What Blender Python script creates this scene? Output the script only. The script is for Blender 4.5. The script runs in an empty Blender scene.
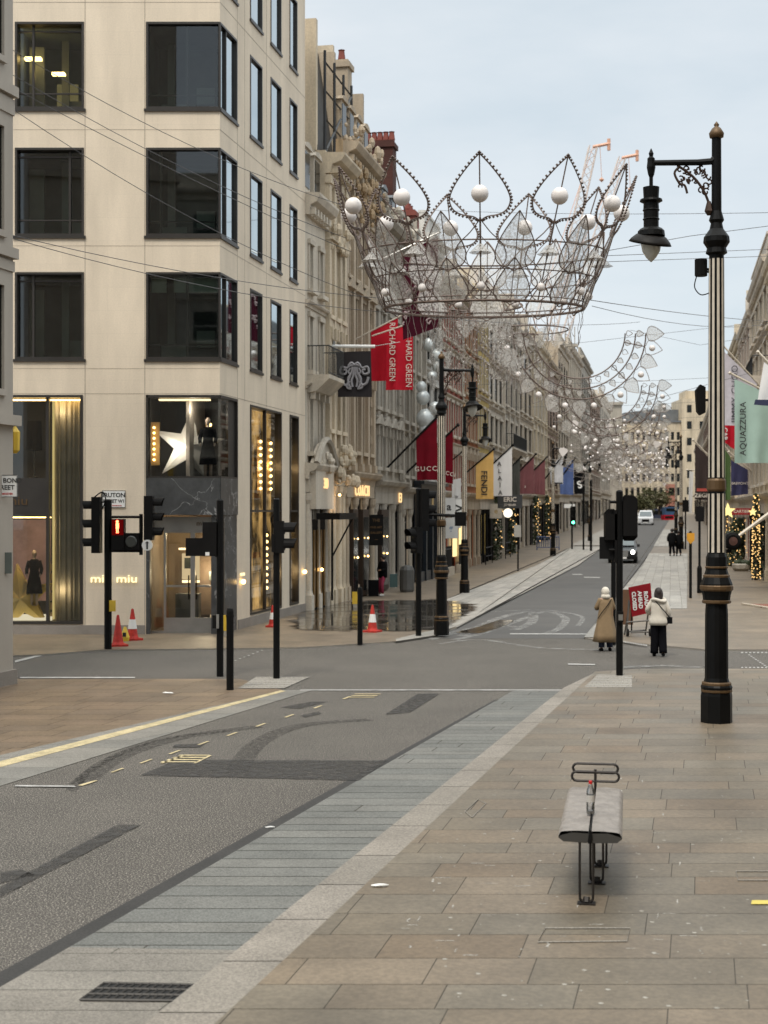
import bpy, math, random
from math import sin, cos, pi, radians as R
from mathutils import Vector as V, Matrix
rnd = random.Random(7)
C = bpy.context.scene.collection
H, F, HZ = 3.3, 1480.0, 512.0
# ---------------------------------------------------------------- terrain and pixel helpers
def gz(Y):
    return 0.0 if Y < 90 else (0.0139*(Y-90) if Y < 320 else 3.2)
def GD(py, z=0.0):
    k = (py-HZ)/F
    d = (H-z)/k if k > 1e-6 else 1e9
    if d > 90: d = (H-z+1.251)/(k+0.0139)
    return min(d, 320)
def G(px, py, z=0.0):
    d = GD(py, z)
    return V(((px-384)/F*d, d, gz(d)+z))
def W(px, py, d):
    return V(((px-384)/F*d, d, H-(py-HZ)/F*d))
S = 0.1946
PX0, PY0 = -4.38, 39.5
def tL(px):
    k = (px-384)/F
    return (PY0*k-PX0)/(S-k)
def dL(px): return PY0+tL(px)
def dR(px): return 4.56/((px-384)/F-S)
def LP(t, out=0.0, z=0.0):
    return V((PX0+S*t+out*0.9816, PY0+t-out*0.191, z))
AL = math.atan2(1, S)
# ---------------------------------------------------------------- materials
MATS = {}
def newmat(name):
    m = bpy.data.materials.new(name); m.use_nodes = True
    nt = m.node_tree; nt.nodes.clear()
    return m, nt
def nd(nt, t, **kw):
    n = nt.nodes.new(t)
    for k, v in kw.items():
        if k in n.inputs: n.inputs[k].default_value = v
        else: setattr(n, k, v)
    return n
def c4(c): return (c[0], c[1], c[2], 1.0)
def mat(name, col, rough=0.7, metal=0.0, var=0.25, scale=1.5, bump=0.0, bscale=30, spec=0.5, col2=None, streak=False, attr=False, fine=0.0, fscale=60, joints=None):
    if name in MATS: return MATS[name]
    m, nt = newmat(name); L = nt.links
    out = nd(nt, 'ShaderNodeOutputMaterial'); b = nd(nt, 'ShaderNodeBsdfPrincipled')
    L.new(b.outputs[0], out.inputs[0])
    b.inputs['Roughness'].default_value = rough; b.inputs['Metallic'].default_value = metal
    b.inputs['Specular IOR Level'].default_value = spec
    tc = nd(nt, 'ShaderNodeTexCoord')
    n1 = nd(nt, 'ShaderNodeTexNoise', Scale=scale, Detail=6.0, Roughness=0.62)
    src = tc.outputs['Object']
    if streak:
        mp = nd(nt, 'ShaderNodeMapping'); mp.inputs['Scale'].default_value = (1, 1, 0.22)
        L.new(src, mp.inputs[0]); L.new(mp.outputs[0], n1.inputs['Vector'])
    else: L.new(src, n1.inputs['Vector'])
    mr = nd(nt, 'ShaderNodeMapRange'); mr.inputs[1].default_value = 0.3; mr.inputs[2].default_value = 0.72
    L.new(n1.outputs['Fac'], mr.inputs[0])
    mx = nd(nt, 'ShaderNodeMix', data_type='RGBA')
    c2 = col2 if col2 else tuple(x*(1-var) for x in col)
    mx.inputs[6].default_value = c4(c2); mx.inputs[7].default_value = c4(tuple(min(1, x*(1+var*0.3)) for x in col))
    L.new(mr.outputs[0], mx.inputs[0]); cur = mx.outputs[2]
    if attr:
        at = nd(nt, 'ShaderNodeAttribute', attribute_name='Col')
        mu = nd(nt, 'ShaderNodeMix', data_type='RGBA', blend_type='MULTIPLY'); mu.inputs[0].default_value = 1
        L.new(cur, mu.inputs[6]); L.new(at.outputs['Color'], mu.inputs[7]); cur = mu.outputs[2]
    if fine > 0:
        n2 = nd(nt, 'ShaderNodeTexNoise', Scale=fscale, Detail=3.0, Roughness=0.8); L.new(src, n2.inputs['Vector'])
        m2 = nd(nt, 'ShaderNodeMapRange'); m2.inputs[1].default_value = 0.39; m2.inputs[2].default_value = 0.61
        m2.inputs[3].default_value = 1-fine; m2.inputs[4].default_value = 1+fine
        L.new(n2.outputs['Fac'], m2.inputs[0])
        mu = nd(nt, 'ShaderNodeVectorMath', operation='MULTIPLY'); L.new(cur, mu.inputs[0]); L.new(m2.outputs[0], mu.inputs[1]); cur = mu.outputs[0]
    if joints:
        bw, bh, bc, jc, ms, vr = joints   # brick width, height, second colour, joint colour, mortar size
        xyz = nd(nt, 'ShaderNodeSeparateXYZ'); L.new(src, xyz.inputs[0])
        ad = nd(nt, 'ShaderNodeMath', operation='ADD'); L.new(xyz.outputs[0], ad.inputs[0]); L.new(xyz.outputs[1], ad.inputs[1])
        cb = nd(nt, 'ShaderNodeCombineXYZ'); L.new(ad.outputs[0], cb.inputs[0]); L.new(xyz.outputs[2], cb.inputs[1])
        br = nd(nt, 'ShaderNodeTexBrick'); br.inputs['Scale'].default_value = 1
        br.inputs['Brick Width'].default_value = bw; br.inputs['Row Height'].default_value = bh; br.inputs['Mortar Size'].default_value = ms
        br.inputs['Color1'].default_value = (1, 1, 1, 1); br.inputs['Color2'].default_value = (vr, vr, vr, 1); br.inputs['Mortar'].default_value = (jc, jc, jc, 1)
        L.new(cb.outputs[0], br.inputs['Vector'])
        mu = nd(nt, 'ShaderNodeMix', data_type='RGBA', blend_type='MULTIPLY'); mu.inputs[0].default_value = 1
        L.new(cur, mu.inputs[6]); L.new(br.outputs['Color'], mu.inputs[7]); cur = mu.outputs[2]
    L.new(cur, b.inputs['Base Color'])
    if bump > 0:
        n3 = nd(nt, 'ShaderNodeTexNoise', Scale=bscale, Detail=4.0); L.new(src, n3.inputs['Vector'])
        bp = nd(nt, 'ShaderNodeBump', Strength=bump, Distance=0.02); L.new(n3.outputs['Fac'], bp.inputs['Height']); L.new(bp.outputs[0], b.inputs['Normal'])
    MATS[name] = m; return m
def emat(name, col, s):
    if name in MATS: return MATS[name]
    m, nt = newmat(name); out = nd(nt, 'ShaderNodeOutputMaterial'); e = nd(nt, 'ShaderNodeEmission')
    e.inputs[0].default_value = c4(col); e.inputs[1].default_value = s
    nt.links.new(e.outputs[0], out.inputs[0]); MATS[name] = m; return m
def glass(name, tint=(0.55, 0.6, 0.6), base=0.06, rough=0.02):
    m, nt = newmat(name); L = nt.links
    out = nd(nt, 'ShaderNodeOutputMaterial'); t = nd(nt, 'ShaderNodeBsdfTransparent'); g = nd(nt, 'ShaderNodeBsdfGlossy')
    t.inputs[0].default_value = c4(tint); g.inputs['Roughness'].default_value = rough; g.inputs[0].default_value = (0.9, 0.93, 0.95, 1)
    fr = nd(nt, 'ShaderNodeFresnel'); fr.inputs[0].default_value = 1.6
    ad = nd(nt, 'ShaderNodeMath', operation='ADD', use_clamp=True); ad.inputs[1].default_value = base
    mx = nd(nt, 'ShaderNodeMixShader'); L.new(fr.outputs[0], ad.inputs[0]); L.new(ad.outputs[0], mx.inputs[0])
    L.new(t.outputs[0], mx.inputs[1]); L.new(g.outputs[0], mx.inputs[2]); L.new(mx.outputs[0], out.inputs[0])
    MATS[name] = m; return m
# ---------------------------------------------------------------- mesh builder
class MB:
    def __init__(s): s.v = []; s.f = []; s.c = []; s.mi = []; s.cur = 0; s.sm = False; s.smf = []
    def add(s, vs, fs, col=None):
        o = len(s.v); s.v += [tuple(p) for p in vs]
        for f in fs:
            s.f.append(tuple(i+o for i in f)); s.c.append(col or (1, 1, 1)); s.mi.append(s.cur); s.smf.append(s.sm)
        return s
    def box(s, x0, x1, y0, y1, z0, z1, M=None, col=None):
        vs = [V((x, y, z)) for x in (x0, x1) for y in (y0, y1) for z in (z0, z1)]
        if M: vs = [M @ p for p in vs]
        return s.add(vs, [(0, 1, 3, 2), (4, 6, 7, 5), (0, 4, 5, 1), (2, 3, 7, 6), (0, 2, 6, 4), (1, 5, 7, 3)], col)
    def quad(s, a, b, c, d, col=None): return s.add([a, b, c, d], [(0, 1, 2, 3)], col)
    def prism(s, pts, y0, y1, M=None, col=None):       # pts (x,z) polygon extruded in y
        n = len(pts); vs = [V((x, y0, z)) for x, z in pts]+[V((x, y1, z)) for x, z in pts]
        if M: vs = [M @ p for p in vs]
        fs = [tuple(range(n)), tuple(range(2*n-1, n-1, -1))]+[(i, i+n, (i+1) % n+n, (i+1) % n) for i in range(n)]
        return s.add(vs, fs, col)
    def sweep_x(s, prof, x0, x1):                       # prof (y,z) polygon extruded along x
        n = len(prof); vs = [(x0, y, z) for y, z in prof]+[(x1, y, z) for y, z in prof]
        return s.add(vs, [tuple(range(n)), tuple(range(2*n-1, n-1, -1))]+[(i, i+n, (i+1) % n+n, (i+1) % n) for i in range(n)])
    def sweep_z(s, pts, z0, z1):
        n = len(pts); vs = [(x, y, z0) for x, y in pts]+[(x, y, z1) for x, y in pts]
        return s.add(vs, [tuple(range(n)), tuple(range(2*n-1, n-1, -1))]+[(i, i+n, (i+1) % n+n, (i+1) % n) for i in range(n)])
    def lathe(s, prof, n=12, cx=0, cy=0, M=None):       # prof (r,z)
        vs = []
        for r, z in prof:
            for i in range(n):
                a = 2*pi*i/n; p = V((cx+r*cos(a), cy+r*sin(a), z)); vs.append(M @ p if M else p)
        fs = []
        for j in range(len(prof)-1):
            for i in range(n):
                k = (i+1) % n; fs.append((j*n+i, j*n+k, (j+1)*n+k, (j+1)*n+i))
        fs.append(tuple(range(n-1, -1, -1))); fs.append(tuple(range((len(prof)-1)*n, len(prof)*n)))
        return s.add(vs, fs)
    def sphere(s, c, r, n=10, m=6, sc=(1, 1, 1)):
        prof = [(max(1e-4, r*sin(pi*j/m)), -r*cos(pi*j/m)) for j in range(m+1)]
        M = Matrix.Translation(c) @ Matrix.Diagonal((sc[0], sc[1], sc[2], 1))
        return s.lathe(prof, n, M=M)
    def octa(s, c, r):
        c = V(c); vs = [c+V(d)*r for d in ((1, 0, 0), (-1, 0, 0), (0, 1, 0), (0, -1, 0), (0, 0, 1), (0, 0, -1))]
        return s.add(vs, [(0, 2, 4), (2, 1, 4), (1, 3, 4), (3, 0, 4), (2, 0, 5), (1, 2, 5), (3, 1, 5), (0, 3, 5)])
    def tube(s, pts, r, n=6, closed=False):
        pts = [V(p) for p in pts]; N = len(pts); vs = []; fs = []
        rs = r if isinstance(r, (list, tuple)) else [r]*N
        up = None
        for i, p in enumerate(pts):
            if closed: t = pts[(i+1) % N]-pts[i-1]
            else: t = pts[min(i+1, N-1)]-pts[max(i-1, 0)]
            if t.length < 1e-9: t = V((0, 0, 1))
            t.normalize()
            if up is None: up = V((0, 0, 1)) if abs(t.z) < 0.9 else V((0, 1, 0))
            a = t.cross(up)
            if a.length < 1e-5: a = t.cross(V((1, 0, 0)))
            a.normalize(); b = a.cross(t).normalized(); up = b
            for k in range(n):
                q = 2*pi*k/n; vs.append(p+a*cos(q)*rs[i]+b*sin(q)*rs[i])
        for i in range(N if closed else N-1):
            j = (i+1) % N
            for k in range(n):
                l = (k+1) % n; fs.append((i*n+k, i*n+l, j*n+l, j*n+k))
        if not closed: fs.append(tuple(range(n-1, -1, -1))); fs.append(tuple(range((N-1)*n, N*n)))
        return s.add(vs, fs)
    def loft(s, rings, cap=True):
        n = len(rings[0]); vs = [p for r_ in rings for p in r_]; fs = []
        for j in range(len(rings)-1):
            for i in range(n):
                k = (i+1) % n; fs.append((j*n+i, j*n+k, (j+1)*n+k, (j+1)*n+i))
        if cap: fs.append(tuple(range(n-1, -1, -1))); fs.append(tuple(range((len(rings)-1)*n, len(rings)*n)))
        return s.add(vs, fs)
    def mesh(s, name, mats, smooth=False, attr=False):
        me = bpy.data.meshes.new(name); me.from_pydata(s.v, [], s.f)
        for m in (mats if isinstance(mats, (list, tuple)) else [mats]): me.materials.append(m)
        if isinstance(mats, (list, tuple)) and len(mats) > 1: me.polygons.foreach_set('material_index', s.mi)
        if attr:
            ca = me.color_attributes.new('Col', 'FLOAT_COLOR', 'CORNER'); arr = []
            for f, c in zip(s.f, s.c): arr += [c[0], c[1], c[2], 1.0]*len(f)
            ca.data.foreach_set('color', arr)
        if smooth: me.polygons.foreach_set('use_smooth', [True]*len(s.f))
        elif any(s.smf): me.polygons.foreach_set('use_smooth', s.smf)
        me.update()
        return me
    def obj(s, name, mats, parent=None, loc=(0, 0, 0), rz=0, smooth=False, attr=False):
        o = bpy.data.objects.new(name, s.mesh(name, mats, smooth, attr)); C.objects.link(o)
        o.parent = parent; o.location = loc; o.rotation_euler = (0, 0, rz); return o
def inst(o, parent, loc, rz=0):
    c = o.copy(); C.objects.link(c); c.parent = parent; c.location = loc; c.rotation_euler = (0, 0, rz); return c
def tag(o, label=None, cat=None, group=None, kind=None):
    if label: o['label'] = label
    if cat: o['category'] = cat
    if group: o['group'] = group
    if kind: o['kind'] = kind
    return o
def E(name, label, cat, loc=(0, 0, 0), rz=0, group=None, sc=1.0):
    o = bpy.data.objects.new(name, None); C.objects.link(o); o.location = loc; o.rotation_euler = (0, 0, rz); o.scale = (sc, sc, sc)
    o.empty_display_size = 0.1
    return tag(o, label, cat, group)
def copy_tree(o, parent=None):
    c = o.copy(); C.objects.link(c); c.parent = parent
    for ch in list(o.children): copy_tree(ch, c)
    return c
def text(s, x, z, size, m, parent=None, y=0.0, ang=0.0, ext=0.004, name='lettering', loc=(0, 0, 0), rz=0, sx=1.0, bold=0.0, spacing=1.0):
    cu = bpy.data.curves.new('t', 'FONT'); cu.body = s; cu.size = size; cu.align_x = 'CENTER'; cu.align_y = 'CENTER'; cu.extrude = ext; cu.offset = bold; cu.resolution_u = 3
    cu.space_character = spacing
    o = bpy.data.objects.new('t', cu); C.objects.link(o); bpy.context.view_layer.update()
    dg = bpy.context.evaluated_depsgraph_get(); me = bpy.data.meshes.new_from_object(o.evaluated_get(dg))
    bpy.data.objects.remove(o); me.name = name
    ca, sa = cos(ang), sin(ang)
    for v in me.vertices:
        a, b, e = v.co.x*sx, v.co.y, v.co.z
        v.co = (x+a*ca-b*sa, y-e, z+a*sa+b*ca)
    me.materials.clear(); me.materials.append(m)
    ob = bpy.data.objects.new(name, me); C.objects.link(ob); ob.parent = parent; ob.location = loc; ob.rotation_euler = (0, 0, rz)
    return ob
def spline(pts, n=6, closed=False):
    P = [V(p) for p in pts]; N = len(P); out = []
    for i in range(N if closed else N-1):
        g = (lambda k: P[k % N]) if closed else (lambda k: P[max(0, min(N-1, k))])
        a, b, c, d = g(i-1), g(i), g(i+1), g(i+2)
        for j in range(n):
            t = j/n; out.append(0.5*((2*b)+(c-a)*t+(2*a-5*b+4*c-d)*t*t+(3*b-3*c+d-a)*t**3))
    if not closed: out.append(P[-1])
    return out
# ---------------------------------------------------------------- materials used
cream = mat('modern_limestone', (0.73, 0.625, 0.49), 0.8, var=0.17, scale=1.3, fine=0.04, fscale=25, bump=0.05, streak=True, joints=(1.2, 0.62, 0, 0.93, 0.006, 0.975))
jointm = mat('joint_dark', (0.40, 0.34, 0.27), 0.9)
blackm = mat('black_paint', (0.007, 0.007, 0.007), 0.42, var=0.3, spec=0.12)
blackr = mat('black_matt', (0.009, 0.0085, 0.0085), 0.6, spec=0.1)
bronze = mat('dark_bronze', (0.045, 0.04, 0.036), 0.4, metal=0.3)
goldp = mat('gold_paint', (0.12, 0.07, 0.03), 0.5, metal=0.4)
creamp = mat('cream_paint', (0.62, 0.55, 0.45), 0.5, var=0.2, scale=6)
white = mat('white_paint', (0.78, 0.78, 0.76), 0.5, var=0.08)
whitec = mat('white_cloth', (0.72, 0.71, 0.70), 0.8, var=0.08)
steel = mat('brushed_steel', (0.45, 0.45, 0.44), 0.35, metal=0.8)
darkglass = mat('dark_pane', (0.016, 0.018, 0.018), 0.12, var=0.5, scale=0.4, spec=0.22)
glassc = glass('clear_pane', (0.78, 0.82, 0.80), 0.03)
glassm = glass('tinted_pane', (0.66, 0.76, 0.71), 0.03)
def veil(name, col, tr):
    m, nt = newmat(name); L = nt.links; out = nd(nt, 'ShaderNodeOutputMaterial'); t = nd(nt, 'ShaderNodeBsdfTransparent'); d_ = nd(nt, 'ShaderNodeBsdfPrincipled'); d_.inputs['Base Color'].default_value = c4(col); d_.inputs['Roughness'].default_value = .5
    tc = nd(nt, 'ShaderNodeTexCoord'); n = nd(nt, 'ShaderNodeTexNoise', Scale=22.0, Detail=3.0); L.new(tc.outputs['Object'], n.inputs[0]); mr = nd(nt, 'ShaderNodeMapRange'); mr.inputs[1].default_value = .35; mr.inputs[2].default_value = .65; mr.inputs[3].default_value = max(0, tr-.3); mr.inputs[4].default_value = min(1, tr+.3)
    L.new(n.outputs['Fac'], mr.inputs[0]); mx = nd(nt, 'ShaderNodeMixShader'); L.new(mr.outputs[0], mx.inputs[0]); L.new(d_.outputs[0], mx.inputs[1]); L.new(t.outputs[0], mx.inputs[2]); L.new(mx.outputs[0], out.inputs[0]); MATS[name] = m; return m
leafglass = veil('mesh_leaf', (.50, .48, .45), .5)
coated = mat('coated_pane', (.50, .58, .62), .03, metal=1.0, var=.1)
wirem = mat('rusty_wire', (0.15, 0.105, 0.085), 0.5, metal=0.3, var=0.4, scale=10)
wirel = mat('pale_wire', (0.24, 0.20, 0.175), 0.5, var=0.3, scale=10)
globem = mat('globe_white', (0.74, 0.69, 0.66), 0.5, var=0.06)
redm = mat('red_cloth', (0.50, 0.012, 0.028), 0.75, var=0.2, spec=.15)
maroon = mat('maroon_cloth', (0.15, 0.005, 0.013), 0.8, var=0.25, spec=.1)
orange = mat('orange_plastic', (0.52, 0.03, 0.018), 0.6, var=0.45, scale=9)
yellowm = mat('yellow_paint', (0.75, 0.5, 0.05), 0.5)
warm = emat('warm_bulb', (1.0, 0.62, 0.22), 6.0)
warm2 = emat('warm_strip', (1.0, 0.72, 0.38), 2.2)
warmlow = emat('warm_glow', (1.0, 0.70, 0.42), 0.55)
coolw = emat('cool_bulb', (1.0, 0.93, 0.86), 1.0)
redl = emat('red_signal', (1.0, 0.05, 0.03), 6.0)
greenl = emat('green_signal', (0.1, 1.0, 0.5), 6.0)
headl = emat('headlight', (1.0, 0.97, 0.9), 9.0)

def trace(name, col, tr, scale=6.0, rough=.85):
    m = veil(name, col, tr); nt = m.node_tree
    for n in nt.nodes:
        if n.type == 'TEX_NOISE': n.inputs['Scale'].default_value = scale; n.inputs['Detail'].default_value = 6
        if n.type == 'BSDF_PRINCIPLED': n.inputs['Roughness'].default_value = rough
    return m

def speckle(m, light, scale, lo, hi, amt):
    nt = m.node_tree; L = nt.links; b = [n for n in nt.nodes if n.type == 'BSDF_PRINCIPLED'][0]; src = b.inputs['Base Color'].links[0].from_socket
    tc = nd(nt, 'ShaderNodeTexCoord'); n = nd(nt, 'ShaderNodeTexNoise', Scale=scale, Detail=2.0, Roughness=.7); L.new(tc.outputs['Object'], n.inputs[0])
    mr = nd(nt, 'ShaderNodeMapRange'); mr.inputs[1].default_value = lo; mr.inputs[2].default_value = hi; mr.inputs[4].default_value = amt; L.new(n.outputs['Fac'], mr.inputs[0])
    mx = nd(nt, 'ShaderNodeMix', data_type='RGBA'); L.new(mr.outputs[0], mx.inputs[0]); L.new(src, mx.inputs[6]); mx.inputs[7].default_value = c4(light); L.new(mx.outputs[2], b.inputs['Base Color'])
# ================================================================ GROUND
def clip(poly, a, b, c):      # keep a*x+b*y<=c
    out = []
    for i in range(len(poly)):
        p, q = poly[i], poly[(i+1) % len(poly)]
        fp, fq = a*p[0]+b*p[1]-c, a*q[0]+b*q[1]-c
        if fp <= 0: out.append(p)
        if (fp < 0 < fq) or (fq < 0 < fp):
            t = fp/(fp-fq); out.append((p[0]+(q[0]-p[0])*t, p[1]+(q[1]-p[1])*t))
    return out
def emit(mb, poly, z, col=None):
    for lo, hi in ((-1e5, 90), (90, 320), (320, 1e5)):
        p = clip(clip(poly, 0, 1, hi), 0, -1, -lo)
        if len(p) >= 3:
            ar = abs(sum(p[i][0]*p[(i+1) % len(p)][1]-p[(i+1) % len(p)][0]*p[i][1] for i in range(len(p))))
            if ar < 1e-4: continue
            ar2 = sum(p[i][0]*p[(i+1) % len(p)][1]-p[(i+1) % len(p)][0]*p[i][1] for i in range(len(p)))
            if ar2 < 0: p = p[::-1]
            mb.add([(x, y, gz(y)+z) for x, y in p], [tuple(range(len(p)))], col)
def sheet(name, polys, z, m, label=None, skirt=0.0):
    mb = MB()
    for p in polys:
        p = [(q[0], q[1]) for q in p]; emit(mb, p, z)
        if skirt:
            for i in range(len(p)):
                a, b = p[i], p[(i+1) % len(p)]
                mb.quad((a[0], a[1], gz(a[1])+z), (b[0], b[1], gz(b[1])+z), (b[0], b[1], gz(b[1])+z-skirt), (a[0], a[1], gz(a[1])+z-skirt))
    return tag(mb.obj(name, m), label, kind='structure')
def pave(name, poly, z, m, pal, row, lens, dx=S, dy=1.0, gap=0.005, base=None, skirt=0.06, seed=1, along=False, skew=True):
    rr = random.Random(seed); poly = [(q[0], q[1]) for q in poly]
    ax, ay = (1.0, 0.0) if skew else (dy, -dx)
    det = ax*dy-ay*dx
    def uv(x, y): return ((x*dy-y*dx)/det, (ax*y-ay*x)/det)
    us = [uv(*p) for p in poly]; u0, u1 = min(u for u, v in us), max(u for u, v in us); v0, v1 = min(v for u, v in us), max(v for u, v in us)
    def xy(u, v): return (ax*u+dx*v, ay*u+dy*v)
    mb = MB(); g = gap
    def cell(a0, a1, b0, b1):
        q = [xy(a0+g, b0+g), xy(a1-g, b0+g), xy(a1-g, b1-g), xy(a0+g, b1-g)]
        p = poly
        ar = sum(q[i][0]*q[(i+1) % 4][1]-q[(i+1) % 4][0]*q[i][1] for i in range(4))
        sg = 1 if ar > 0 else -1
        for i in range(4):
            (x0, y0), (x1, y1) = q[i], q[(i+1) % 4]
            nx, ny = sg*(y1-y0), -sg*(x1-x0)
            p = clip(p, nx, ny, nx*x0+ny*y0)
            if len(p) < 3: return
        c = pal[rr.randrange(len(pal))]; k = rr.uniform(0.93, 1.06)
        emit(mb, p, z, (c[0]*k, c[1]*k, c[2]*k))
    if along:
        u = u0-rr.random()*row
        while u < u1:
            v = v0-rr.random()*lens[1]
            while v < v1:
                l = rr.uniform(*lens); cell(u, u+row, v, v+l); v += l
            u += row
    else:
        v = v0-rr.random()*row
        while v < v1:
            h = row*rr.choice((0.85, 1.0, 1.0, 1.2)) if not isinstance(row, tuple) else rr.uniform(*row)
            if h*0 == 0:
                u = u0-rr.random()*lens[1]
                while u < u1:
                    l = rr.uniform(*lens); cell(u, u+l, v, v+h); u += l
            v += h
    o = tag(mb.obj(name, m, attr=True), kind='structure')
    if base:
        b2 = MB(); emit(b2, poly, z-0.004)
        for i in range(len(poly)):
            a, b = poly[i], poly[(i+1) % len(poly)]
            b2.quad((a[0], a[1], gz(a[1])+z-0.004), (b[0], b[1], gz(b[1])+z-0.004), (b[0], b[1], gz(b[1])+z-skirt), (a[0], a[1], gz(a[1])+z-skirt))
        tag(b2.obj(name+'_bedding', base), kind='structure')
    return o
jd = mat('joint_grit', (0.075, 0.066, 0.056), 0.95, var=0.3, scale=4)
asph = mat('asphalt_coarse', (0.062, 0.055, 0.047), 0.9, var=0.35, scale=0.5, fine=0.7, fscale=70, bump=0.3, bscale=60); speckle(asph, (.36, .325, .28), 58, .55, .61, .8)
asph_far = mat('asphalt_smooth', (0.082, 0.077, 0.071), 0.72, var=0.25, scale=0.4, fine=0.2, fscale=30)
asph_dk = mat('asphalt_dark', (0.030, 0.028, 0.026), 0.8, var=0.3, scale=1.2, fine=0.3, fscale=40)
york = mat('york_stone', (0.86, 0.77, 0.665), 0.5, var=0.36, scale=0.9, attr=True, fine=0.14, fscale=18, bump=0.08, bscale=14)
gran = mat('granite_paving', (0.82, 0.80, 0.765), 0.75, var=0.25, scale=1.1, attr=True, fine=0.3, fscale=55)
line_w = mat('road_white', (0.42, 0.41, 0.39), 0.75, var=0.5, scale=5, fine=0.3)
line_y = mat('road_yellow', (0.52, 0.43, 0.25), 0.8, var=0.45, scale=4, fine=0.25)
granl = mat('granite_flat', (0.27, 0.25, 0.22), 0.72, var=0.2, scale=1, fine=0.25, fscale=70)
earth = mat('ground_far', (0.10, 0.095, 0.09), 0.9)
sheet('ground', [[(-900, -200), (900, -200), (900, 1600), (-900, 1600)]], -0.03, earth)
sheet('road', [[(-60, 2), (70, 2), (110, 330), (-60, 330)]], 0.0, asph)
# far carriageway
cl = lambda Y: 2.13+0.2016*(Y-42.2)
cr = lambda Y: 5.13+0.204*(Y-38.2)
sheet('carriageway', [[(cl(38.6)-0.4, 38.6), (cr(38.6), 38.6), (cr(320), 320), (cl(320), 320)]], 0.004, asph_far)
YP = [(0.20, 0.172, 0.134), (0.185, 0.168, 0.136), (0.20, 0.177, 0.142), (0.178, 0.165, 0.138), (0.19, 0.156, 0.115), (0.19, 0.178, 0.15), (0.225, 0.197, 0.158), (0.185, 0.162, 0.128)]
YF = [tuple(x*k for x in (0.19, 0.172, 0.150)) for k in (0.93, 1, 1.06)]
P = lambda px, py, z=0.0: tuple(G(px, py, z)[:2])
# right near footway
k0 = lambda y: 564-1.23*(y-690); k1 = lambda y: 595-1.064*(y-674); k2 = lambda y: 514-1.728*(y-690.5)
pave('footway', [P(k1(1600), 1600), P(k1(674), 674), P(640, 671), (24, GD(671)), (24, 4.4)], 0.05, york, YP, 0.5, (0.7, 1.45), dx=0.215, gap=.004, base=jd, seed=3)
GP = [(0.275, 0.252, 0.222), (0.295, 0.27, 0.24), (0.28, 0.255, 0.225)]
pave('kerb', [P(k0(1600), 1600), P(k0(690), 690), P(k1(676), 676), P(k1(1600), 1600)], 0.047, gran, GP, 1.1, (3, 4), dx=0.266, gap=.009, base=jd, seed=4)
BP = [(0.18, 0.183, 0.174), (0.165, 0.171, 0.164), (0.192, 0.194, 0.183), (0.172, 0.177, 0.168)]
pave('loading_strip', [P(k2(948), 948), P(514, 690.5), P(564, 690.5), P(k0(951), 951)], 0.006, gran, BP, 0.34, (1.8, 3.2), dx=0.266, gap=0.008, base=jd, seed=5, skirt=0.02)
pave('gutter_granite', [P(k2(1600), 1600), P(k2(948), 948), P(k0(951), 951), P(k0(1600), 1600)], 0.006, gran, [(0.25, 0.232, 0.206), (0.235, 0.22, 0.197)], 0.42, (2.2, 3.2), dx=0.266, gap=0.004, base=jd, seed=6, skirt=0.02)
# dark gutter line beside the strip
sheet('gutter_line', [[P(k2(1500)-55, 1500), P(k2(990)-28, 990), P(k2(800)-13, 800), P(k2(700)-3, 700), P(k2(700), 700), P(k2(1500), 1500)]], 0.003, asph_dk)
# left near footway and yellow-lined strip
u1 = lambda x: 755.6-x*65.1/284; u2 = lambda x: 779.6-x*89.1/312
pave('footway_left', [P(-1500, 1100), P(-700, 690), P(16, 679), P(240, 679), P(284, 690.5), P(0, 755.6)], 0.004, york, [(0.20, 0.16, 0.123), (0.185, 0.152, 0.12), (0.21, 0.17, 0.128)], 0.6, (0.6, 1.1), dx=0.266, base=jd, seed=8, skirt=0.01)
pave('kerb_strip', [P(-1500, u1(-1500)), P(284, 690.5), P(312, 690.5), P(-1500, u2(-1500)+40)], 0.007, gran, [(0.25, 0.24, 0.22), (0.225, 0.22, 0.205)], 0.8, (3, 4), dx=0.6, base=jd, seed=9, skirt=0.012)
def strip(pts, z, m, name, w0=None):
    return sheet(name, [pts], z, m)
mark = MB()
def mk(*pp, z=0.011): emit(mark, [P(*p) for p in pp], z)
mk((-200, 815), (0, 762), (281, 690.8), (286, 691.6), (0, 768), (-200, 823))
mk((78, 786), (95, 781), (98, 781.4), (82, 786.6)); 
for i in range(9):
    x = 110+i*29; y = 773-i*9.2
    w = 15-i*0.8
    mk((x, y), (x+w*0.8, y-w*0.29), (x+w*.8+2.5, y-w*0.27), (x+2.5, y+0.3))
for k in range(4): mk((160+k*6, 763-k*2.2), (196+k*4, 763-k*2.2), (198+k*4, 762-k*2.2), (162+k*6, 762-k*2.2))
mk((160, 764), (163, 764), (186, 756), (183, 756)); mk((193, 764), (196, 764), (212, 756), (209, 756))
for k in range(3): mk((348+k*3, 698-k*1.6), (374+k*3, 698-k*1.6), (375+k*3, 697.4-k*1.6), (349+k*3, 697.4-k*1.6))
tag(mark.obj('yellow_line', line_y), kind='structure')
wm = MB()
def wk(*pp, z=0.013): emit(wm, [P(*p) for p in pp], z)
wk((15, 786), (74, 786.6), (76, 788), (15, 787.4))
wk((20, 677.5), (135, 677.5), (135, 678.8), (20, 678.8)); wk((15, 661), (42, 654.5), (47, 655), (15, 663))
wk((300, 690.2), (562, 690.2), (562, 691.1), (300, 691.1))
for i in range(15): wk((230+i*4.4, 663-i*1.7), (232+i*4.4, 663-i*1.7), (232.3+i*4.4, 662.4-i*1.7), (230.3+i*4.4, 662.4-i*1.7))
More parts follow.
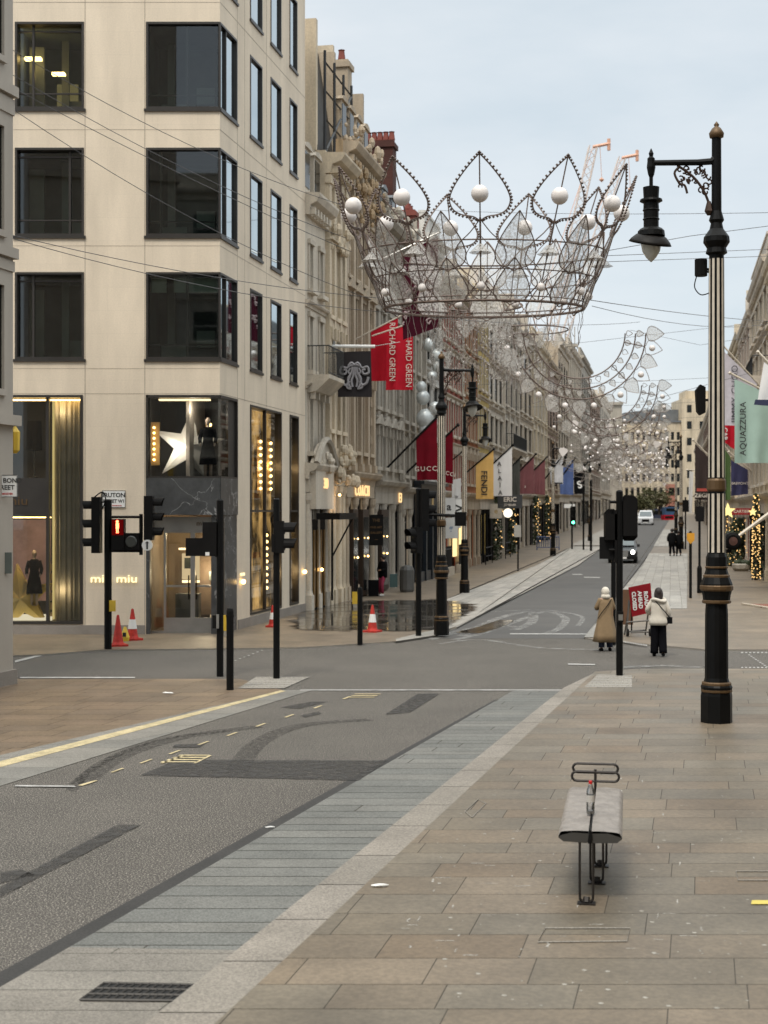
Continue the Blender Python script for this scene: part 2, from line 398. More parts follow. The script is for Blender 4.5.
wk((568, 664), (595, 664.5), (595, 665.6), (568, 665.2)); wk((510, 633.6), (588, 634), (588, 635), (510, 634.8))
wk((572, 574.2), (581, 574.2), (583, 575), (573, 575)); wk((584, 577), (600, 577.4), (600, 578.2), (584, 577.8))
for yy_ in (652.5, 667.5):
    for i in range(14): wk((741+i*4, yy_), (743+i*4, yy_+.1), (743.4+i*4, yy_+1.2), (741.2+i*4, yy_+1.1))
for i in range(9): wk((748+i*2.2, 655+i*1.5), (750+i*2.2, 655+i*1.5), (750.5+i*2.2, 655.8+i*1.5), (748.5+i*2.2, 655.8+i*1.5))
for i in range(16): wk((622+i*1.6, 644+i*.25), (623+i*1.6, 644+i*.25), (623+i*1.6, 642.8+i*.25), (622+i*1.6, 642.8+i*.25), z=.047)
tag(wm.obj('road_marking', line_w), kind='structure')
dk = MB()
def dd(*pp, z=0.0095): emit(dk, [P(*p) for p in pp], z)
dd((140, 776), (177, 760), (388, 761), (359, 781)); dd((280, 708), (311, 702), (328, 702), (300, 709)); dd((0, 873), (22, 870), (35, 876), (0, 884))
dd((0, 898), (0, 888), (117, 825.5), (141, 825.5)); dd((300, 716), (318, 712), (322, 714), (305, 718)); dd((385, 715), (418, 694), (440, 694), (410, 713))
dd((175, 745), (205, 744), (200, 748), (172, 748))
tag(dk.obj('asphalt_patch', trace('patch_dark', (0.040, 0.037, 0.034), .34, 7.0)), kind='structure')
# faint tyre sweeps
tm = trace('tyre_rubber_trace', (0.04, 0.036, 0.032), .72, 14)
ty = MB()
def sweep(pts, w, mm):
    q = spline([P(*p)+(0,) for p in pts], 6)
    for i in range(len(q)-1):
        t = (q[i+1]-q[i]); n = V((-t.y, t.x, 0)).normalized()*w/2
        emit(mm, [tuple((q[i]-n)[:2]), tuple((q[i+1]-n)[:2]), tuple((q[i+1]+n)[:2]), tuple((q[i]+n)[:2])], 0.0085)
sweep([(80, 785), (120, 757), (180, 738), (258, 727)], 0.3, ty); sweep([(236, 772), (258, 744), (300, 726), (370, 720)], 0.3, ty); sweep([(70, 792), (100, 764), (160, 740), (230, 731)], 0.14, ty)
tag(ty.obj('tyre_marks', tm), kind='structure')
# far left footway
FL = [P(-400, 674), P(43, 656), P(100, 651.5), P(300, 649), P(394, 643), P(435, 636), P(457, 629), (cl(120)-2.6, 120), (cl(320)-2.6, 320), (30, 320), (-40, 60)]
pave('footway_far_left', FL, 0.04, york, [(0.225, 0.195, 0.158), (0.208, 0.182, 0.148), (0.24, 0.208, 0.168)], 0.9, (0.9, 1.6), base=granl, seed=11, skirt=0.05)
pave('parking_strip', [P(457, 629), (cl(121), 121), (cl(121)-2.6, 121), P(440, 603), P(428, 622)], 0.052, gran, [(0.40, 0.385, 0.36), (0.36, 0.35, 0.33), (0.43, 0.41, 0.385)], 0.42, (1.2, 2.4), base=jd, seed=12, along=True)
pave('kerb_far', [(cl(42.3)-0.05, 42.3), (cl(48), 48), (cl(48)-0.35, 48.2), P(446, 629), P(396, 641), P(396, 643.5), P(435, 637.5)], 0.058, gran, [(0.4, 0.385, 0.36)], 0.9, (2, 3), base=jd, seed=13)
sheet('footway_edge_left', [[(cl(124), 124), (cl(320), 320), (cl(320)-3, 320), (cl(124)-3, 124)]], 0.05, granl, skirt=0.05)
# far right footway
FR = [(cr(38.6), 38.4), P(600, 642), P(640, 645), P(706, 651), (40, 34.2), (60, 60), (62.4+10, 320), (cr(320), 320)]
pave('footway_far_right', FR, 0.04, york, [(0.225, 0.195, 0.155), (0.208, 0.182, 0.148), (0.24, 0.208, 0.166)], 0.9, (0.9, 1.6), base=granl, seed=14, skirt=0.05)
s0 = GD(610); s1 = GD(554)
pave('parking_strip', [(cr(s0), s0), (cr(s1), s1), P(687.5, 554), P(687, 610)], 0.05, gran, [(0.42, 0.41, 0.39), (0.38, 0.37, 0.35), (0.45, 0.435, 0.41)], 0.42, (1.5, 3), base=jd, seed=15, along=True)
s0 = GD(547); s1 = GD(530)
pave('parking_strip', [(cr(s0), s0), (cr(s1), s1), P(688, 530), P(683, 547)], 0.05, gran, [(0.42, 0.41, 0.39), (0.38, 0.37, 0.35)], 0.6, (2, 4), base=jd, seed=16, along=True)
pave('kerb_far', [(cr(38.6)-0.02, 38.4), (cr(50), 50), (cr(50)+0.4, 50), (cr(38.6)+0.5, 38.3)], 0.055, gran, [(0.36, 0.35, 0.33)], 0.9, (2, 3), base=jd, seed=17)
# salt traces / tyre arcs on far carriageway
sa = MB()
sweep([(455, 640), (480, 634), (515, 622), (545, 612), (565, 618), (560, 628), (545, 634)], 0.25, sa)
sweep([(462, 636), (500, 618), (530, 612), (532, 622), (515, 630)], 0.3, sa); sweep([(490, 612), (540, 610), (580, 616), (578, 626)], 0.16, sa)
sweep([(430, 640), (465, 630), (500, 626), (520, 628)], 0.3, sa); sweep([(440, 644), (480, 640), (540, 648), (600, 650)], 0.18, sa); sweep([(620, 668), (660, 666), (700, 668)], 0.3, sa)
tag(sa.obj('tyre_marks', trace('salt_trace', (0.32, 0.31, 0.29), .6, 3.0, .5)), kind='structure')
# wet patch
def wetmat():
    m, nt = newmat('wet_paving'); L = nt.links
    out = nd(nt, 'ShaderNodeOutputMaterial'); b = nd(nt, 'ShaderNodeBsdfPrincipled'); L.new(b.outputs[0], out.inputs[0])
    b.inputs['Base Color'].default_value = (0.045, 0.04, 0.033, 1); b.inputs['Specular IOR Level'].default_value = 1.0; b.inputs['IOR'].default_value = 1.7
    tc = nd(nt, 'ShaderNodeTexCoord'); n = nd(nt, 'ShaderNodeTexNoise', Scale=0.9, Detail=5.0); L.new(tc.outputs['Object'], n.inputs['Vector'])
    mr = nd(nt, 'ShaderNodeMapRange'); mr.inputs[1].default_value = 0.42; mr.inputs[2].default_value = 0.62; mr.inputs[3].default_value = 0.015; mr.inputs[4].default_value = 0.22
    L.new(n.outputs['Fac'], mr.inputs[0]); L.new(mr.outputs[0], b.inputs['Roughness'])
    n2 = nd(nt, 'ShaderNodeTexNoise', Scale=5.0, Detail=2.0); L.new(tc.outputs['Object'], n2.inputs['Vector'])
    bp = nd(nt, 'ShaderNodeBump', Strength=0.05, Distance=0.02); L.new(n2.outputs['Fac'], bp.inputs['Height']); L.new(bp.outputs[0], b.inputs['Normal'])
    at = nd(nt, 'ShaderNodeAttribute', attribute_name='Col'); n4 = nd(nt, 'ShaderNodeTexNoise', Scale=1.3, Detail=6.0); L.new(tc.outputs['Object'], n4.inputs['Vector'])
    sp_ = nd(nt, 'ShaderNodeSeparateColor'); L.new(at.outputs['Color'], sp_.inputs[0]); ad = nd(nt, 'ShaderNodeMath', operation='ADD'); L.new(sp_.outputs[0], ad.inputs[0]); L.new(n4.outputs['Fac'], ad.inputs[1])
    m5 = nd(nt, 'ShaderNodeMapRange'); m5.inputs[1].default_value = .72; m5.inputs[2].default_value = .98; L.new(ad.outputs[0], m5.inputs[0])
    t_ = nd(nt, 'ShaderNodeBsdfTransparent'); mx = nd(nt, 'ShaderNodeMixShader'); L.new(m5.outputs[0], mx.inputs[0]); L.new(t_.outputs[0], mx.inputs[1]); L.new(b.outputs[0], mx.inputs[2]); L.new(mx.outputs[0], out.inputs[0])
    return m
wet = wetmat()
def pool(ring, z):
    n = len(ring); cx = sum(p.x for p in ring)/n; cy = sum(p.y for p in ring)/n
    me = bpy.data.meshes.new('water'); vs = [(cx, cy, z)]+[(cx+(p.x-cx)*f, cy+(p.y-cy)*f, z) for f in (.72, 1.05) for p in ring]
    me.from_pydata(vs, [], [(0, 1+i, 1+(i+1) % n) for i in range(n)]+[(1+i, 1+n+i, 1+n+(i+1) % n, 1+(i+1) % n) for i in range(n)])
    ca = me.color_attributes.new('Col', 'FLOAT_COLOR', 'POINT'); arr = []
    for i in range(len(vs)): q = 1.0 if i <= n else 0.0; arr += [q, q, q, 1]
    ca.data.foreach_set('color', arr); me.materials.append(wet); o = bpy.data.objects.new('water', me); C.objects.link(o); return tag(o, kind='structure')
wp = spline([P(*p)+(0,) for p in ((285, 622), (305, 609), (345, 603), (400, 601), (440, 601), (470, 604), (480, 609), (462, 622), (448, 632), (410, 634), (350, 633), (295, 633))], 5, True)
pool(wp, .059)
wp2 = spline([P(*p)+(0,) for p in ((455, 633), (475, 628), (500, 620), (515, 621), (500, 628), (478, 634))], 4, True)
pool(wp2, .0125)
# tactile paving
def tact(poly, name, n, seed=1, lab=None):
    mb = MB(); emit(mb, [P(*p) for p in poly], 0.0)
    a, b, c, d = [V(P(*p)+(0,)) for p in poly]
    for i in range(n):
        for j in range(n*2):
            u, v = (i+0.5)/n, (j+0.5)/(2*n)
            q = (a*(1-v)+b*v)*(1-u)+(d*(1-v)+c*v)*u
            mb.lathe([(0.05, 0.0), (0.04, 0.012), (0.001, 0.013)], 5, q.x, q.y)
    o = mb.obj(name, granl, loc=(0, 0, 0.0525)); tag(o, kind='structure'); return o
tact([(584, 690), (632, 690), (632, 678), (598, 677)], 'tactile_paving', 5)
tact([(238, 689), (284, 689), (310, 677.5), (256, 677.5)], 'tactile_paving', 5).location.z = 0.014

# drain grate
dg = E('drain_grate', 'black iron drain grate set in the pale gutter at lower left', 'drain', tuple(G(138, 994)))
a = [V(P(*p)+(0,)) for p in ((80, 1002), (174, 1003), (196, 987), (104, 985))]; o = G(138, 994); o.z = 0
mb = MB(); emit(mb, [(p.x-o.x, p.y-o.y) for p in a], 0.0); mb.obj('sump', mat('sump_black', (0.01, 0.01, 0.01), 0.9), dg, (0, 0, 0.010))
mb = MB()
for i in range(13):
    u = i/12; p = a[0].lerp(a[1], u)-o; q = a[3].lerp(a[2], u)-o; mb.tube([(p.x, p.y, 0.016), (q.x, q.y, 0.016)], 0.008, 4)
for i in range(4):
    u = i/3; p = a[0].lerp(a[3], u)-o; q = a[1].lerp(a[2], u)-o; mb.tube([(p.x, p.y, 0.016), (q.x, q.y, 0.016)], 0.009, 4)
mb.obj('grille', mat('cast_iron', (0.06, 0.055, 0.05), 0.6, metal=0.4), dg)
# manhole outlines, covers
def cover(pts, lab, fill=None):
    mb = MB(); q = [V(P(*p, 0.05)+(0.057,)) for p in pts]; mb.tube(q, 0.006, 4, True)
    if fill: emit(mb, [(p.x, p.y) for p in q], 0.0545)
    tag(mb.obj('manhole_cover', granl if not fill else york), lab, 'manhole cover')
cover([(538, 943), (627, 942), (630, 929), (545, 929)], 'rectangular access cover with pale worn frame in front of the bench')
cover([(738, 881), (790, 881), (790, 872), (736, 872)], 'pale framed access cover at the right edge of the paving')
cover([(465, 812), (478, 800), (486, 804), (472, 818)], 'small worn access cover in the paving left of the bench')
sheet('paint_mark', [[P(751, 905, .05), P(768+40, 905, .05), P(768+40, 901, .05), P(752, 901, .05)]], 0.058, mat('paint_y', (0.6, 0.48, 0.1), 0.6))
def litter(px, py, z, s, lab, m=white, seed=1):
    r_ = random.Random(seed); mb = MB(); p = G(px, py, z)
    vs = []; n = 8
    rings = []
    for j in range(5):
        x = (j-2)*s*0.5
        rings.append([(x+r_.uniform(-1, 1)*s*.06, s*0.24*cos(2*pi*i/n)*(1 if 0 < j < 4 else .4)*r_.uniform(.7, 1.2), s*0.2+s*0.2*sin(2*pi*i/n)*(1 if 0 < j < 4 else .4)*r_.uniform(.6, 1.1)) for i in range(n)])
    mb.loft(rings); tag(mb.obj('litter', m, loc=tuple(p), rz=r_.uniform(-.4, .4)), lab, 'litter')
litter(380, 887, 0.05, 0.075, 'crushed white can lying on the paving near the kerb', seed=2)
litter(270, 828, 0.01, 0.05, 'small white scrap on the road edge', seed=3)
litter(168, 694, 0.01, 0.1, 'white scrap lying on the left footway beyond the yellow line', seed=4)
lw = MB()
for i in range(170):      # chewing gum and pale spots
    x, y = rnd.uniform(430, 768), rnd.uniform(700, 1010); p = G(x, y, 0.051)
    if x < k1(y)+12: continue
    lw.lathe([(rnd.choice((.006, .009, .012, .02)), 0), (0.003, 0.003)], 6, M=Matrix.Translation((p.x, p.y, 0.0512)))
tag(lw.obj('gum_spots', mat('gum', (0.34, 0.32, 0.28), 0.8)), 'pale chewing gum spots scattered on the near paving slabs', 'gum spots', kind='stuff')

ch = MB()      # pale chips and worn mortar flecks along the joints
for i in range(120):
    x, y = rnd.uniform(400, 768), rnd.uniform(690, 960); p = G(x, y, 0.051)
    if x < k1(y)+10: continue
    L_ = rnd.uniform(.03, .16); w_ = rnd.uniform(.003, .009); v_ = rnd.random() < .6
    pts = [(p.x+L_*k*.25, p.y+rnd.uniform(-w_, w_)) for k in range(5)] if v_ else [(p.x+S*L_*k*.25+rnd.uniform(-w_, w_), p.y+L_*k*.25) for k in range(5)]
    for a_, b_ in zip(pts, pts[1:]):
        t_ = V((b_[0]-a_[0], b_[1]-a_[1], 0)).normalized(); n_ = V((-t_.y, t_.x, 0))*w_
        ch.add([(a_[0]-n_.x, a_[1]-n_.y, .0525), (b_[0]-n_.x, b_[1]-n_.y, .0525), (b_[0]+n_.x, b_[1]+n_.y, .0525), (a_[0]+n_.x, a_[1]+n_.y, .0525)], [(0, 1, 2, 3)])
tag(ch.obj('mortar_chips', trace('chip', (.45, .43, .39), .35, 30)), 'pale worn mortar flecks along the paving joints', 'mortar flecks', kind='stuff')
# ================================================================ facade tools (local x right, y inward, z up)
def face(mb, x0, x1, z0, z1, ops, reveal=0.25, y=0.0, skip=None):
    xs = sorted({x0, x1} | {v for o in ops for v in (o[0], o[1])}); zs = sorted({z0, z1} | {v for o in ops for v in (o[2], o[3])})
    xs = [x for x in xs if x0-1e-6 <= x <= x1+1e-6]; zs = [z for z in zs if z0-1e-6 <= z <= z1+1e-6]
    for i in range(len(xs)-1):
        for j in range(len(zs)-1):
            cx, cz = (xs[i]+xs[i+1])/2, (zs[j]+zs[j+1])/2
            if any(o[0] < cx < o[1] and o[2] < cz < o[3] for o in ops): continue
            mb.quad((xs[i], y, zs[j]), (xs[i+1], y, zs[j]), (xs[i+1], y, zs[j+1]), (xs[i], y, zs[j+1]))
    for o in ops:
        a, b, c, d = o[:4]; r_ = reveal
        if a != skip: mb.quad((a, y, c), (a, y+r_, c), (a, y+r_, d), (a, y, d))
        if b != skip: mb.quad((b, y, c), (b, y, d), (b, y+r_, d), (b, y+r_, c))
        mb.quad((a, y, d), (a, y+r_, d), (b, y+r_, d), (b, y, d)); mb.quad((a, y, c), (b, y, c), (b, y+r_, c), (a, y+r_, c))
def rframe(mb, a, b, c, d, w, y0, y1):
    mb.box(a, b, y0, y1, c, c+w); mb.box(a, b, y0, y1, d-w, d); mb.box(a, a+w, y0, y1, c+w, d-w); mb.box(b-w, b, y0, y1, c+w, d-w)
# ================================================================ modern corner building
zf = lambda py: H-(py-HZ)/F*PY0
xf = lambda px: (px-384)/F*PY0-PX0          # local x on the front (0 at the corner, negative to the left)
mod = E('modern_building', 'tall cream stone corner block with large dark square windows and a shop at street level', 'building', (PX0, PY0, 0))
ROWS = [(zf(-100), zf(-186)), (zf(-16), zf(-104)), (zf(109), zf(22)), (zf(236), zf(148)), (zf(359), zf(272))]
ROWS = [(17.40, 19.70), (14.06, 16.38), (10.67, 13.02), (7.38, 9.70)]
ST = zf(478); MT = zf(515); SH = zf(395); SB = zf(624)
X1 = (xf(15), xf(84)); X2 = xf(146)
fo = [(X1[0], X1[1], a, b) for a, b in ROWS]+[(xf(-40), xf(83), SB, SH)]+[(X2, 0, a, b) for a, b in ROWS]+[(X2, 0, ST, SH), (X2, 0, 0.0, MT)]
mb = MB(); face(mb, xf(-260), 0, -0.05, 23.5, fo, 0.3, skip=0)
sc = 1.0188
lx = lambda px: tL(px)*sc               # local x along the side face (rotated frame)
CW = lx(237)
cols = [(lx(250), lx(262)), (lx(270.5), lx(281)), (lx(289.5), lx(297))]
so = [(0, CW, a, b) for a, b in ROWS]+[(0, CW, ST, SH), (0, CW*0.98, 0.0, MT)]
for c0, c1 in cols: so += [(c0, c1, a, b) for a, b in ROWS]
so += [(cols[0][0], cols[1][1], 0.35, SH-0.05), (cols[2][0], cols[2][1]+0.15, 0.35, SH-0.05)]
wall = mb.obj('wall', cream, mod)
SE = E('side', None, None, (0, 0, 0), AL); bpy.data.objects.remove(SE)   # (frame only)
MS = Matrix.Rotation(AL, 4, 'Z')
def rot(mbx):
    mbx.v = [tuple(MS @ V(p)) for p in mbx.v]; return mbx
SL = lx(305)
mb = MB(); face(mb, 0, SL, -0.05, 23.5, so, 0.3, skip=0)
mb.quad((SL, 0, -.05), (SL, 12, -.05), (SL, 12, 23.5), (SL, 0, 23.5))
rot(mb).obj('wall', cream, mod)
mb = MB(); mb.add([(xf(-260), 0, 23.5), (0, 0, 23.5), tuple(MS @ V((SL, 0, 23.5))), (xf(-260), 14, 23.5)], [(0, 1, 2, 3)]); mb.obj('roof', jointm, mod)
# panel joints and plinth
mb = MB()
for z in (SH+0.03, zf(365)-0.1, 10.4-0.0, 13.5, 16.9, 20.2): mb.box(xf(-260), -0.002, -0.004, 0.0, z, z+0.010)
for x in (xf(84)+0.02, xf(146)-0.04): mb.box(x, x+0.018, -0.004, 0, 0, 23.5)
mb.obj('panel_joint', jointm, mod)
mb = MB()
for z in (SH+0.03, 10.4, 13.5, 16.9, 20.2): mb.box(0.002, SL, -0.004, 0.0, z, z+0.018)
for x in (CW+0.02, (CW+cols[0][0])/2+.1, (cols[0][1]+cols[1][0])/2): mb.box(x, x+0.018, -0.004, 0, SH, 23.5)
rot(mb).obj('panel_joint', jointm, mod)
plinth = mat('plinth_stone', (0.27, 0.24, 0.21), 0.6, var=0.2, fine=0.1)
mb = MB(); mb.box(xf(-260), X2-0.02, -0.03, 0.0, -0.05, SB-0.03); mb.obj('plinth', plinth, mod)
mb = MB(); mb.box(CW+.05, SL, -0.03, 0.0, -0.05, 0.30); rot(mb).obj('plinth', plinth, mod)
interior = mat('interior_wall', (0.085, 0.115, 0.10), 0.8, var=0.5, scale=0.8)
ceilm = mat('interior_ceiling', (0.12, 0.125, 0.12), 0.8)
curtm = mat('beige_curtain', (0.60, 0.53, 0.40), 0.8, var=0.25, scale=2)
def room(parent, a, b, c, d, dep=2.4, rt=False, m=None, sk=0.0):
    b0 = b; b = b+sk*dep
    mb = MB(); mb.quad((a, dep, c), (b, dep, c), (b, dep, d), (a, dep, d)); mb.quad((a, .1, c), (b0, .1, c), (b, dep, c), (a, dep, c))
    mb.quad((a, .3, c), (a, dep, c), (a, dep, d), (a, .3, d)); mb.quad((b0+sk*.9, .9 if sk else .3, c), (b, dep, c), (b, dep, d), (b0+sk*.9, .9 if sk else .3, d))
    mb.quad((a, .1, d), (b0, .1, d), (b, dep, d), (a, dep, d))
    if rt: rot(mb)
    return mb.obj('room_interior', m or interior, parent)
for ri, (a, b) in enumerate(ROWS):
    x0, x1 = X1
    mb = MB(); rframe(mb, x0, x1, a, b, 0.06, -0.02, 0.3); mb.box(x0-.05, x1+.05, -0.05, 0.02, a-0.07, a-0.002)
    xm = x0+(x1-x0)*(0.78 if ri == 2 else 0.25); mb.box(xm-.03, xm+.03, 0.12, 0.2, a+.06, b-.06); mb.box(x0+.06, x1-.06, 0.13, 0.19, b-0.24, b-0.2)
    if ri != 3: mb.box(x0+.06, x1-.06, 0.14, 0.18, a+.42, a+.46)
    w = mb.obj('window', bronze, mod); mb = MB(); mb.quad((x0, .17, a), (x1, .17, a), (x1, .17, b), (x0, .17, b)); mb.obj('pane', glassm, w)
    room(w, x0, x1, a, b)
    mb = MB()
    mb.box(x0+.1, x0+.5, 1.2, 1.3, a, b-.3); mb.box(x0+.9, x0+1.1, 1.6, 1.7, a, b); mb.box(x0+1.0, x1-.2, 1.8, 1.9, a, a+.7); mb.obj('office_furniture', mat('office_grey', (0.22, 0.24, 0.22), 0.7), w)
    if ri == 1:
        mb = MB(); mb.box(x0+.05, x0+.5, .8, 1.0, b-.75, b-.68); mb.obj('ceiling_lamp', warm, w); mb = MB(); mb.box(x0+.75, x0+1.1, 1.0, 1.2, b-1.1, b-1.04); mb.obj('ceiling_lamp', warm, w)
        mb = MB(); mb.quad((x0+.7, 1.9, a+.1), (x0+1.3, 1.9, a+.1), (x0+1.3, 1.9, a+1.2), (x0+.7, 1.9, a+1.2)); mb.obj('lit_partition', emat('dim_yellow', (1, .75, .3), .12), w)
    # corner window: front part and short side part
    mb = MB(); mb.box(X2, 0.0, -0.02, 0.3, a, a+.06); mb.box(X2, 0, -.02, .3, b-.06, b); mb.box(X2, X2+.06, -.02, .3, a+.06, b-.06); mb.box(X2-.05, .02, -.05, .0, a-.07, a-.002)
    for q in ((0.19, 0.55)[ri % 2],): mb.box(X2*(1-q)-.03, X2*(1-q)+.03, .12, .2, a+.06, b-.06)
    mb.box(-.035, 0.02, -.02, .1, a+.06, b-.06); mb.box(X2+.06, -.04, .13, .19, a+.38, a+.42); 
    w = mb.obj('corner_window', bronze, mod); mb = MB(); mb.quad((X2, .08, a), (-.01, .08, a), (-.01, .08, b), (X2, .08, b)); mb.obj('pane', glassm, w)
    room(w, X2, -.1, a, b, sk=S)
    mb = MB(); mb.box(X2+.2, X2+.9, 1.4, 1.5, a, a+.5); mb.box(X2+1.2, X2+1.7, 1.2, 1.5, a+.45, a+.9); mb.box(X2+.3, X2+.5, 1.9, 2.0, a, b); mb.obj('office_furniture', MATS['office_grey'], w)
    if ri == 3:
        mb = MB(); mb.box(X2+.1, X2+.5, .3, .34, b-.5, b-.1); mb.box(X2+.7, X2+1.9, .3, .34, b-.5, b-.1); mb.obj('roller_blind', mat('blind', (.35, .38, .33), .8), w)
    mb = MB(); mb.box(0.0, CW, -0.02, .3, a, a+.06); mb.box(0, CW, -.02, .3, b-.06, b); mb.box(CW-.07, CW, -.02, .3, a+.06, b-.06); mb.box(-.02, CW+.05, -.05, 0, a-.07, a-.002); mb.box(CW*.35, CW*.35+.05, .0, .1, a+.06, b-.06)
    rot(mb).obj('frame', bronze, w); mb = MB(); mb.quad((0.02, .06, a), (CW, .06, a), (CW, .06, b), (.02, .06, b)); rot(mb).obj('pane', coated, w)
    for c0, c1 in cols:
        mb = MB(); rframe(mb, c0, c1, a, b, .06, -.02, .3); mb.box(c0-.04, c1+.04, -.05, 0, a-.07, a-.002); mb.box(c0+.06, c1-.06, .06, .1, b-.5, b-.46)
        w2 = rot(mb).obj('window', bronze, mod); mb = MB(); mb.quad((c0, .05, a), (c1, .05, a), (c1, .05, b), (c0, .05, b)); rot(mb).obj('pane', coated, w2)
# ---- shop showcase with star
shopdark = mat('shop_dark', (0.03, 0.026, 0.022), 0.5)
shoptan = mat('shop_tan', (0.42, 0.30, 0.18), 0.6, var=0.3)
shopw = mat('shop_white', (0.66, 0.62, 0.56), 0.5, var=0.15)
a, b = ST, SH
mb = MB(); mb.box(X2, 0, -.03, .3, a, a+.05); mb.box(X2, 0, -.03, .3, b-.07, b); mb.box(X2, X2+.05, -.03, .3, a, b); mb.box(X2+.05, X2+.11, .1, .16, a+.05, b-.07)
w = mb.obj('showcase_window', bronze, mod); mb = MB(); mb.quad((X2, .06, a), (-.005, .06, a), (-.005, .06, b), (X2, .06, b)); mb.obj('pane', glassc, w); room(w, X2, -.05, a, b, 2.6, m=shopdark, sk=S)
mb = MB(); mb.box(0, CW, -.03, .3, a, a+.05); mb.box(0, CW, -.03, .3, b-.07, b); mb.box(CW-.05, CW, -.03, .3, a, b); rot(mb).obj('frame', bronze, w)
mb = MB(); mb.quad((0, .05, a), (CW, .05, a), (CW, .05, b), (0, .05, b)); rot(mb).obj('pane', glassc, w)
mb = MB(); mb.box(CW*.1, CW*.95, .9, 1.0, a, b); rot(mb).obj('side_panel', mat('side_pan', (0.34, 0.29, 0.24), .6), w)
def bulbs(par, xs, y, z0, z1, n, r=0.045, side=False, strip=True):
    mb = MB()
    for x in xs:
        for i in range(n): mb.sphere((x, y, z0+(z1-z0)*i/(n-1)), r, 8, 5)
    if side: rot(mb)
    mb.obj('bulb_column', warm, par, smooth=True)
    mb = MB()
    for x in xs: mb.box(x-.14, x+.14, y+.06, y+.08, z0-.15, z1+.15)
    if side: rot(mb)
    mb.obj('reflector', mat('brass_reflector', (.55, .34, .12), .4, metal=.3), par)
bulbs(w, [X2+.16], .35, a+.5, b-.85, 7, .035); bulbs(w, [CW*.45], .5, a+.6, b-.75, 6, .05, True)
def star(R_, r_, th, rotz=0.0):
    pts = []
    for i in range(10):
        q = pi/2+i*pi/5+rotz; rr_ = R_ if i % 2 == 0 else r_; pts.append((rr_*cos(q), rr_*sin(q)))
    mb = MB(); n = 10
    vs = [(x, 0, z) for x, z in pts]+[(x, th, z) for x, z in pts]+[(0, -th*.9, 0)]
    fs = [(i, (i+1) % n, 20) for i in range(n)]+[(i, i+n, (i+1) % n+n, (i+1) % n) for i in range(n)]+[tuple(range(n, 2*n))]
    return mb.add(vs, fs)
so_ = star(1.02, .38, .12, -0.12); sx = xf(183)
o = so_.obj('display_star', shopw, None, loc=(PX0+xf(184), PY0+.75, H-(446-HZ)/F*40.3)); tag(o, 'large pale three-dimensional star in the upper showcase above the shop door', 'display star')
def mannequin(loc, hh, dress, lab, white_legs=True, rz=0):
    e = E('mannequin', lab, 'mannequin', loc, rz)
    k = hh/1.75
    mb = MB(); mb.lathe([(.09*k, 0), (.08*k, .02*k)], 10); mb.tube([(-.08*k, 0, .03*k), (-.08*k, 0, .45*k), (-.07*k, 0, .85*k)], [.04*k, .05*k, .075*k], 8); mb.tube([(.08*k, 0, .03*k), (.08*k, 0, .45*k), (.07*k, 0, .85*k)], [.04*k, .05*k, .075*k], 8)
    mb.lathe([(.10*k, .8*k), (.15*k, .9*k), (.11*k, 1.1*k), (.16*k, 1.36*k), (.12*k, 1.44*k), (.045*k, 1.48*k), (.045*k, 1.54*k), (.07*k, 1.6*k), (.075*k, 1.68*k), (.03*k, 1.75*k)], 12, M=Matrix.Diagonal((1, .7, 1, 1)))
    for sg in (-1, 1): mb.tube([(sg*.15*k, 0, 1.4*k), (sg*.22*k, -.02*k, 1.15*k), (sg*.2*k, -.12*k, .92*k)], [.045*k, .038*k, .025*k], 7)
    mb.obj('figure', mat('mannequin_skin', (.55, .42, .33), .5), e, smooth=True)
    mb = MB(); mb.lathe([(.26*k, .38*k), (.24*k, .6*k), (.18*k, .9*k), (.14*k, 1.1*k), (.19*k, 1.38*k), (.10*k, 1.47*k)], 14, M=Matrix.Diagonal((1, .75, 1, 1)))
    for sg in (-1, 1): mb.tube([(sg*.15*k, 0, 1.41*k), (sg*.235*k, -.02*k, 1.15*k), (sg*.22*k, -.08*k, 1.0*k)], [.07*k, .06*k, .05*k], 8)
    mb.obj('dress', dress, e, smooth=True)
    return e
mb = MB(); mb.box(X2+.3, -.3, .25, .5, SH-.12, SH-.09); mb.obj('ceiling_light', warm2, w)
blackc = mat('black_cloth', (0.008, 0.008, 0.009), .9, spec=.06)
mannequin((PX0+xf(206), PY0+.45, ST+.02), 1.62, blackc, 'dark clothed mannequin beside the pale star in the upper showcase')
# marble band
marb = mat('dark_marble', (0.075, 0.078, 0.08), 0.3, var=0.45, scale=1.6, fine=0.2)
def marbm():
    m = MATS['dark_marble']; nt = m.node_tree; L = nt.links; b = [n for n in nt.nodes if n.type == 'BSDF_PRINCIPLED'][0]
    tc = nd(nt, 'ShaderNodeTexCoord'); n = nd(nt, 'ShaderNodeTexNoise', Scale=0.9, Detail=7.0, Distortion=1.2); L.new(tc.outputs['Object'], n.inputs[0])
    cr_ = nd(nt, 'ShaderNodeValToRGB'); cr_.color_ramp.elements[0].position = .493; cr_.color_ramp.elements[1].position = .5; cr_.color_ramp.elements[0].color = (0, 0, 0, 1)
    e = cr_.color_ramp.elements.new(.507); e.color = (0, 0, 0, 1); L.new(n.outputs['Fac'], cr_.inputs[0])
    mx = nd(nt, 'ShaderNodeMix', data_type='RGBA', blend_type='SCREEN'); mx.inputs[0].default_value = .3
    src = b.inputs['Base Color'].links[0].from_socket; L.new(src, mx.inputs[6]); L.new(cr_.outputs[0], mx.inputs[7]); L.new(mx.outputs[2], b.inputs['Base Color'])
marbm()
mb = MB(); mb.box(X2, 0.0, -.03, .25, MT, ST); mb.obj('marble_band', marb, mod)
mb = MB(); mb.box(0.0, CW, -.03, .25, MT, ST); rot(mb).obj('marble_band', marb, mod)
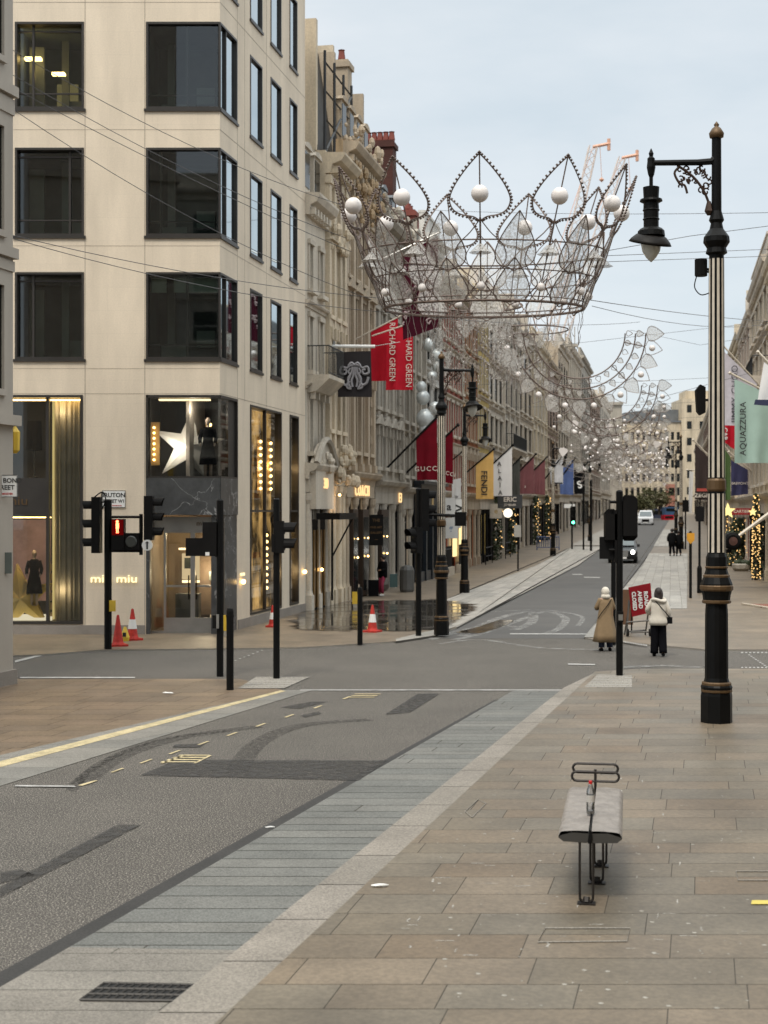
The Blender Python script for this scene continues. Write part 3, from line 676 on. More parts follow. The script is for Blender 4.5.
# entrance
a, b = 0.0, MT
en = E('entrance', None, None); en.parent = mod
mb = MB(); mb.box(xf(219), -.02, .0, .5, 0, MT); mb.box(X2, X2+.10, .0, .3, 0, MT); mb.obj('door_jamb', marb, mod)
bpy.data.objects.remove(en)
mb = MB(); mb.box(.02, CW, .0, .25, 0, MT); rot(mb).obj('door_jamb', marb, mod)
mb = MB(); X3 = xf(219)
mb.box(X2+.1, X3, .35, .43, b-.42, b-.05); mb.box(X2+.1, X3, .35, .43, 0.04, .1)
mb.obj('transom', steel, mod)
text('miu miu', (X2+X3)/2+.65, b-.23, .2, goldp, mod, y=.33)
dx = [X2+.1, X2+.42, X2+1.35, X3]
for i, (p, q) in enumerate(((X2+.42, X2+1.2), (X2+1.2, X3-.08))):
    mb = MB(); rframe(mb, p, q, .04, b-.42, .06, .36, .42); mb.box(p+.06, q-.06, .36, .42, .1, .45); mb.box(p+.06, q-.06, .37, .41, 1.28, 1.33); d_ = mb.obj('door', steel, mod)
    mb = MB(); mb.quad((p, .39, .04), (q, .39, .04), (q, .39, b-.42), (p, .39, b-.42)); mb.obj('pane', glassc, d_)
    hx = q-.1 if i == 0 else p+.1
    mb = MB(); mb.tube([(hx, .3, .95), (hx, .3, 1.6)], .018, 6); mb.obj('handle', blackm, d_)
mb = MB(); mb.quad((X2+.1, .38, 0), (X2+.42, .38, 0), (X2+.42, .38, b-.42), (X2+.1, .38, b-.42)); mb.obj('side_light', glassc, mod)
rm = room(mod, X2+.05, X3+.1, 0.02, b, 3.6, m=mat('shop_deep', (.20, .15, .10), .7))
mb = MB()
mb.box(X2+.5, X3-.1, 3.4, 3.5, 1.25, 1.32); mb.box(X2+.6, X3-.2, 3.4, 3.5, 1.9, 1.96); mb.box(X2+.4, X2+1.3, 3.4, 3.5, 2.2, 2.26); mb.box(X2+1.3, X3-.2, 3.3, 3.35, .4, 1.1)
mb.obj('lit_shelf', warm2, mod)
mb = MB(); mb.box(X2+1.32, X3-.15, 3.36, 3.4, .25, 1.0); mb.box(X2+1.32, X3-.15, 3.36, 3.4, 1.35, 1.75); mb.box(X2+.5, X2+1.25, 3.36, 3.4, 1.35, 2.1); mb.obj('back_wall_glow', emat('shelf_glow', (1, .72, .4), .6), mod)  # added emissive boxes stand in for light on the back wall
mb = MB(); mb.box(X2+.5, X2+1.15, 2.0, 2.6, 0.05, 1.0); mb.box(X2+.7, X2+.9, 2.4, 2.5, 1.7, 2.0); mb.box(X3-.5, X3-.35, 2.6, 2.8, 1.0, 1.35); mb.box(X2+1.35, X2+1.55, 2.8, 3, 1.35, 1.6)
mb.obj('shop_counter', mat('counter_dark', (.06, .07, .06), .4), mod)
mb = MB(); mb.box(X2+.6, X3-.2, .9, 3.2, MT-.12, MT-.1); mb.obj('ceiling_light', warmlow, mod)
# gold fascia lettering on the stone pier
text('miu miu', xf(114), zf(579), .30, emat('letter_glow', (1, .85, .45), 1.3), mod, y=-.03, ext=.015, sx=1.3)
# ---- big left shop window
x0, x1 = xf(-40), xf(83); xm = xf(47)
mb = MB(); rframe(mb, x0, x1, SB, SH, .07, -.03, .3); mb.box(xm-.04, xm+.04, .05, .2, SB+.07, SH-.07); mb.box(x0+.07, xm-.04, .05, .12, zf(515), zf(478)); w = mb.obj('shop_window', bronze, mod)
mb = MB(); mb.quad((x0, .13, SB), (x1, .13, SB), (x1, .13, SH), (x0, .13, SH)); mb.obj('pane', glassc, w); room(w, x0, x1, SB, SH, 2.2, m=shopdark)
text('miu miu', xf(3), zf(501), .34, goldp, w, y=.03, sx=1.2)
mb = MB(); n = 60; pts = []
for i in range(n+1):
    u = i/n; pts.append((xm+.05+(x1-.1-xm)*u, .40+.028*sin(u*42)+.012*sin(u*71)))
for i in range(n): mb.quad((pts[i][0], pts[i][1], SB+.05), (pts[i+1][0], pts[i+1][1], SB+.05), (pts[i+1][0], pts[i+1][1], SH-.08), (pts[i][0], pts[i][1], SH-.08))
mb.obj('curtain', curtm, w, smooth=True)
mb = MB(); mb.box(xm+.07, xm+.12, .32, .36, SB+.1, zf(400)); mb.obj('edge_light', emat('dim_edge', (1, .75, .3), .5), w)
mb = MB(); mb.box(x0, xf(35), 1.9, 1.95, zf(605), zf(520)); mb.obj('backdrop', mat('pink_back', (.5, .33, .36), .7, var=.4), w)
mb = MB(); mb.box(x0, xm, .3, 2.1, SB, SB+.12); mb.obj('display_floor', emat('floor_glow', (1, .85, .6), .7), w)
mb = MB()
for i in range(6): mb.box(xf(36), xf(44), 1.2, 1.5, zf(565+i*10)-.2, zf(565+i*10)-.02)
mb.obj('shelf', shoptan, w)
o = star(.95, .38, .2, .15).obj('display_star', mat('star_yellow', (.85, .62, .18), .5), loc=(PX0+xf(15), PY0+.7, zf(600))); tag(o, 'yellow star behind the ground-floor shop window at far left', 'display star')
mannequin((PX0+xf(29), PY0+.6, zf(607)), 1.5, blackc, 'mannequin in a black dress in the ground-floor window by the yellow star')
mb = MB(); mb.box(x0, x1-.1, .2, .34, SH-.13, SH-.10); mb.box(x0, xm, .3, .5, zf(515)-.08, zf(515)-.05); mb.obj('ceiling_light', warm, w)
# lamp silhouette in upper half
e = E('table_lamp', 'dark shaded lamp standing in the upper part of the left shop window', 'lamp', (PX0+xf(27), PY0+.8, zf(478)+.02)); mb = MB(); mb.lathe([(.15, 0), (.02, .05), (.02, .75)], 8); mb.obj('stem', steel, e)
mb = MB(); mb.lathe([(.22, .75), (.20, 1.55), (.05, 1.56)], 12); mb.obj('lamp_shade', blackr, e)
mb = MB(); mb.box(x0, xm, .3, 1.6, zf(478)-.05, zf(478)); mb.obj('display_floor', MATS['office_grey'], w)
# ---- side shop windows with bulbs
def glowmat():  # bulb light on the brass curtain is put in as emission
    m, nt = newmat('curtain_glow'); L = nt.links; out = nd(nt, 'ShaderNodeOutputMaterial'); e_ = nd(nt, 'ShaderNodeEmission'); e_.inputs[0].default_value = (1, .58, .20, 1)
    tc = nd(nt, 'ShaderNodeTexCoord'); mp = nd(nt, 'ShaderNodeMapping'); mp.inputs['Scale'].default_value = (1, 1, .45); n = nd(nt, 'ShaderNodeTexNoise', Scale=2.2, Detail=4.0); L.new(tc.outputs['Object'], mp.inputs[0]); L.new(mp.outputs[0], n.inputs[0])
    mr = nd(nt, 'ShaderNodeMapRange'); mr.inputs[1].default_value = .42; mr.inputs[2].default_value = .68; mr.inputs[3].default_value = .04; mr.inputs[4].default_value = .85; L.new(n.outputs['Fac'], mr.inputs[0]); L.new(mr.outputs[0], e_.inputs[1]); L.new(e_.outputs[0], out.inputs[0]); return m
glowcurt = glowmat()
for c0, c1, nb in ((cols[0][0], cols[1][1], 3), (cols[2][0], cols[2][1]+.15, 1)):
    a, b = .35, SH-.05
    mb = MB(); rframe(mb, c0, c1, a, b, .06, -.03, .3); mb.box(c0, c1, .0, .1, 3.3, 3.36)
    if nb == 3: mb.box((c0+c1)/2-.03, (c0+c1)/2+.03, .0, .1, a, b)
    w = rot(mb).obj('shop_window', bronze, mod); mb = MB(); mb.quad((c0, .08, a), (c1, .08, a), (c1, .08, b), (c0, .08, b)); rot(mb).obj('pane', glassc, w)
    room(w, c0, c1, a, b, 1.5, True, mat('shop_brown', (.16, .11, .07), .6))
    bulbs(w, [c0+(c1-c0)*(i+.6)/nb for i in range(nb)], .20, 4.0, 5.4, 8, .05, True)
    bulbs(w, [c0+(c1-c0)*.75], .22, 1.0, 2.6, 9, .05, True)
    bw_ = (c1-c0)/5
    for i in range(5):
        mb = MB(); x_ = c0+bw_*i; mb.quad((x_, .32, a), (x_+bw_*.5, .42, a), (x_+bw_*.5, .42, b), (x_, .32, b)); mb.quad((x_+bw_*.5, .42, a), (x_+bw_, .32, a), (x_+bw_, .32, b), (x_+bw_*.5, .42, b)); rot(mb).obj('brass_curtain', glowcurt, w)
    mb = MB(); mb.box(c0+.3*(c1-c0), c1-.1, .9, 1.0, .5, 2.6)
    rot(mb).obj('lit_display', warm2, w)
    mb = MB(); mb.box(c0+.05, c1-.05, 1.0, 1.05, 2.7, 3.7); rot(mb).obj('display_shelf', shoptan, w)
mb = MB(); mb.sphere((SL-.35, -.08, 1.35), .07); mb.sphere((CW+.35, -.08, 1.35), .07); rot(mb).obj('wall_light', warm, mod, smooth=True)
text('MIU MIU', CW+.45, 1.55, .12, emat('letter_glow', (1, .85, .45), 1.6), mod, y=-.03).matrix_local = MS
# street sign (on wall)
def plate(name, lab, cat, loc, w_, h_, lines, m=white, rz=0, colr=None, grp=None, frame=None, th=.02):
    e = E(name, lab, cat, loc, rz, grp); mb = MB(); mb.box(-w_/2, w_/2, 0, th, -h_/2, h_/2); mb.obj('plate', m, e)
    if frame:
        mb = MB(); rframe(mb, -w_/2, w_/2, -h_/2, h_/2, .012, -.004, 0.0); mb.obj('border', frame, e)
    for (s, x, z, sz, mm, *r_) in lines: text(s, x, z, sz, mm, e, y=-.004, ext=.002, ang=(r_[0] if r_ else 0), sx=(r_[1] if len(r_) > 1 else 1), bold=sz*.02)
    return e
lred = mat('letter_red', (.55, .03, .03), .6); lblk = mat('letter_black', (.02, .02, .02), .6)
plate('street_sign', 'white street name plate on the cream pier behind the lit red signal', 'street sign', (PX0+xf(114), PY0-.03, zf(499)), .62, .46, [('BRUTON', -.02, .10, .16, lblk), ('STREET W1', -.0, -.06, .13, lblk, 0, .88), ('CITY OF WESTMINSTER', 0, -.18, .04, lred)], frame=lblk)
# ================================================================ near left building
nb_ = E('stone_building', 'pale stone building end with cornices at the far left edge', 'building', (-7.12, 28.4, 0))
lim = mat('grey_limestone', (0.43, 0.385, 0.33), .8, var=.18, scale=.7, fine=.06, bump=.1, streak=True)
AN = math.atan2(1, .266)
mb = MB(); mb.box(-6, 0, 0.0, 5, 0.28, 22); 
nb_.rotation_euler = (0, 0, AN)
mb.obj('wall', lim, nb_)
mb = MB(); mb.box(-6.05, .06, -.06, 5, 0, .28); mb.obj('plinth', plinth, nb_)
mb = MB()
for z, h_, p_ in ((4.95, .2, .13), (7.9, .2, .03), (8.15, .2, .09), (10.9, .3, .03), (11.25, .2, .09), (14.6, .3, .1)):
    mb.box(-6.05, p_*.8, -p_, 5, z, z+h_)
mb.obj('cornice', lim, nb_)
mb = MB()
for z0, z1 in ((5.6, 7.6), (8.6, 10.6), (11.9, 14.2)): mb.box(-1.3, -.45, -.01, .05, z0, z1)
mb.obj('window', darkglass, nb_)
mb = MB()
for z0, z1 in ((5.6, 7.6), (8.6, 10.6), (11.9, 14.2)): rframe(mb, -1.42, -.33, z0-.1, z1+.1, .12, -.07, 0)
mb.obj('window_surround', lim, nb_)
q = W(4, 486, 28.0)
plate('street_sign', 'white street name plate on the pale stone pier at far left', 'street sign', (q.x, q.y, q.z), .5, .42, [('NEW BOND', 0, .10, .12, lblk), ('STREET', 0, -.03, .12, lblk), ('WESTMINSTER', 0, -.15, .05, lred)], frame=lblk, rz=.1)
q = W(5, 563, 28.1); mb = MB(); mb.box(-.18, .12, 0, .05, -.2, .2); tag(mb.obj('wall_box', mat('grey_green', (.11, .13, .12), .6), loc=tuple(q)), 'small grey-green panel fixed on the stone pier at far left', 'panel')
q = W(15, 432, 29.0); mb = MB(); mb.lathe([(.03, -.42), (.09, -.36), (.1, .0), (.04, .08), (.01, .14)], 8); mb.obj('wall_lantern', yellowm, loc=tuple(q)); tag(bpy.data.objects['wall_lantern'], 'amber lantern glimpsed behind the stone cornice at far left', 'lantern')

def fill_light(p, e_, r_=.12, col=(1, .78, .5)):  # unseen point lights added to brighten the shop displays
    l_ = bpy.data.lights.new('fill_light', 'POINT'); l_.energy = e_; l_.shadow_soft_size = r_; l_.color = col; o = bpy.data.objects.new('fill_light', l_); C.objects.link(o); o.location = p
fill_light((PX0+xf(172), PY0+.3, SH-1.4), 26, col=(1, .9, .78)); fill_light((PX0+xf(192), PY0+.28, SH-.35), 18, col=(1, .9, .78)); fill_light((PX0+xf(60), PY0+.24, SH-.4), 4); fill_light((PX0+xf(60), PY0+.24, 1.2), 3); fill_light((PX0+xf(28), PY0+.4, zf(520)), 26)
fill_light((PX0+xf(185), PY0+1.6, 2.7), 60); fill_light((PX0+xf(195), PY0+2.6, 1.6), 40)
for t_ in ((cols[0][0]+cols[0][1])/2, (cols[1][0]+cols[1][1])/2, (cols[2][0]+cols[2][1])/2+.1):
    for z_ in (4.7, 1.4):
        p = MS @ V((t_, .24, z_)); fill_light((PX0+p.x, PY0+p.y, z_), 16, col=(1, .66, .32))
# ================================================================ street buildings
slate = mat('slate_roof', (0.05, 0.048, 0.045), .6, var=.3, scale=2, fine=.15)
lead = mat('lead_grey', (0.13, 0.14, 0.15), .5, var=.3)
brickr = mat('red_brick', (0.33, 0.07, 0.04), .85, var=.3, joints=(.24, .08, 0, .75, .01, .75))
brickd = mat('chimney_brick', (0.085, 0.028, 0.02), .9, var=.35, joints=(.24, .08, 0, .7, .01, .75))
terra = mat('terracotta', (0.20, 0.05, 0.035), .8)
iron = mat('wrought_iron', (.02, .021, .022), .5)
winw = mat('window_white', (.52, .50, .46), .5)
goldl = emat('lit_gold_letters', (1.0, .62, .28), 1.1)
def stone(nm, c, **k): return mat(nm, c, .82, var=.42, scale=.9, fine=.08, fscale=14, streak=True, bump=.15, bscale=12, **k)
def arcpts(x, z, w, rise, n=8): return [(x-w/2+w*i/n, z+rise*sin(pi*i/n)) for i in range(n+1)]
def building(lab, org, rz, L_, top, sm, tr, floors, bays, gf=4.4, roof='parapet', rh=2.2, wf=.56, arch=(), ped=(), pil=False, balc=(), quoin=False, far=False, chim=(), dorm=0, dep=11, shop=(None, None), wm_=None, corn=.55, sb=1.2, name='terrace_building', glow=.3, seed=0, colm=None):
    rr = random.Random(seed); e = E(name, lab, 'building', tuple(org), rz)
    bw = L_/bays; ops = []
    for fi, (a, b) in enumerate(floors):
        for i in range(bays): c = bw*(i+.5); ops.append((c-bw*wf/2, c+bw*wf/2, a, b))
    nsh = max(1, min(3, bays)); sw = L_/nsh
    sops = [(sw*i+.35, sw*(i+1)-.35, .5 if i % 2 == 0 else .05, gf-1.0) for i in range(nsh)]
    mb = MB(); face(mb, 0, L_, -.3, top, ops+sops, .14)
    mb.quad((0, 0, -.3), (0, dep, -.3), (0, dep, top), (0, 0, top)); mb.quad((L_, 0, -.3), (L_, dep, -.3), (L_, dep, top), (L_, 0, top)); mb.quad((0, dep, -.3), (L_, dep, -.3), (L_, dep, top), (0, dep, top)); mb.quad((0, 0, top), (L_, 0, top), (L_, dep, top), (0, dep, top))
    mb.obj('wall', sm, e)
    # cornices and string courses
    mb = MB(); p = corn
    def corn_(z, p, h):
        mb.sweep_x([(0.0, z-h), (-p*.25, z-h), (-p*.35, z-h*.55), (-p*.8, z-h*.4), (-p, z-h*.12), (-p, z), (0.0, z+.03)], 0.01, L_-.01)
    corn_(top-.1, p, .7); corn_(gf, .45, .5)
    for fi, (a, b) in enumerate(floors[1:]): corn_(a-.42, .18, .2)
    if not far:
        for i in range(int(L_/.42)): mb.box(.12+i*.42, .30+i*.42, -p*.62, -.02, top-.78, top-.55)
    mb.obj('cornice', tr, e)
    # pilasters / quoins
    if pil:
        for i in range(bays+1):
            x = min(max(bw*i, .18), L_-.18); mb = MB(); mb.box(x-.16, x+.16, -.16, -.001, gf+.05, top-.85); mb.box(x-.22, x+.22, -.22, -.001, top-1.15, top-.86); mb.box(x-.22, x+.22, -.22, -.001, gf+.05, gf+.35); mb.obj('pilaster', tr, e)
    if quoin:
        mb = MB(); z = gf+.1; k = 0
        while z < top-1.1:
            w_ = .5 if k % 2 else .32; mb.box(.02, w_, -.07, -.001, z, z+.32); mb.box(L_-w_, L_-.02, -.07, -.001, z, z+.32); z += .37; k += 1
        mb.obj('quoin', tr, e)
    # windows
    for fi, (a, b) in enumerate(floors):
        ww = bw*wf; hh = b-a
        mb = MB()
        if not far or fi < 2:
            mb.box(-ww/2-.12, -ww/2, -.05, -.001, 0, hh); mb.box(ww/2, ww/2+.12, -.05, -.001, 0, hh); mb.box(-ww/2-.16, ww/2+.16, -.1, -.001, hh, hh+.16)
        mb.box(-ww/2-.2, ww/2+.2, -.2, -.001, -.14, 0)
        if fi in ped: mb.prism([(-ww/2-.3, hh+.2), (ww/2+.3, hh+.2), (0, hh+.62)], -.28, -.002)
        if fi in arch: mb.prism([(-ww/2-.16, hh+.16)]+[(x, z+.16) for x, z in arcpts(0, hh, ww+.32, .42)][::-1][1:-1][::-1]+[(ww/2+.16, hh+.16)], -.14, -.002)
        if fi in (0,) and not far:
            mb.box(-ww/2-.14, -ww/2-.02, -.25, -.09, hh-.25, hh+.16); mb.box(ww/2+.02, ww/2+.14, -.25, -.09, hh-.25, hh+.16)
        W0 = mb.mesh('window', tr)
        mb = MB(); rframe(mb, -ww/2, ww/2, 0, hh, .06, .06, .13); mb.box(-ww/2+.06, ww/2-.06, .07, .12, hh*.5-.03, hh*.5+.03)
        if not far: mb.box(-.02, .02, .08, .12, .06, hh-.06)
        F0 = mb.mesh('frame', wm_ or winw)
        mb = MB(); mb.quad((-ww/2, .09, 0), (ww/2, .09, 0), (ww/2, .09, hh), (-ww/2, .09, hh)); P0_ = mb.mesh('pane', darkglass)
        for i in range(bays):
            o = bpy.data.objects.new('window', W0); C.objects.link(o); o.parent = e; o.location = (bw*(i+.5), 0, a)
            f_ = bpy.data.objects.new('frame', F0); C.objects.link(f_); f_.parent = o
            g_ = bpy.data.objects.new('pane', P0_); C.objects.link(g_); g_.parent = o
    for fi in balc:
        a = floors[fi][0]; mb = MB(); mb.sweep_x([(0, a-.15), (-.75, a-.15), (-.75, a-.28), (-.3, a-.7), (0, a-.75)], .3, L_-.3); b_ = mb.obj('balcony', tr, e)
        mb = MB(); mb.tube([(.32, -.72, a+.8), (L_-.32, -.72, a+.8)], .025, 4); mb.tube([(.32, -.72, a-.08), (L_-.32, -.72, a-.08)], .02, 4)
        mb.tube([(.32, 0, a+.8), (.32, -.72, a+.8)], .02, 4); mb.tube([(L_-.32, 0, a+.8), (L_-.32, -.72, a+.8)], .02, 4)
        n = int((L_-.6)/.13)
        for i in range(n+1): x = .32+(L_-.64)*i/n; mb.tube([(x, -.72, a-.15), (x, -.72, a+.8)], .011, 3)
        for i in range(6): mb.tube([(.32, -.12*i-.06, a-.15), (.32, -.12*i-.06, a+.8)], .011, 3)
        mb.obj('railing', iron, b_)
    # ground floor
    lit, sg = shop
    mb = MB(); mb.box(.12, L_-.12, -.12, -.001, gf-.95, gf-.5); mb.obj('fascia', lit or tr, e)
    for i in range(nsh+1):
        x = min(max(sw*i, .3), L_-.3); mb = MB()
        if far: mb.box(x-.24, x+.24, -.14, -.001, -.1, gf-.96)
        else:
            mb.box(x-.2, x+.2, -.2, -.001, -.1, .55); mb.lathe([(.17, .55), (.14, .7), (.14, 2.2), (.12, gf-1.35), (.18, gf-1.2), (.2, gf-.97)], 10, cx=x, cy=-.03)
        mb.obj('column', colm or (tr if seed % 3 else blackr) if seed > 5 else tr, e)
    for i, o_ in enumerate(sops):
        mb = MB(); rframe(mb, *o_, .07, .04, .12)
        if i % 2: mb.box((o_[0]+o_[1])/2-.04, (o_[0]+o_[1])/2+.04, .05, .1, o_[2], o_[3]-.5)
        mb.box(o_[0]+.07, o_[1]-.07, .05, .1, o_[3]-.6, o_[3]-.54)
        f_ = mb.obj('shop_window', blackr if rr.random() < .6 else bronze, e); mb = MB(); mb.quad((o_[0], .08, o_[2]), (o_[1], .08, o_[2]), (o_[1], .08, o_[3]), (o_[0], .08, o_[3])); mb.obj('pane', darkglass, f_)
        if not far or glow > .5:
            mb = MB(); mb.box(o_[0], o_[1], 1.4, 1.5, 0, o_[3]); mb.box(o_[0], o_[1], .3, 1.4, -.02, .03); mb.obj('shop_interior', mat('shop_back', (.3, .24, .17), .7), f_)
            mb = MB(); 
            for q in range(3): x = o_[0]+(o_[1]-o_[0])*(q+.5)/3; mb.box(x-.1, x+.1, 1.0, 1.1, .6+rr.random(), 1.9+rr.random())
            mb.obj('lit_display', warm2, f_)
    # roof
    if roof == 'mansard':
        mb = MB(); t = top+.02
        mb.add([(0.05, sb*.3, t), (L_-.05, sb*.3, t), (L_-.05, sb, t+rh), (.05, sb, t+rh), (.05, dep, t), (L_-.05, dep, t), (L_-.05, dep-1, t+rh), (.05, dep-1, t+rh)], [(0, 1, 2, 3), (3, 2, 6, 7), (7, 6, 5, 4), (0, 3, 7, 4), (1, 5, 6, 2)])
        r_ = mb.obj('roof', slate, e)
        for i in range(dorm):
            x = L_*(i+.5)/dorm; mb = MB(); dh = min(rh*.72, 1.5); mb.box(x-.45, x+.45, .12, sb+.4, t, t+dh); mb.prism([(x-.55, t+dh), (x+.55, t+dh), (x+.4, t+dh+.14), (x, t+dh+.22), (x-.4, t+dh+.14)], .04, sb+.6); d_ = mb.obj('dormer', tr if seed % 2 else lead, r_)
            mb = MB(); mb.box(x-.33, x+.33, .095, .119, t+.2, t+dh-.12); mb.obj('pane', darkglass, d_)
        mb = MB(); mb.box(-.12, .12, .3, dep, top, t+rh+.35); mb.box(L_-.12, L_+.1, .35, dep, top, t+rh+.3); mb.obj('party_wall', tr, e)
    else:
        mb = MB(); mb.box(.02, L_-.02, -.02, .25, top-.08, top+rh*.4); mb.box(0, L_, -.08, .3, top+rh*.4, top+rh*.4+.12); mb.obj('parapet', tr, e)
    for (cx, cy, cw, cz, cm, np) in chim:
        mb = MB(); mb.box(cx-cw/2, cx+cw/2, cy-.5, cy+.5, top-.5, cz); mb.box(cx-cw/2-.1, cx+cw/2+.1, cy-.6, cy+.6, cz-.35, cz-.1); ch = mb.obj('chimney', cm, e)
        for i in range(np): mb = MB(); mb.lathe([(.13, cz), (.16, cz+.1), (.12, cz+.45), (.15, cz+.5)], 8, cx-cw/2+cw*(i+.5)/np, cy); mb.obj('chimney_pot', terra, ch)
    return e
def fl(gf, top, n, hf=.62):
    h = (top-1.0-gf)/n; return [(gf+.55+h*i, gf+.55+h*i+h*hf) for i in range(n)]
def left(px0, px1, **k):
    t0, t1 = tL(px0), tL(px1); return dict(org=LP(t0, 0, gz(PY0+t0)), rz=AL, L_=(t1-t0)*sc, **k)
whs = stone('white_stucco', (.60, .535, .44)); crs = stone('cream_stucco', (.64, .54, .40)); och = stone('ochre_stone', (.52, .375, .225)); ochd = stone('buff_stone', (.46, .375, .275)); grs = stone('grey_stone', (.41, .37, .31)); pls = stone('pale_stone', (.60, .53, .44)); yel = stone('yellow_stone', (.52, .38, .12)); brn = stone('brown_stone', (.26, .17, .12)); wht = stone('white_render', (.62, .60, .56))
B = []
# A: narrow white
a_ = left(305, 325.2, lab='narrow white stucco building with slate mansard beside the cream corner block', top=13.9, sm=whs, tr=whs, floors=[(5.3, 7.3), (8.0, 9.8), (10.7, 12.2)], bays=2, gf=4.9, roof='mansard', rh=2.2, wf=.3, dorm=2, corn=.5, sb=1.0, balc=(1,), seed=1, shop=(None, None))
A = building(**a_)
# rooftop side gable of B seen above A
t0 = tL(325)
b_ = left(325.2, 343, lab='cream classical building with tall pilasters and high slate roof, second from the corner block', top=15.9, sm=crs, tr=crs, floors=[(6.2, 9.6), (10.2, 12.6), (13.2, 14.7)], bays=3, gf=5.2, roof='mansard', rh=4.2, wf=.42, ped=(1,), arch=(0,), pil=True, dorm=0, corn=.7, sb=.9, seed=2)
Bb = building(**b_)
c_ = left(343, 372, lab='ochre stone building with carved upper storey, iron-framed roof glazing and bay windows', top=17.0, sm=och, tr=ochd, floors=[(5.6, 8.4), (9.2, 11.4), (12.1, 14.0), (14.6, 15.9)], bays=4, gf=4.8, roof='mansard', rh=2.8, wf=.42, arch=(0, 2), ped=(1,), pil=True, quoin=True, dorm=4, corn=.6, sb=.9, seed=3)
Cb = building(**c_)
d_ = left(372, 400, lab='grey stone building with rusticated quoins under a tall dark red brick chimney', top=15.4, sm=grs, tr=grs, floors=fl(4.6, 15.4, 4), bays=4, gf=4.6, roof='mansard', rh=2.2, wf=.42, quoin=True, ped=(0,), corn=.7, dorm=3, seed=4)
Db = building(**d_)
def stack(e, x0, x1, y0, y1, z0, z1, m, np):
    mb = MB(); mb.box(x0, x1, y0, y1, z0, z1); mb.box(x0-.08, x1+.08, y0-.08, y1+.08, z1-.3, z1-.1); ch = mb.obj('chimney', m, e)
    for i in range(np): mb = MB(); mb.lathe([(.13, z1), (.15, z1+.1), (.11, z1+.4), (.14, z1+.45)], 8, (x0+x1)/2, y0+(y1-y0)*(i+.5)/np); mb.obj('chimney_pot', terra, ch)
Ld = (tL(400)-tL(372))*sc; stack(Db, Ld-.9, Ld-.1, .15, 1.45, 15.4, 19.6, brickd, 5)
stack(Cb, 2.2, 2.9, .3, .95, 17, 20.6, ochd, 1)
e_ = left(400, 424, lab='brown-grey stone building with carved cornice behind the deep red flags', top=15.2, sm=ochd, tr=grs, floors=fl(4.4, 15.2, 4), bays=4, gf=4.4, roof='mansard', rh=2.0, wf=.45, pil=True, arch=(1,), dorm=3, seed=5, glow=.1); building(**e_)
e_ = left(424, 439, lab='plain white rendered building with a large grid window behind the lamp posts', top=17.0, sm=wht, tr=wht, floors=fl(4.4, 17, 4), bays=2, gf=4.4, roof='parapet', wf=.7, wm_=blackr, seed=6); building(**e_)
e_ = left(439, 463, lab='red brick building with vertical white stone bands down its front', top=15.6, sm=brickr, tr=whs, floors=fl(4.4, 15.6, 4, .7), bays=5, gf=4.4, roof='mansard', rh=2, wf=.42, quoin=True, dorm=2, seed=7, chim=[(8, 3, 1.8, 20.5, terra, 3)], wm_=winw); building(**e_)
e_ = left(463, 478, lab='orange-brown brick and terracotta building with arched windows behind the yellow flag', top=16.0, sm=mat('orange_brick', (.40, .15, .06), .85, var=.3), tr=ochd, floors=fl(4.4, 16, 4), bays=4, gf=4.4, roof='parapet', wf=.5, arch=(0, 1, 2), seed=8); building(**e_)
e_ = left(478, 489, lab='narrow yellow-painted stone building front in the middle of the left terrace', top=17.5, sm=yel, tr=pls, floors=fl(4.4, 17.5, 4), bays=3, gf=4.4, wf=.45, seed=9); building(**e_)
specs = [(489, 503, 'pale stone building with black framed tall windows past the yellow front', 16.8, pls, whs, dict(wm_=blackr, roof='mansard')),
 (503, 518, 'grey stone building with deep balconies in the far left terrace', 17.2, grs, pls, dict(balc=(1,), pil=True)),
 (518, 532, 'buff stone building behind the maroon flags', 17.5, ochd, pls, dict(ped=(0,), roof='mansard', glow=.8)),
 (532, 546, 'cream stone building with bay cornice beyond the maroon flags', 17.8, pls, crs, dict(pil=True)),
 (546, 558, 'brown stone building beyond the white hanging flag', 17.3, brn, ochd, dict(roof='mansard')),
 (558, 568, 'tall buff corner tower with rooftop aerials in the far left terrace', 20.5, ochd, pls, dict(arch=(2,))),
 (568, 580, 'far pale stone building with tall stone piers', 21.5, pls, pls, dict(pil=True)),
 (580, 590, 'far grey stone building under the string of leaf lights', 22.5, grs, grs, dict()),
 (590, 600, 'far brown brick building near the end of the left terrace', 19.5, brn, pls, dict(roof='mansard')),
 (600, 610, 'last cream stone building visible at the end of the left terrace', 21, pls, pls, dict())]
for i, (p0, p1, lab, top, m1, m2, kw) in enumerate(specs):
    L_ = (tL(p1)-tL(p0))*sc; kw.setdefault('glow', .1); kw.setdefault('wm_', [winw, blackr, bronze][i % 3])
    building(**left(p0, p1, lab=lab, top=top, sm=m1, tr=m2, floors=fl(4.4, top, 4), bays=max(3, int(min(L_, 22)/3.2)), far=True, wf=.6, seed=20+i, **kw))
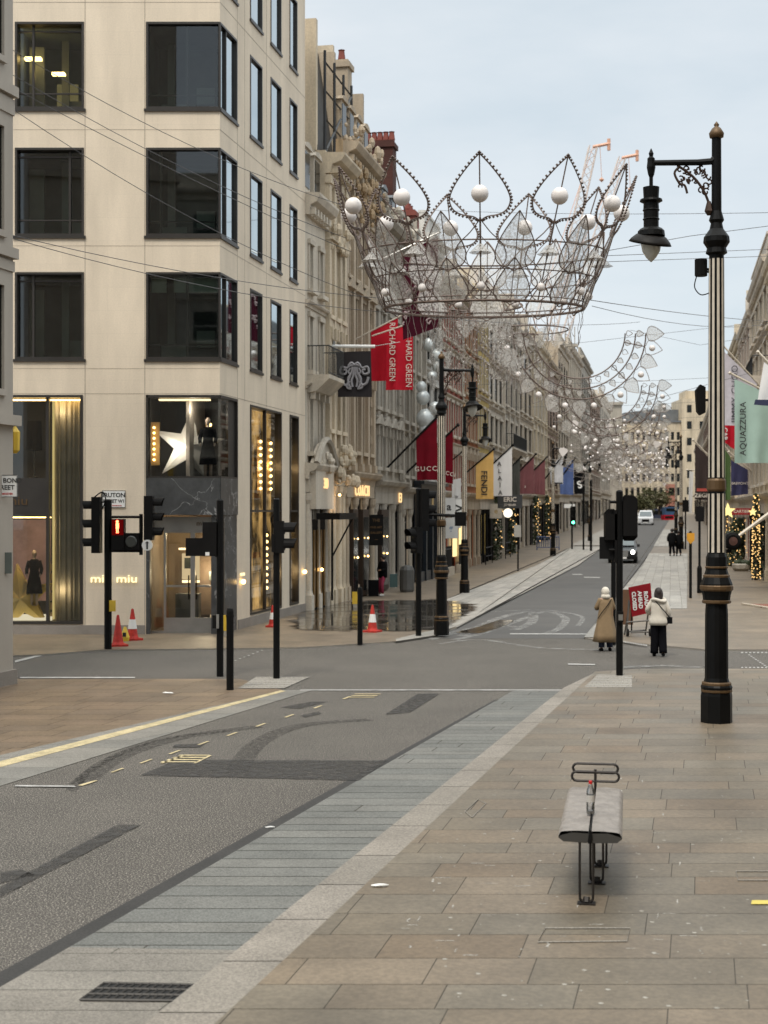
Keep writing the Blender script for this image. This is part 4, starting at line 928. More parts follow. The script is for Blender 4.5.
# aerials on tower
# right terrace
def right(t0, t1, **k):       # depth range; local x runs toward the camera
    x1, y1 = 4.56+S*t1, t1
    return dict(org=V((x1, y1, gz((t0+t1)/2))), rz=AL+pi, L_=(t1-t0)*sc, **k)
rs = [(58, 70, 'dark shopfronted stone building at the right edge behind the flags', 14.8, pls, crs, dict(bays=4)),
 (70, 84, 'pale stone building with roof railing at the top right of the street', 15.6, crs, pls, dict(bays=4, balc=(2,), chim=[(3, 3, 1.5, 18, brickr, 3)])),
 (84, 98, 'red brick building with stone bays in the right terrace', 14.9, brickr, pls, dict(bays=4, pil=True, arch=(2,), roof='mansard')),
 (98, 116, 'cream stone building with rounded cornice, middle of the right terrace', 15.2, pls, crs, dict(bays=5, ped=(1,), roof='mansard')),
 (116, 140, 'ochre stone building in the far right terrace', 14.2, ochd, pls, dict(bays=6, far=True)),
 (140, 170, 'white stucco building in the far right terrace', 13.5, whs, whs, dict(bays=7, far=True)),
 (170, 215, 'dark brick building in the far right terrace', 14, brn, pls, dict(bays=8, far=True)),
 (215, 290, 'last pale building at the end of the right terrace', 13, pls, pls, dict(bays=10, far=True))]
for i, (t0, t1, lab, top, m1, m2, kw) in enumerate(rs):
    building(**right(t0, t1, lab=lab, top=top, sm=m1, tr=m2, floors=fl(4.2, top, 4), gf=4.2, corn=.35, wf=.56, seed=50+i, **kw))
# end block
def endblock():
    d = 352; x0, x1 = (618-384)/F*d, (690-384)/F*d; x2 = (790-384)/F*d; z = lambda py: H-(py-HZ)/F*d
    e = E('office_block', 'cream flat-roofed office block closing the end of the street', 'building', (x0, d, 3.2))
    cb = stone('end_stone', (.60, .50, .36)); L_ = x2-x0; zt = z(421)-3.2
    cols_ = 30; cw = L_/cols_; ops = []
    for r_ in range(7):
        zz = zt-2.6-r_*3.3
        for i in range(cols_): ops.append((cw*i+cw*.25, cw*i+cw*.8, zz-1.9, zz))
    mb = MB(); face(mb, 0, L_, -1, zt, ops, .4); mb.quad((0, 0, -1), (0, 20, -1), (0, 20, zt), (0, 0, zt)); mb.quad((0, 0, zt), (L_, 0, zt), (L_, 20, zt), (0, 20, zt)); mb.obj('wall', cb, e)
    M0 = MB(); M0.quad((0, .35, 0), (cw*.55, .35, 0), (cw*.55, .35, 1.9), (0, .35, 1.9)); me = M0.mesh('window', darkglass)
    for o_ in ops[:100]:
        o = bpy.data.objects.new('window', me); C.objects.link(o); o.parent = e; o.location = (o_[0], 0, o_[2])
    mb = MB()
    for o_ in ops[100:]: mb.quad((o_[0], .35, o_[2]), (o_[1], .35, o_[2]), (o_[1], .35, o_[3]), (o_[0], .35, o_[3]))
    tag(mb.obj('window', darkglass, e), kind='stuff')
    mb = MB(); mb.prism([(2, zt+.02), (15.5, zt+.02), (15.5, zt+2.9), (9, zt+3.0), (2, zt+2.2)], 3, 18); mb.box(11.2, 12.6, 6, 9, zt+2.9, zt+4.6); mb.box(0, 15, -.3, 0, zt-.3, zt+.1); mb.obj('roof', lead, e)
    tw = (681-618)/F*d; mb = MB(); mb.box(tw, L_, -.6, 12, -1, z(399)-3.2); mb.box(tw+1.5, L_, 2, 10, z(399)-3.2, z(390)-3.2); mb.obj('tower_wall', cb, e)
    for r_ in range(6):
        for c in range(4):
            mb = MB(); mb.box(tw+1.3+c*3, tw+2.4+c*3, -.63, -.58, z(405)-5.0-r_*3.9, z(405)-3.2-r_*3.9); mb.obj('window', darkglass, e)
endblock()
def farblock(px0, px1, top, d, lab, m):
    x0, x1 = (px0-384)/F*d, (px1-384)/F*d; e = E('far_building', lab, 'building', (x0, d, 3.2)); L_ = x1-x0; zt = H-(top-HZ)/F*d-3.2
    n = max(2, int(L_/3)); cw = L_/n; ops = [(cw*i+cw*.3, cw*i+cw*.7, z, z+2) for i in range(n) for z in [2+3.4*k for k in range(int((zt-3)/3.4))]]
    mb = MB(); face(mb, 0, L_, -1, zt, ops, .3); mb.box(0, L_, .4, 14, -1, zt-.02); mb.obj('wall', m, e)
    mb = MB(); mb.box(-.2, L_+.2, -.4, 0, zt-.4, zt+.2); mb.obj('cornice', m, e)
farblock(604, 622, 403, 300, 'brown and grey gable block at the far end on the left', grs)
farblock(585, 606, 398, 330, 'dark brown block behind the far left terrace', brn)
# details: building A shopfront
def lp_obj(t, out, z): return LP(t, out, z)
# arched shop head with lit numbers, canopy
t = tL(311)
e = E('door_canopy', 'flat black canopy on slim brackets over the doorway next to the corner block', 'canopy', tuple(LP(tL(306.5), .02, 3.05)), AL)
Lc = (tL(325)-tL(306.5))*sc; mb = MB(); mb.box(0, Lc, -1.1, -.31, 0, .22); mb.obj('canopy_slab', blackm, e); mb = MB(); mb.tube([(Lc*.9, -.3, -1.3), (Lc*.9, -1.0, 0)], .03, 5); mb.tube([(Lc*.9, -.3, -2.8), (Lc*.9, -.3, 0)], .04, 5); mb.obj('bracket', blackm, e)
e = E('shop_sign', 'carved arched stone sign head with lit numerals above the canopy', 'shop sign', tuple(LP(tL(306.5), .32, 0)), AL)
mb = MB(); mb.prism([(0, 3.4), (Lc, 3.4), (Lc, 4.9)]+[(x, z) for x, z in arcpts(Lc/2, 4.9, Lc, .75)][::-1]+[(0, 4.9)], 0, .2); mb.obj('sign_board', whs, e)
mb = MB(); q = [(x, -.06, z) for x, z in arcpts(Lc/2, 4.9, Lc+.3, .85, 12)]; mb.tube(q, .11, 6); mb.obj('moulding', grs, e); text('30', Lc/2, 4.25, .5, goldl, e, y=-.03, ext=.03, spacing=1.2)
e = E('shop_sign', 'lit gold lettering on the pale frieze of the ochre building', 'shop sign', tuple(LP(tL(346), .16, 4.1)), AL); Lq = (tL(369)-tL(346))*sc
text('COACH', Lq/2, 0, .6, goldl, e, y=-.02, ext=.02, spacing=1.4)
e = E('shop_sign', 'lit gold lettering on the grey building farther along', 'shop sign', tuple(LP(tL(393), .16, 3.9)), AL); text('E3', .8, 0, .6, goldl, e, y=-.02, ext=.02, spacing=1.3)
q = LP(tL(350), 1.0, H-(530-HZ)/F*dL(350))
plate('hanging_sign', 'black hanging gallery sign with small gold lettering beside the ochre building', 'hanging sign', (q.x, q.y, q.z), .52, 1.15, [('THE', 0, .36, .15, goldp), ('FINE ART', 0, .1, .11, goldp), ('GALLERY', 0, -.1, .11, goldp), ('—', 0, -.35, .12, goldp)], m=blackm)
# brown/red: shop cladding with railings at white building (420-470)
# rooftop scaffold frame on ochre building
e = E('roof_frame', 'black steel fire-escape frame on the roof above the white stucco building', 'roof frame', tuple(LP(tL(329), -.15, 15.95)), AL)
mb = MB()
for z in (0.2, 1.2, 2.2, 3.2): mb.tube([(0, 0, z), (4.4, 0, z)], .04, 4); mb.tube([(0, .9, z), (4.4, .9, z)], .04, 4)
for x in (0, 1.5, 3, 4.4):
    for y in (0, .9): mb.tube([(x, y, -.2), (x, y, 3.6)], .05, 4)
mb.tube([(0, 0, 0), (4.4, 0, 3.2)], .05, 4); mb.obj('frame', iron, e)
e = E('roof_frame', 'steep glazed roof edge and gable of tan stone rising behind the white stucco building', 'roof'); 
bpy.data.objects.remove(e)
# silver flower sculpture
e = E('facade_sculpture', 'cluster of large silver balls and petals climbing the wall behind the red flag', 'decoration', tuple(LP(tL(404), 1.0, 0)))
silver = mat('silver_skin', (.62, .66, .66), .35, metal=.25, var=.3, scale=4)
z0 = H-(430-HZ)/F*dL(404); z1 = H-(335-HZ)/F*dL(404)
for i in range(9):
    mb = MB(); mb.sphere((rnd.uniform(-.3, .5), -.2, z0+(z1-z0)*i/9), rnd.uniform(.2, .42), 10, 7, (1, .8, 1.1)); mb.obj('ball', silver, e, smooth=True)
for i in range(30):
    z = z0+(z1-z0)*rnd.random(); x = rnd.uniform(.2, 1.0); mb = MB()
    mb.loft([[(x+.5*k*cos(a_)*(.35), -.3-.1*sin(a_), z+k*.5+.1*sin(a_)) for a_ in [j*pi/3 for j in range(6)]] for k in (.05, .5, 1.0)]); mb.obj('petal', leafglass, e)

# buildings behind and beside the camera (they are what the windows reflect)
building('brick and stone terrace behind the camera', V((24, -20, 0)), pi, 48, 25, grs, whs, fl(4.4, 25, 6), 14, far=True, wf=.5, seed=90)
building('pale stone terrace beside the near right pavement', V((11.6, 25, 0)), AL+pi, 46, 14, pls, whs, fl(4.4, 14, 3), 14, far=True, wf=.5, seed=91)

# brass doorway and glazed dark openings under the canopy
t = tL(308); o = LP(t, .06, 0); Lq = (tL(322)-t)*sc; e = E('shop_doorway', 'dark glazed doorway with brass curtain panels under the flat black canopy', 'doorway', tuple(o), AL)
mb = MB(); mb.box(0, Lq, -.05, .02, 0, 3.05); mb.obj('recess', blackr, e); brs = mat('brass_sheet', (.42, .25, .09), .35, metal=.7, var=.4, scale=3)
for i in range(4): mb = MB(); mb.box(Lq*(.1+.24*i), Lq*(.2+.24*i), -.1, -.06, .1, 2.7); mb.obj('brass_panel', brs, e)
mb = MB(); mb.sphere((Lq*.55, -.15, 1.35), .06, 8, 5); mb.obj('door_light', warm, e)
t = tL(330); q = LP(t, .35, 0); e = E('column_uplight', 'warm glow fitting on the cream column next to the canopy', 'wall light', tuple(q)); mb = MB(); mb.sphere((0, -.05, 3.9), .05, 8, 5); mb.obj('bulb', warm, e)
fill_light((q.x+.15, q.y-.35, 3.7), 9, col=(1, .65, .35))
for px_a, px_b, lab in ((347, 352, 'tall dark shop door opening in the ochre building, nearer one'), (357, 363, 'tall dark shop door opening in the ochre building, farther one'), (376, 383, 'dark recessed doorway in the grey stone building')):
    t = tL(px_a); Lq = (tL(px_b)-t)*sc; e = E('shop_doorway', lab, 'doorway', tuple(LP(t, .22, 0)), AL); mb = MB(); mb.box(0, Lq, -.02, .2, .1, 3.4); mb.obj('recess', mat('door_brown', (.035, .02, .012), .5), e); mb = MB(); mb.box(.08, Lq-.08, -.03, -.021, .3, 3.1); mb.obj('pane', darkglass, e); mb = MB(); mb.octa((Lq*.5, -.1, 1.6), .05); mb.octa((Lq*.5, -.1, 2.3), .04); mb.obj('door_light', warm, e)

def carving(e, L_, z0, z1, n, m, seed, out=.22):
    rr = random.Random(seed); mb = MB()
    for i in range(n):
        x, z = rr.uniform(.1, L_-.1), rr.uniform(z0, z1); r_ = rr.uniform(.06, .17); mb.sphere((x, -rr.uniform(.02, out), z), r_, 6, 4, (1, .9, rr.uniform(.8, 1.8)))
    tag(mb.obj('stone_carving', m, e), kind='stuff')
carving(Cb, 5.9, 14.4, 16.3, 110, och, 1, .5); carving(Cb, 5.9, 17.0, 17.6, 40, ochd, 2, .6); carving(Bb, 2.8, 12.6, 13.3, 30, crs, 3, .4); carving(Bb, 2.8, 4.3, 5.6, 40, crs, 4, .6); carving(Db, 7.4, 13.4, 14.6, 80, grs, 5, .4); carving(A, 2.8, 4.6, 5.2, 24, whs, 6, .5); carving(Db, 7.4, 15.5, 16.1, 50, grs, 7, .5)
# ================================================================ lamp posts
def ell(a, b, n=8): return [a+(b-a)*i/n for i in range(n+1)]
def lamppost(lab, loc, sc_=1.0, flip=False):
    e = E('lamp_post', lab, 'lamp post', tuple(loc), pi if flip else 0, 'ornate street lamps along the pavements', sc_)
    u = .01572; Z = lambda y: (722-y)*u
    mb = MB(); mb.lathe([(.25, 0), (.25, .42), (.235, .5)], 8); mb.obj('base', blackm, e)
    mb = MB(); mb.lathe([(.235, .5), (.25, .56), (.2, .64), (.185, .7), (.18, 1.7), (.17, 1.86), (.21, 1.9), (.22, 2.0), (.25, 2.1), (.25, 2.18), (.2, 2.3), (.17, 2.4), (.165, 2.6), (.14, 2.66)], 16); mb.obj('pedestal', blackm, e, smooth=False)
    for z, r_, h_ in ((.50, .245, .03), (.60, .232, .04), (1.90, .228, .03), (2.12, .262, .05), (2.30, .208, .03), (2.44, .182, .02)): mb = MB(); mb.lathe([(r_-.02, z-h_), (r_, z-h_*.5), (r_, z+h_*.5), (r_-.02, z+h_)], 16); mb.obj('gold_ring', goldp, e)
    mb = MB(); mb.lathe([(.14, 2.6), (.135, Z(486)), (.128, Z(484)), (.115, Z(252))], 20); mb.obj('shaft', blackm, e)
    mb = MB()
    for i in range(10):
        a_ = 2*pi*i/10+.31
        for z0, z1, r0, r1 in ((Z(552), Z(493), .136, .130), (Z(477), Z(258), .128, .115)):
            p = []
            for z, rr_ in ((z0, r0), (z1, r1)):
                for da in (-.16, .16): p.append(((rr_+.007)*cos(a_+da), (rr_+.007)*sin(a_+da), z))
            mb.add([p[0], p[1], p[3], p[2]], [(0, 1, 2, 3)])
    mb.obj('cream_flute', creamp, e)
    mb = MB(); mb.lathe([(.135, Z(491)), (.155, Z(489)), (.15, Z(480)), (.13, Z(478))], 16); mb.obj('gold_band', goldp, e)
    mb = MB(); mb.lathe([(.12, Z(254)), (.17, Z(252)), (.15, Z(247)), (.21, Z(241)), (.20, Z(236)), (.11, Z(228)), (.09, Z(222)), (.12, Z(219)), (.08, Z(210)), (.075, Z(137)), (.07, Z(136))], 14); mb.obj('neck', blackm, e)
    mb = MB(); mb.lathe([(.1, Z(229)), (.175, Z(236)), (.19, Z(240)), (.17, Z(243))][::-1], 14); mb.obj('collar', goldp, e)
    mb = MB(); mb.lathe([(.07, Z(137)), (.11, Z(136)), (.12, Z(132)), (.07, Z(127)), (.03, Z(125)), (.045, Z(123.4)), (.005, Z(120))], 10); mb.obj('finial', goldp, e, smooth=True)
    ax = -1.03
    mb = MB(); mb.tube([(0, 0, Z(155)), (-.08, 0, Z(160)), (-.3, 0, Z(161)), (ax, 0, Z(161.5))], [.06, .055, .05, .045], 8); mb.lathe([(.03, Z(176)), (.05, Z(173)), (.07, Z(166)), (.06, Z(160)), (.06, Z(157)), (.03, Z(155)), (.04, Z(152)), (.005, Z(147))], 8, ax, 0); mb.tube([(ax, 0, Z(176)), (ax, 0, Z(186))], .03, 6); mb.obj('arm', blackm, e)
    # scroll bracket
    mb = MB(); cx, cz = -.08, Z(164)
    arc = [(cx-.56*cos(t_), 0, cz-.0-.62*sin(t_)) for t_ in ell(0, 1.45, 8)]
    rr = random.Random(5); mb.tube(spline([(-.62, 0, Z(164)), (-.38, 0, Z(175)), (-.2, 0, Z(190)), (-.09, 0, Z(208))], 5), .022, 5)
    mb.tube(spline([(-.60, 0, Z(166)), (-.66, 0, Z(172)), (-.58, 0, Z(182)), (-.5, 0, Z(184)), (-.46, 0, Z(192))], 4), .02, 5)
    for k in range(30):
        t_ = rr.random(); x = -.58+.48*rr.random(); zmax = Z(166); zmin = Z(186)+(x+.58)*-.2; z = zmin+(zmax-zmin)*rr.random(); r_ = rr.uniform(.03, .06); a0 = rr.random()*6
        mb.tube([(x+r_*(1-q*.1)*cos(a0+q), 0.0, z+r_*(1-q*.1)*sin(a0+q)) for q in ell(0, 4.6, 7)], .013, 4)
    mb.lathe([(.03, Z(214)), (.07, Z(210)), (.05, Z(205)), (.03, Z(200))], 6, -.12, 0); mb.obj('scroll_bracket', mat('bronzed_scroll', (.05, .025, .015), .5, metal=.3), e)
    l_ = MB(); l_.lathe([(.07, Z(185)), (.13, Z(186)), (.12, Z(197)), (.17, Z(198)), (.18, Z(200)), (.12, Z(202)), (.125, Z(208)), (.135, Z(209)), (.12, Z(210)), (.12, Z(217)), (.135, Z(218)), (.12, Z(219)), (.12, Z(226)), (.17, Z(227.5)), (.21, Z(230)), (.22, Z(235)), (.15, Z(236))][::-1], 16, ax, 0); ln = l_.obj('lantern', blackm, e)
    M = Matrix.Translation((ax, 0, Z(236))) @ Matrix.Rotation(R(7), 4, 'Y') @ Matrix.Rotation(R(16), 4, 'X')
    mb = MB(); mb.lathe([(.18, .05), (.24, .02), (.31, -.05), (.34, -.10), (.31, -.09), (.2, -.02)], 24, M=M); mb.obj('hood', mat('hood_dark', (.012, .010, .009), .5, spec=.15), ln, smooth=True)
    mb = MB(); mb.lathe([(.15, .12), (.165, .02), (.14, -.11), (.08, -.21), (.01, -.28)][::-1], 16, M=Matrix.Translation((ax, 0, Z(243)))); mb.obj('glass_bowl', mat('lamp_glass', (.62, .62, .58), .15, var=.2, scale=12), ln, smooth=True)
    return e
M1 = lamppost('tall ornate black and cream street lamp standing on the near right pavement', G(716.5, 722, .05), .982)
# camera boxes on main lamp
def mounted(lab, loc, prt, cat='camera box', nm='camera_box'):
    e = E(nm, lab, cat, loc); prt(e); return e
q = W(701, 268, 23.2)
def f1(e):
    mb = MB(); mb.lathe([(.09, -.13), (.1, -.12), (.1, .13), (.09, .14)], 10); mb.obj('housing', blackr, e); mb = MB(); mb.tube([(0, 0, 0), (.22, 0, -.04)], .02, 5); mb.tube([(.05, 0, -.06), (.25, 0, -.06)], .02, 5); mb.obj('bracket', blackr, e)
    mb = MB(); mb.tube(spline([(-.07, 0, -.13), (-.1, 0, -.3), (0, 0, -.42), (.16, 0, -.38)], 5), .009, 4); mb.obj('cable', blackr, e)
mounted('small black drum box with a looped cable high on the near street lamp', tuple(q), f1)
q = W(703, 400, 23.2)
def f2(e):
    mb = MB(); mb.prism([(-.12, .15), (-.05, .24), (.03, .2), (.03, -.2), (-.05, -.24), (-.1, -.18)], -.06, .06); mb.obj('housing', blackr, e); mb = MB(); mb.tube([(0, 0, 0), (.2, 0, 0)], .02, 5); mb.obj('bracket', blackr, e)
mounted('black panel antenna mounted halfway up the near street lamp', tuple(q), f2, 'antenna', 'antenna_box')
L1 = lamppost('ornate street lamp standing in the wet paving across the junction', G(441.5, 635, .05), .793, True)
lamps = [(464.5, 593, .81, True, 'street lamp on the left pavement just behind the one in the wet paving'), (553, 556, .85, True, 'street lamp on the left pavement beside the maroon flags'),
         (590, 541, .85, True, 'farthest street lamp on the left side of the street'), (681, 549, .95, False, 'dark street lamp far up the right pavement by the brown flag'), (676, 534, .95, False, 'small far street lamp beyond the walking couple')]
for px, py, s_, fp, lab in lamps:
    c = copy_tree(M1); c['label'] = lab; c.location = G(px, py, .04); c.rotation_euler = (0, 0, pi if fp else 0); c.scale = (s_,)*3
# ================================================================ traffic signals, posts
def head(par, x, z, ang, n=3, hh=None, lit=None, w_=.30, y=0.0):
    """signal head whose lenses face direction ang (0 = toward the camera, measured about Z)"""
    e = MB(); H_ = hh or (.42*n); M = Matrix.Translation((x, y, z)) @ Matrix.Rotation(ang, 4, 'Z')
    e.box(-w_/2, w_/2, -.08, .12, -H_/2, H_/2, M); b_ = e.obj('signal_head', blackr, par)
    for i in range(n):
        zc = H_/2-(i+.5)*H_/n; r_ = min(.13, H_/n*.42)
        v_ = MB(); rings = []
        pts0 = [(r_*cos(q), -.08, zc+r_*sin(q)) for q in ell(-.5, pi+.5, 10)]; pts1 = [(r_*cos(q), -.34+.06*(1-sin(max(0, min(pi, q)))), zc+r_*sin(q)+.0) for q in ell(-.5, pi+.5, 10)]
        for k in range(10): v_.quad(M @ V(pts0[k]), M @ V(pts0[k+1]), M @ V(pts1[k+1]), M @ V(pts1[k]))
        v_.obj('visor', blackr, b_)
        l_ = MB(); l_.lathe([(r_*.9, 0), (r_*.7, .02), (.001, .03)], 12, M=M @ Matrix.Translation((0, -.085, zc)) @ Matrix.Rotation(pi/2, 4, 'X'))
        mm = {'r': redl, 'g': greenl}.get(lit) if (lit and ((lit == 'r' and i == 0) or (lit == 'g' and i == n-1))) else mat('lens_dark', (.03, .03, .03), .2)
        l_.obj('lens', mm, b_)
    return b_
def postmesh(e, h_, r_=.055, nm='pole', base=True):
    mb = MB(); mb.lathe([(r_*1.0, -.02), (r_, h_-.03), (r_*.5, h_)], 12); mb.obj(nm, blackm, e)
# A  (px 108, base 648)
g = G(108, 649, .04); k = g.y/F; hA = (649-497)*k
sA = E('traffic_signal', 'traffic signal with lit red standing figure outside the cream corner shop', 'traffic signal', tuple(g)); postmesh(sA, hA-.05, .09)
zz = lambda py: (649-py)*k; xx = lambda px: (px-108)*k
head(sA, xx(96), zz(525), -pi/2, 3, 56*k, w_=.36); head(sA, xx(150), zz(518), pi/2, 3, 44*k, w_=.36)
mb = MB(); mb.tube([(0, 0, zz(517)), (xx(142), 0, zz(517))], .035, 6); mb.tube([(0, 0, zz(551)), (xx(142), 0, zz(551))], .035, 6); mb.tube([(xx(141), 0, zz(555)), (xx(141), 0, zz(514))], .045, 6); mb.tube([(0, 0, zz(500)), (xx(101), 0, zz(503))], .02, 5)
mb.tube(spline([(xx(95), -.05, zz(497)), (xx(103), -.05, zz(492)), (xx(106), -.05, zz(500)), (xx(102), -.05, zz(510))], 4), .015, 4); mb.obj('frame', blackm, sA)
mb = MB(); mb.box(xx(113), xx(125.5), -.22, .05, zz(550), zz(519)); hb = mb.obj('signal_box', blackr, sA)
mb = MB(); mb.box(xx(113.5), xx(125), -.222, -.218, zz(535), zz(519.5)); mb.obj('lens_panel', emat('red_panel', (.5, .01, .01), .14), hb)
mb = MB(); c_ = (xx(119), -.235, zz(521.5)); mb.sphere(c_, .035, 8, 5); mb.box(xx(117.6), xx(120.6), -.24, -.225, zz(528.5), zz(523)); mb.box(xx(118), xx(118.9), -.24, -.225, zz(533), zz(528.5)); mb.box(xx(119.4), xx(120.3), -.24, -.225, zz(533), zz(528.5)); mb.obj('red_figure', emat('red_fig', (1, .12, .05), 7), hb)
mb = MB(); mb.box(xx(126), xx(140), -.2, .05, zz(550), zz(533)); hb2 = mb.obj('countdown_box', blackr, sA); mb = MB(); mb.lathe([(.14, 0), (.12, .02), (.001, .02)], 16, M=Matrix.Translation((xx(132.5), -.2, zz(541.5))) @ Matrix.Rotation(pi/2, 4, 'X')); mb.obj('lens', mat('lens_grey', (.06, .065, .06), .3), hb2)
mb = MB(); mb.lathe([(.13, 0), (.13, .02)], 16, M=Matrix.Translation((xx(148.5), -.18, zz(545))) @ Matrix.Rotation(pi/2, 4, 'X')); ds = mb.obj('arrow_disc', white, sA); mb = MB(); mb.prism([(xx(148.5)-.02, zz(549)), (xx(148.5)+.02, zz(549)), (xx(148.5)+.02, zz(543)), (xx(148.5)+.05, zz(543)), (xx(148.5), zz(541)), (xx(148.5)-.05, zz(543)), (xx(148.5)-.02, zz(543))], -.208, -.202); mb.obj('arrow', lblk, ds)
mb = MB(); mb.box(-.12, .02, -.16, -.08, zz(611), zz(600)); mb.obj('push_button_box', yellowm, sA, loc=(.18, 0, 0))
# B (px 220, base 675)
g = G(220, 676, .01); k = g.y/F; sB = E('traffic_signal', 'tall black signal post seen from behind on the left junction island', 'traffic signal', tuple(g)); postmesh(sB, (676-499)*k, .07)
zz = lambda py: (676-py)*k; xx = lambda px: (px-220)*k
mb = MB(); mb.box(xx(203), xx(217), -.1, .12, zz(556), zz(522)); mb.box(xx(186), xx(203), -.06, .1, zz(556), zz(538)); mb.tube([(xx(216), 0, zz(520)), (0, 0, zz(519))], .03, 5); mb.tube([(xx(190), 0, zz(547)), (0, 0, zz(547))], .03, 5); mb.tube([(0, 0, zz(556)), (xx(215), 0, zz(556))], .02, 5)
mb.obj('signal_head', blackr, sB); mb = MB(); mb.box(xx(206), xx(210), -.11, -.1, zz(555.5), zz(552)); mb.obj('label_plate', white, sB)
mb = MB(); mb.box(xx(213), xx(217), -.12, .08, zz(628), zz(615)); mb.obj('push_button_box', blackr, sB); mb = MB(); mb.box(xx(217), xx(219.5), -.12, -.09, zz(628), zz(614)); mb.obj('tactile_plate', steel, sB)
# C (px 276, base 677)
g = G(276.5, 678, .02); k = g.y/F; sC = E('traffic_signal', 'slim black signal pole with a side-facing head on the tactile paving', 'traffic signal', tuple(g)); postmesh(sC, (678-498)*k, .065)
zz = lambda py: (678-py)*k; xx = lambda px: (px-276.5)*k
head(sC, xx(280), zz(537), pi/2, 2, 32*k, w_=.2); mb = MB(); mb.box(xx(272), xx(275), -.12, .12, zz(552), zz(534)); mb.obj('back_box', blackr, sC); mb = MB(); mb.tube(spline([(0, 0, zz(512)), (xx(271), 0, zz(518)), (xx(273), 0, zz(526)), (0, 0, zz(530))], 4), .014, 4); mb.obj('cable', blackr, sC)
def bollard(px, py, top, r_, lab, band=None, z=.02):
    g = G(px, py, z); e = E('bollard', lab, 'bollard', tuple(g)); h_ = (py-top)*g.y/F
    mb = MB(); mb.lathe([(r_, -.02), (r_, h_-.06), (r_*.8, h_-.01), (r_*.2, h_)], 12); mb.obj('post', blackm, e); 
    mb = MB(); mb.lathe([(r_*1.08, h_-.16), (r_*1.08, h_-.13)], 12); mb.obj('ring', blackr if not band else band, e); return e
bollard(230, 689, 608, .068, 'thick black bollard post at the tip of the left island')
bollard(360, 644, 587, .065, 'single black bollard in front of the wet paving', z=.04)
# D (px 419, base 635)
g = G(418.5, 636, .05); k = g.y/F; sD = E('traffic_signal', 'black traffic signal standing at the wet corner left of the lamp post', 'traffic signal', tuple(g)); postmesh(sD, (636-488)*k, .075)
zz = lambda py: (636-py)*k; xx = lambda px: (px-418.5)*k
head(sD, xx(424), zz(510), pi/2+.4, 3, 42*k, w_=.3); head(sD, xx(416), zz(540), -.9, 2, 26*k, w_=.26, y=-.2)
mb = MB(); mb.tube([(0, 0, zz(514)), (xx(462), 0, zz(516))], .045, 6); mb.obj('arm', blackm, sD); mb = MB(); mb.box(xx(455), xx(466), -.14, .14, zz(526), zz(512)); mb.obj('camera_housing', blackr, sD)
# E (px 620, base 676)
g = G(619.5, 676, .05); k = g.y/F; sE_ = E('traffic_signal', 'tall black traffic signal seen from behind on the near right kerb', 'traffic signal', tuple(g)); postmesh(sE_, (676-490)*k, .068)
zz = lambda py: (676-py)*k; xx = lambda px: (px-619.5)*k
def backboard(par, x, z, w_, h_, yy=.1):
    mb = MB(); pts = [(x-w_/2, z-h_/2+.08), (x-w_/2+.08, z-h_/2), (x+w_/2-.08, z-h_/2), (x+w_/2, z-h_/2+.08), (x+w_/2, z+h_/2-.08), (x+w_/2-.08, z+h_/2), (x-w_/2+.08, z+h_/2), (x-w_/2, z+h_/2-.08)]
    mb.prism(pts, yy, yy+.04); mb.box(x-.14, x+.14, -.05, yy, z-h_/2+.1, z+h_/2-.1); return mb.obj('signal_head', blackr, par)
backboard(sE_, xx(630), zz(518), 17*k, 46*k); backboard(sE_, xx(612), zz(527), 14*k, 36*k, .14)
head(sE_, xx(628), zz(520), pi*.8, 3, 34*k, w_=.3, y=.25); head(sE_, xx(609), zz(548), pi*.9, 2, 22*k, w_=.28, y=.2)
mb = MB(); mb.tube([(xx(610), 0, zz(502)), (xx(632), 0, zz(502))], .03, 5); mb.tube([(xx(609), 0, zz(550)), (0, 0, zz(550))], .03, 5); mb.box(-.1, -.05, -.05, .1, zz(562), zz(510)); mb.obj('bracket', blackr, sE_)
mb = MB(); mb.box(xx(617), xx(622.5), -.11, .06, zz(622), zz(611)); mb.obj('push_button_box', blackr, sE_); mb = MB(); mb.box(xx(617.6), xx(622), -.113, -.11, zz(620), zz(614)); mb.obj('label_plate', steel, sE_)
# F, second post behind E
g = G(613.5, 644, .04); k = g.y/F; e = E('signal_post', 'thinner black signal post directly behind the near right signal', 'signal post', tuple(g)); postmesh(e, (644-520)*k, .06)
# right pavement posts
def rpost(px, py, top, r_, lab, cat='post', nm='sign_post', extra=None):
    g = G(px, py, .04); k = g.y/F; e = E(nm, lab, cat, tuple(g)); postmesh(e, (py-top)*k, r_)
    if extra: extra(e, lambda y: (py-y)*k, lambda x: (x-px)*k)
    return e
def x1_(e, zz, xx):
    mb = MB(); mb.prism([(xx(686.5), zz(533)), (xx(694), zz(533)), (xx(694), zz(540)), (xx(690), zz(544)), (xx(686.5), zz(540))], -.1, -.05); mb.obj('yellow_plate', mat('amber_plate', (.6, .28, .02), .5), e)
rpost(690.5, 598, 531, .055, 'thin post with an amber plate on the far right pavement', extra=x1_)
def x2_(e, zz, xx):
    mb = MB(); mb.lathe([(.1, 0), (.1, 1.0), (.06, 1.1)], 10); mb.obj('base_sleeve', blackm, e); head(e, 0, zz(514), pi, 2, .6, w_=.28)
rpost(699.5, 593, 508, .05, 'black signal post with a thick base beside the amber plate post', 'traffic signal', 'traffic_signal', x2_)
rpost(685.5, 549, 497, .06, 'dark thin post far up the right pavement', extra=lambda e, zz, xx: (lambda mb: (mb.box(-.25, .25, -.08, .08, zz(512), zz(500)), mb.obj('sign_box', blackr, e)))(MB()))
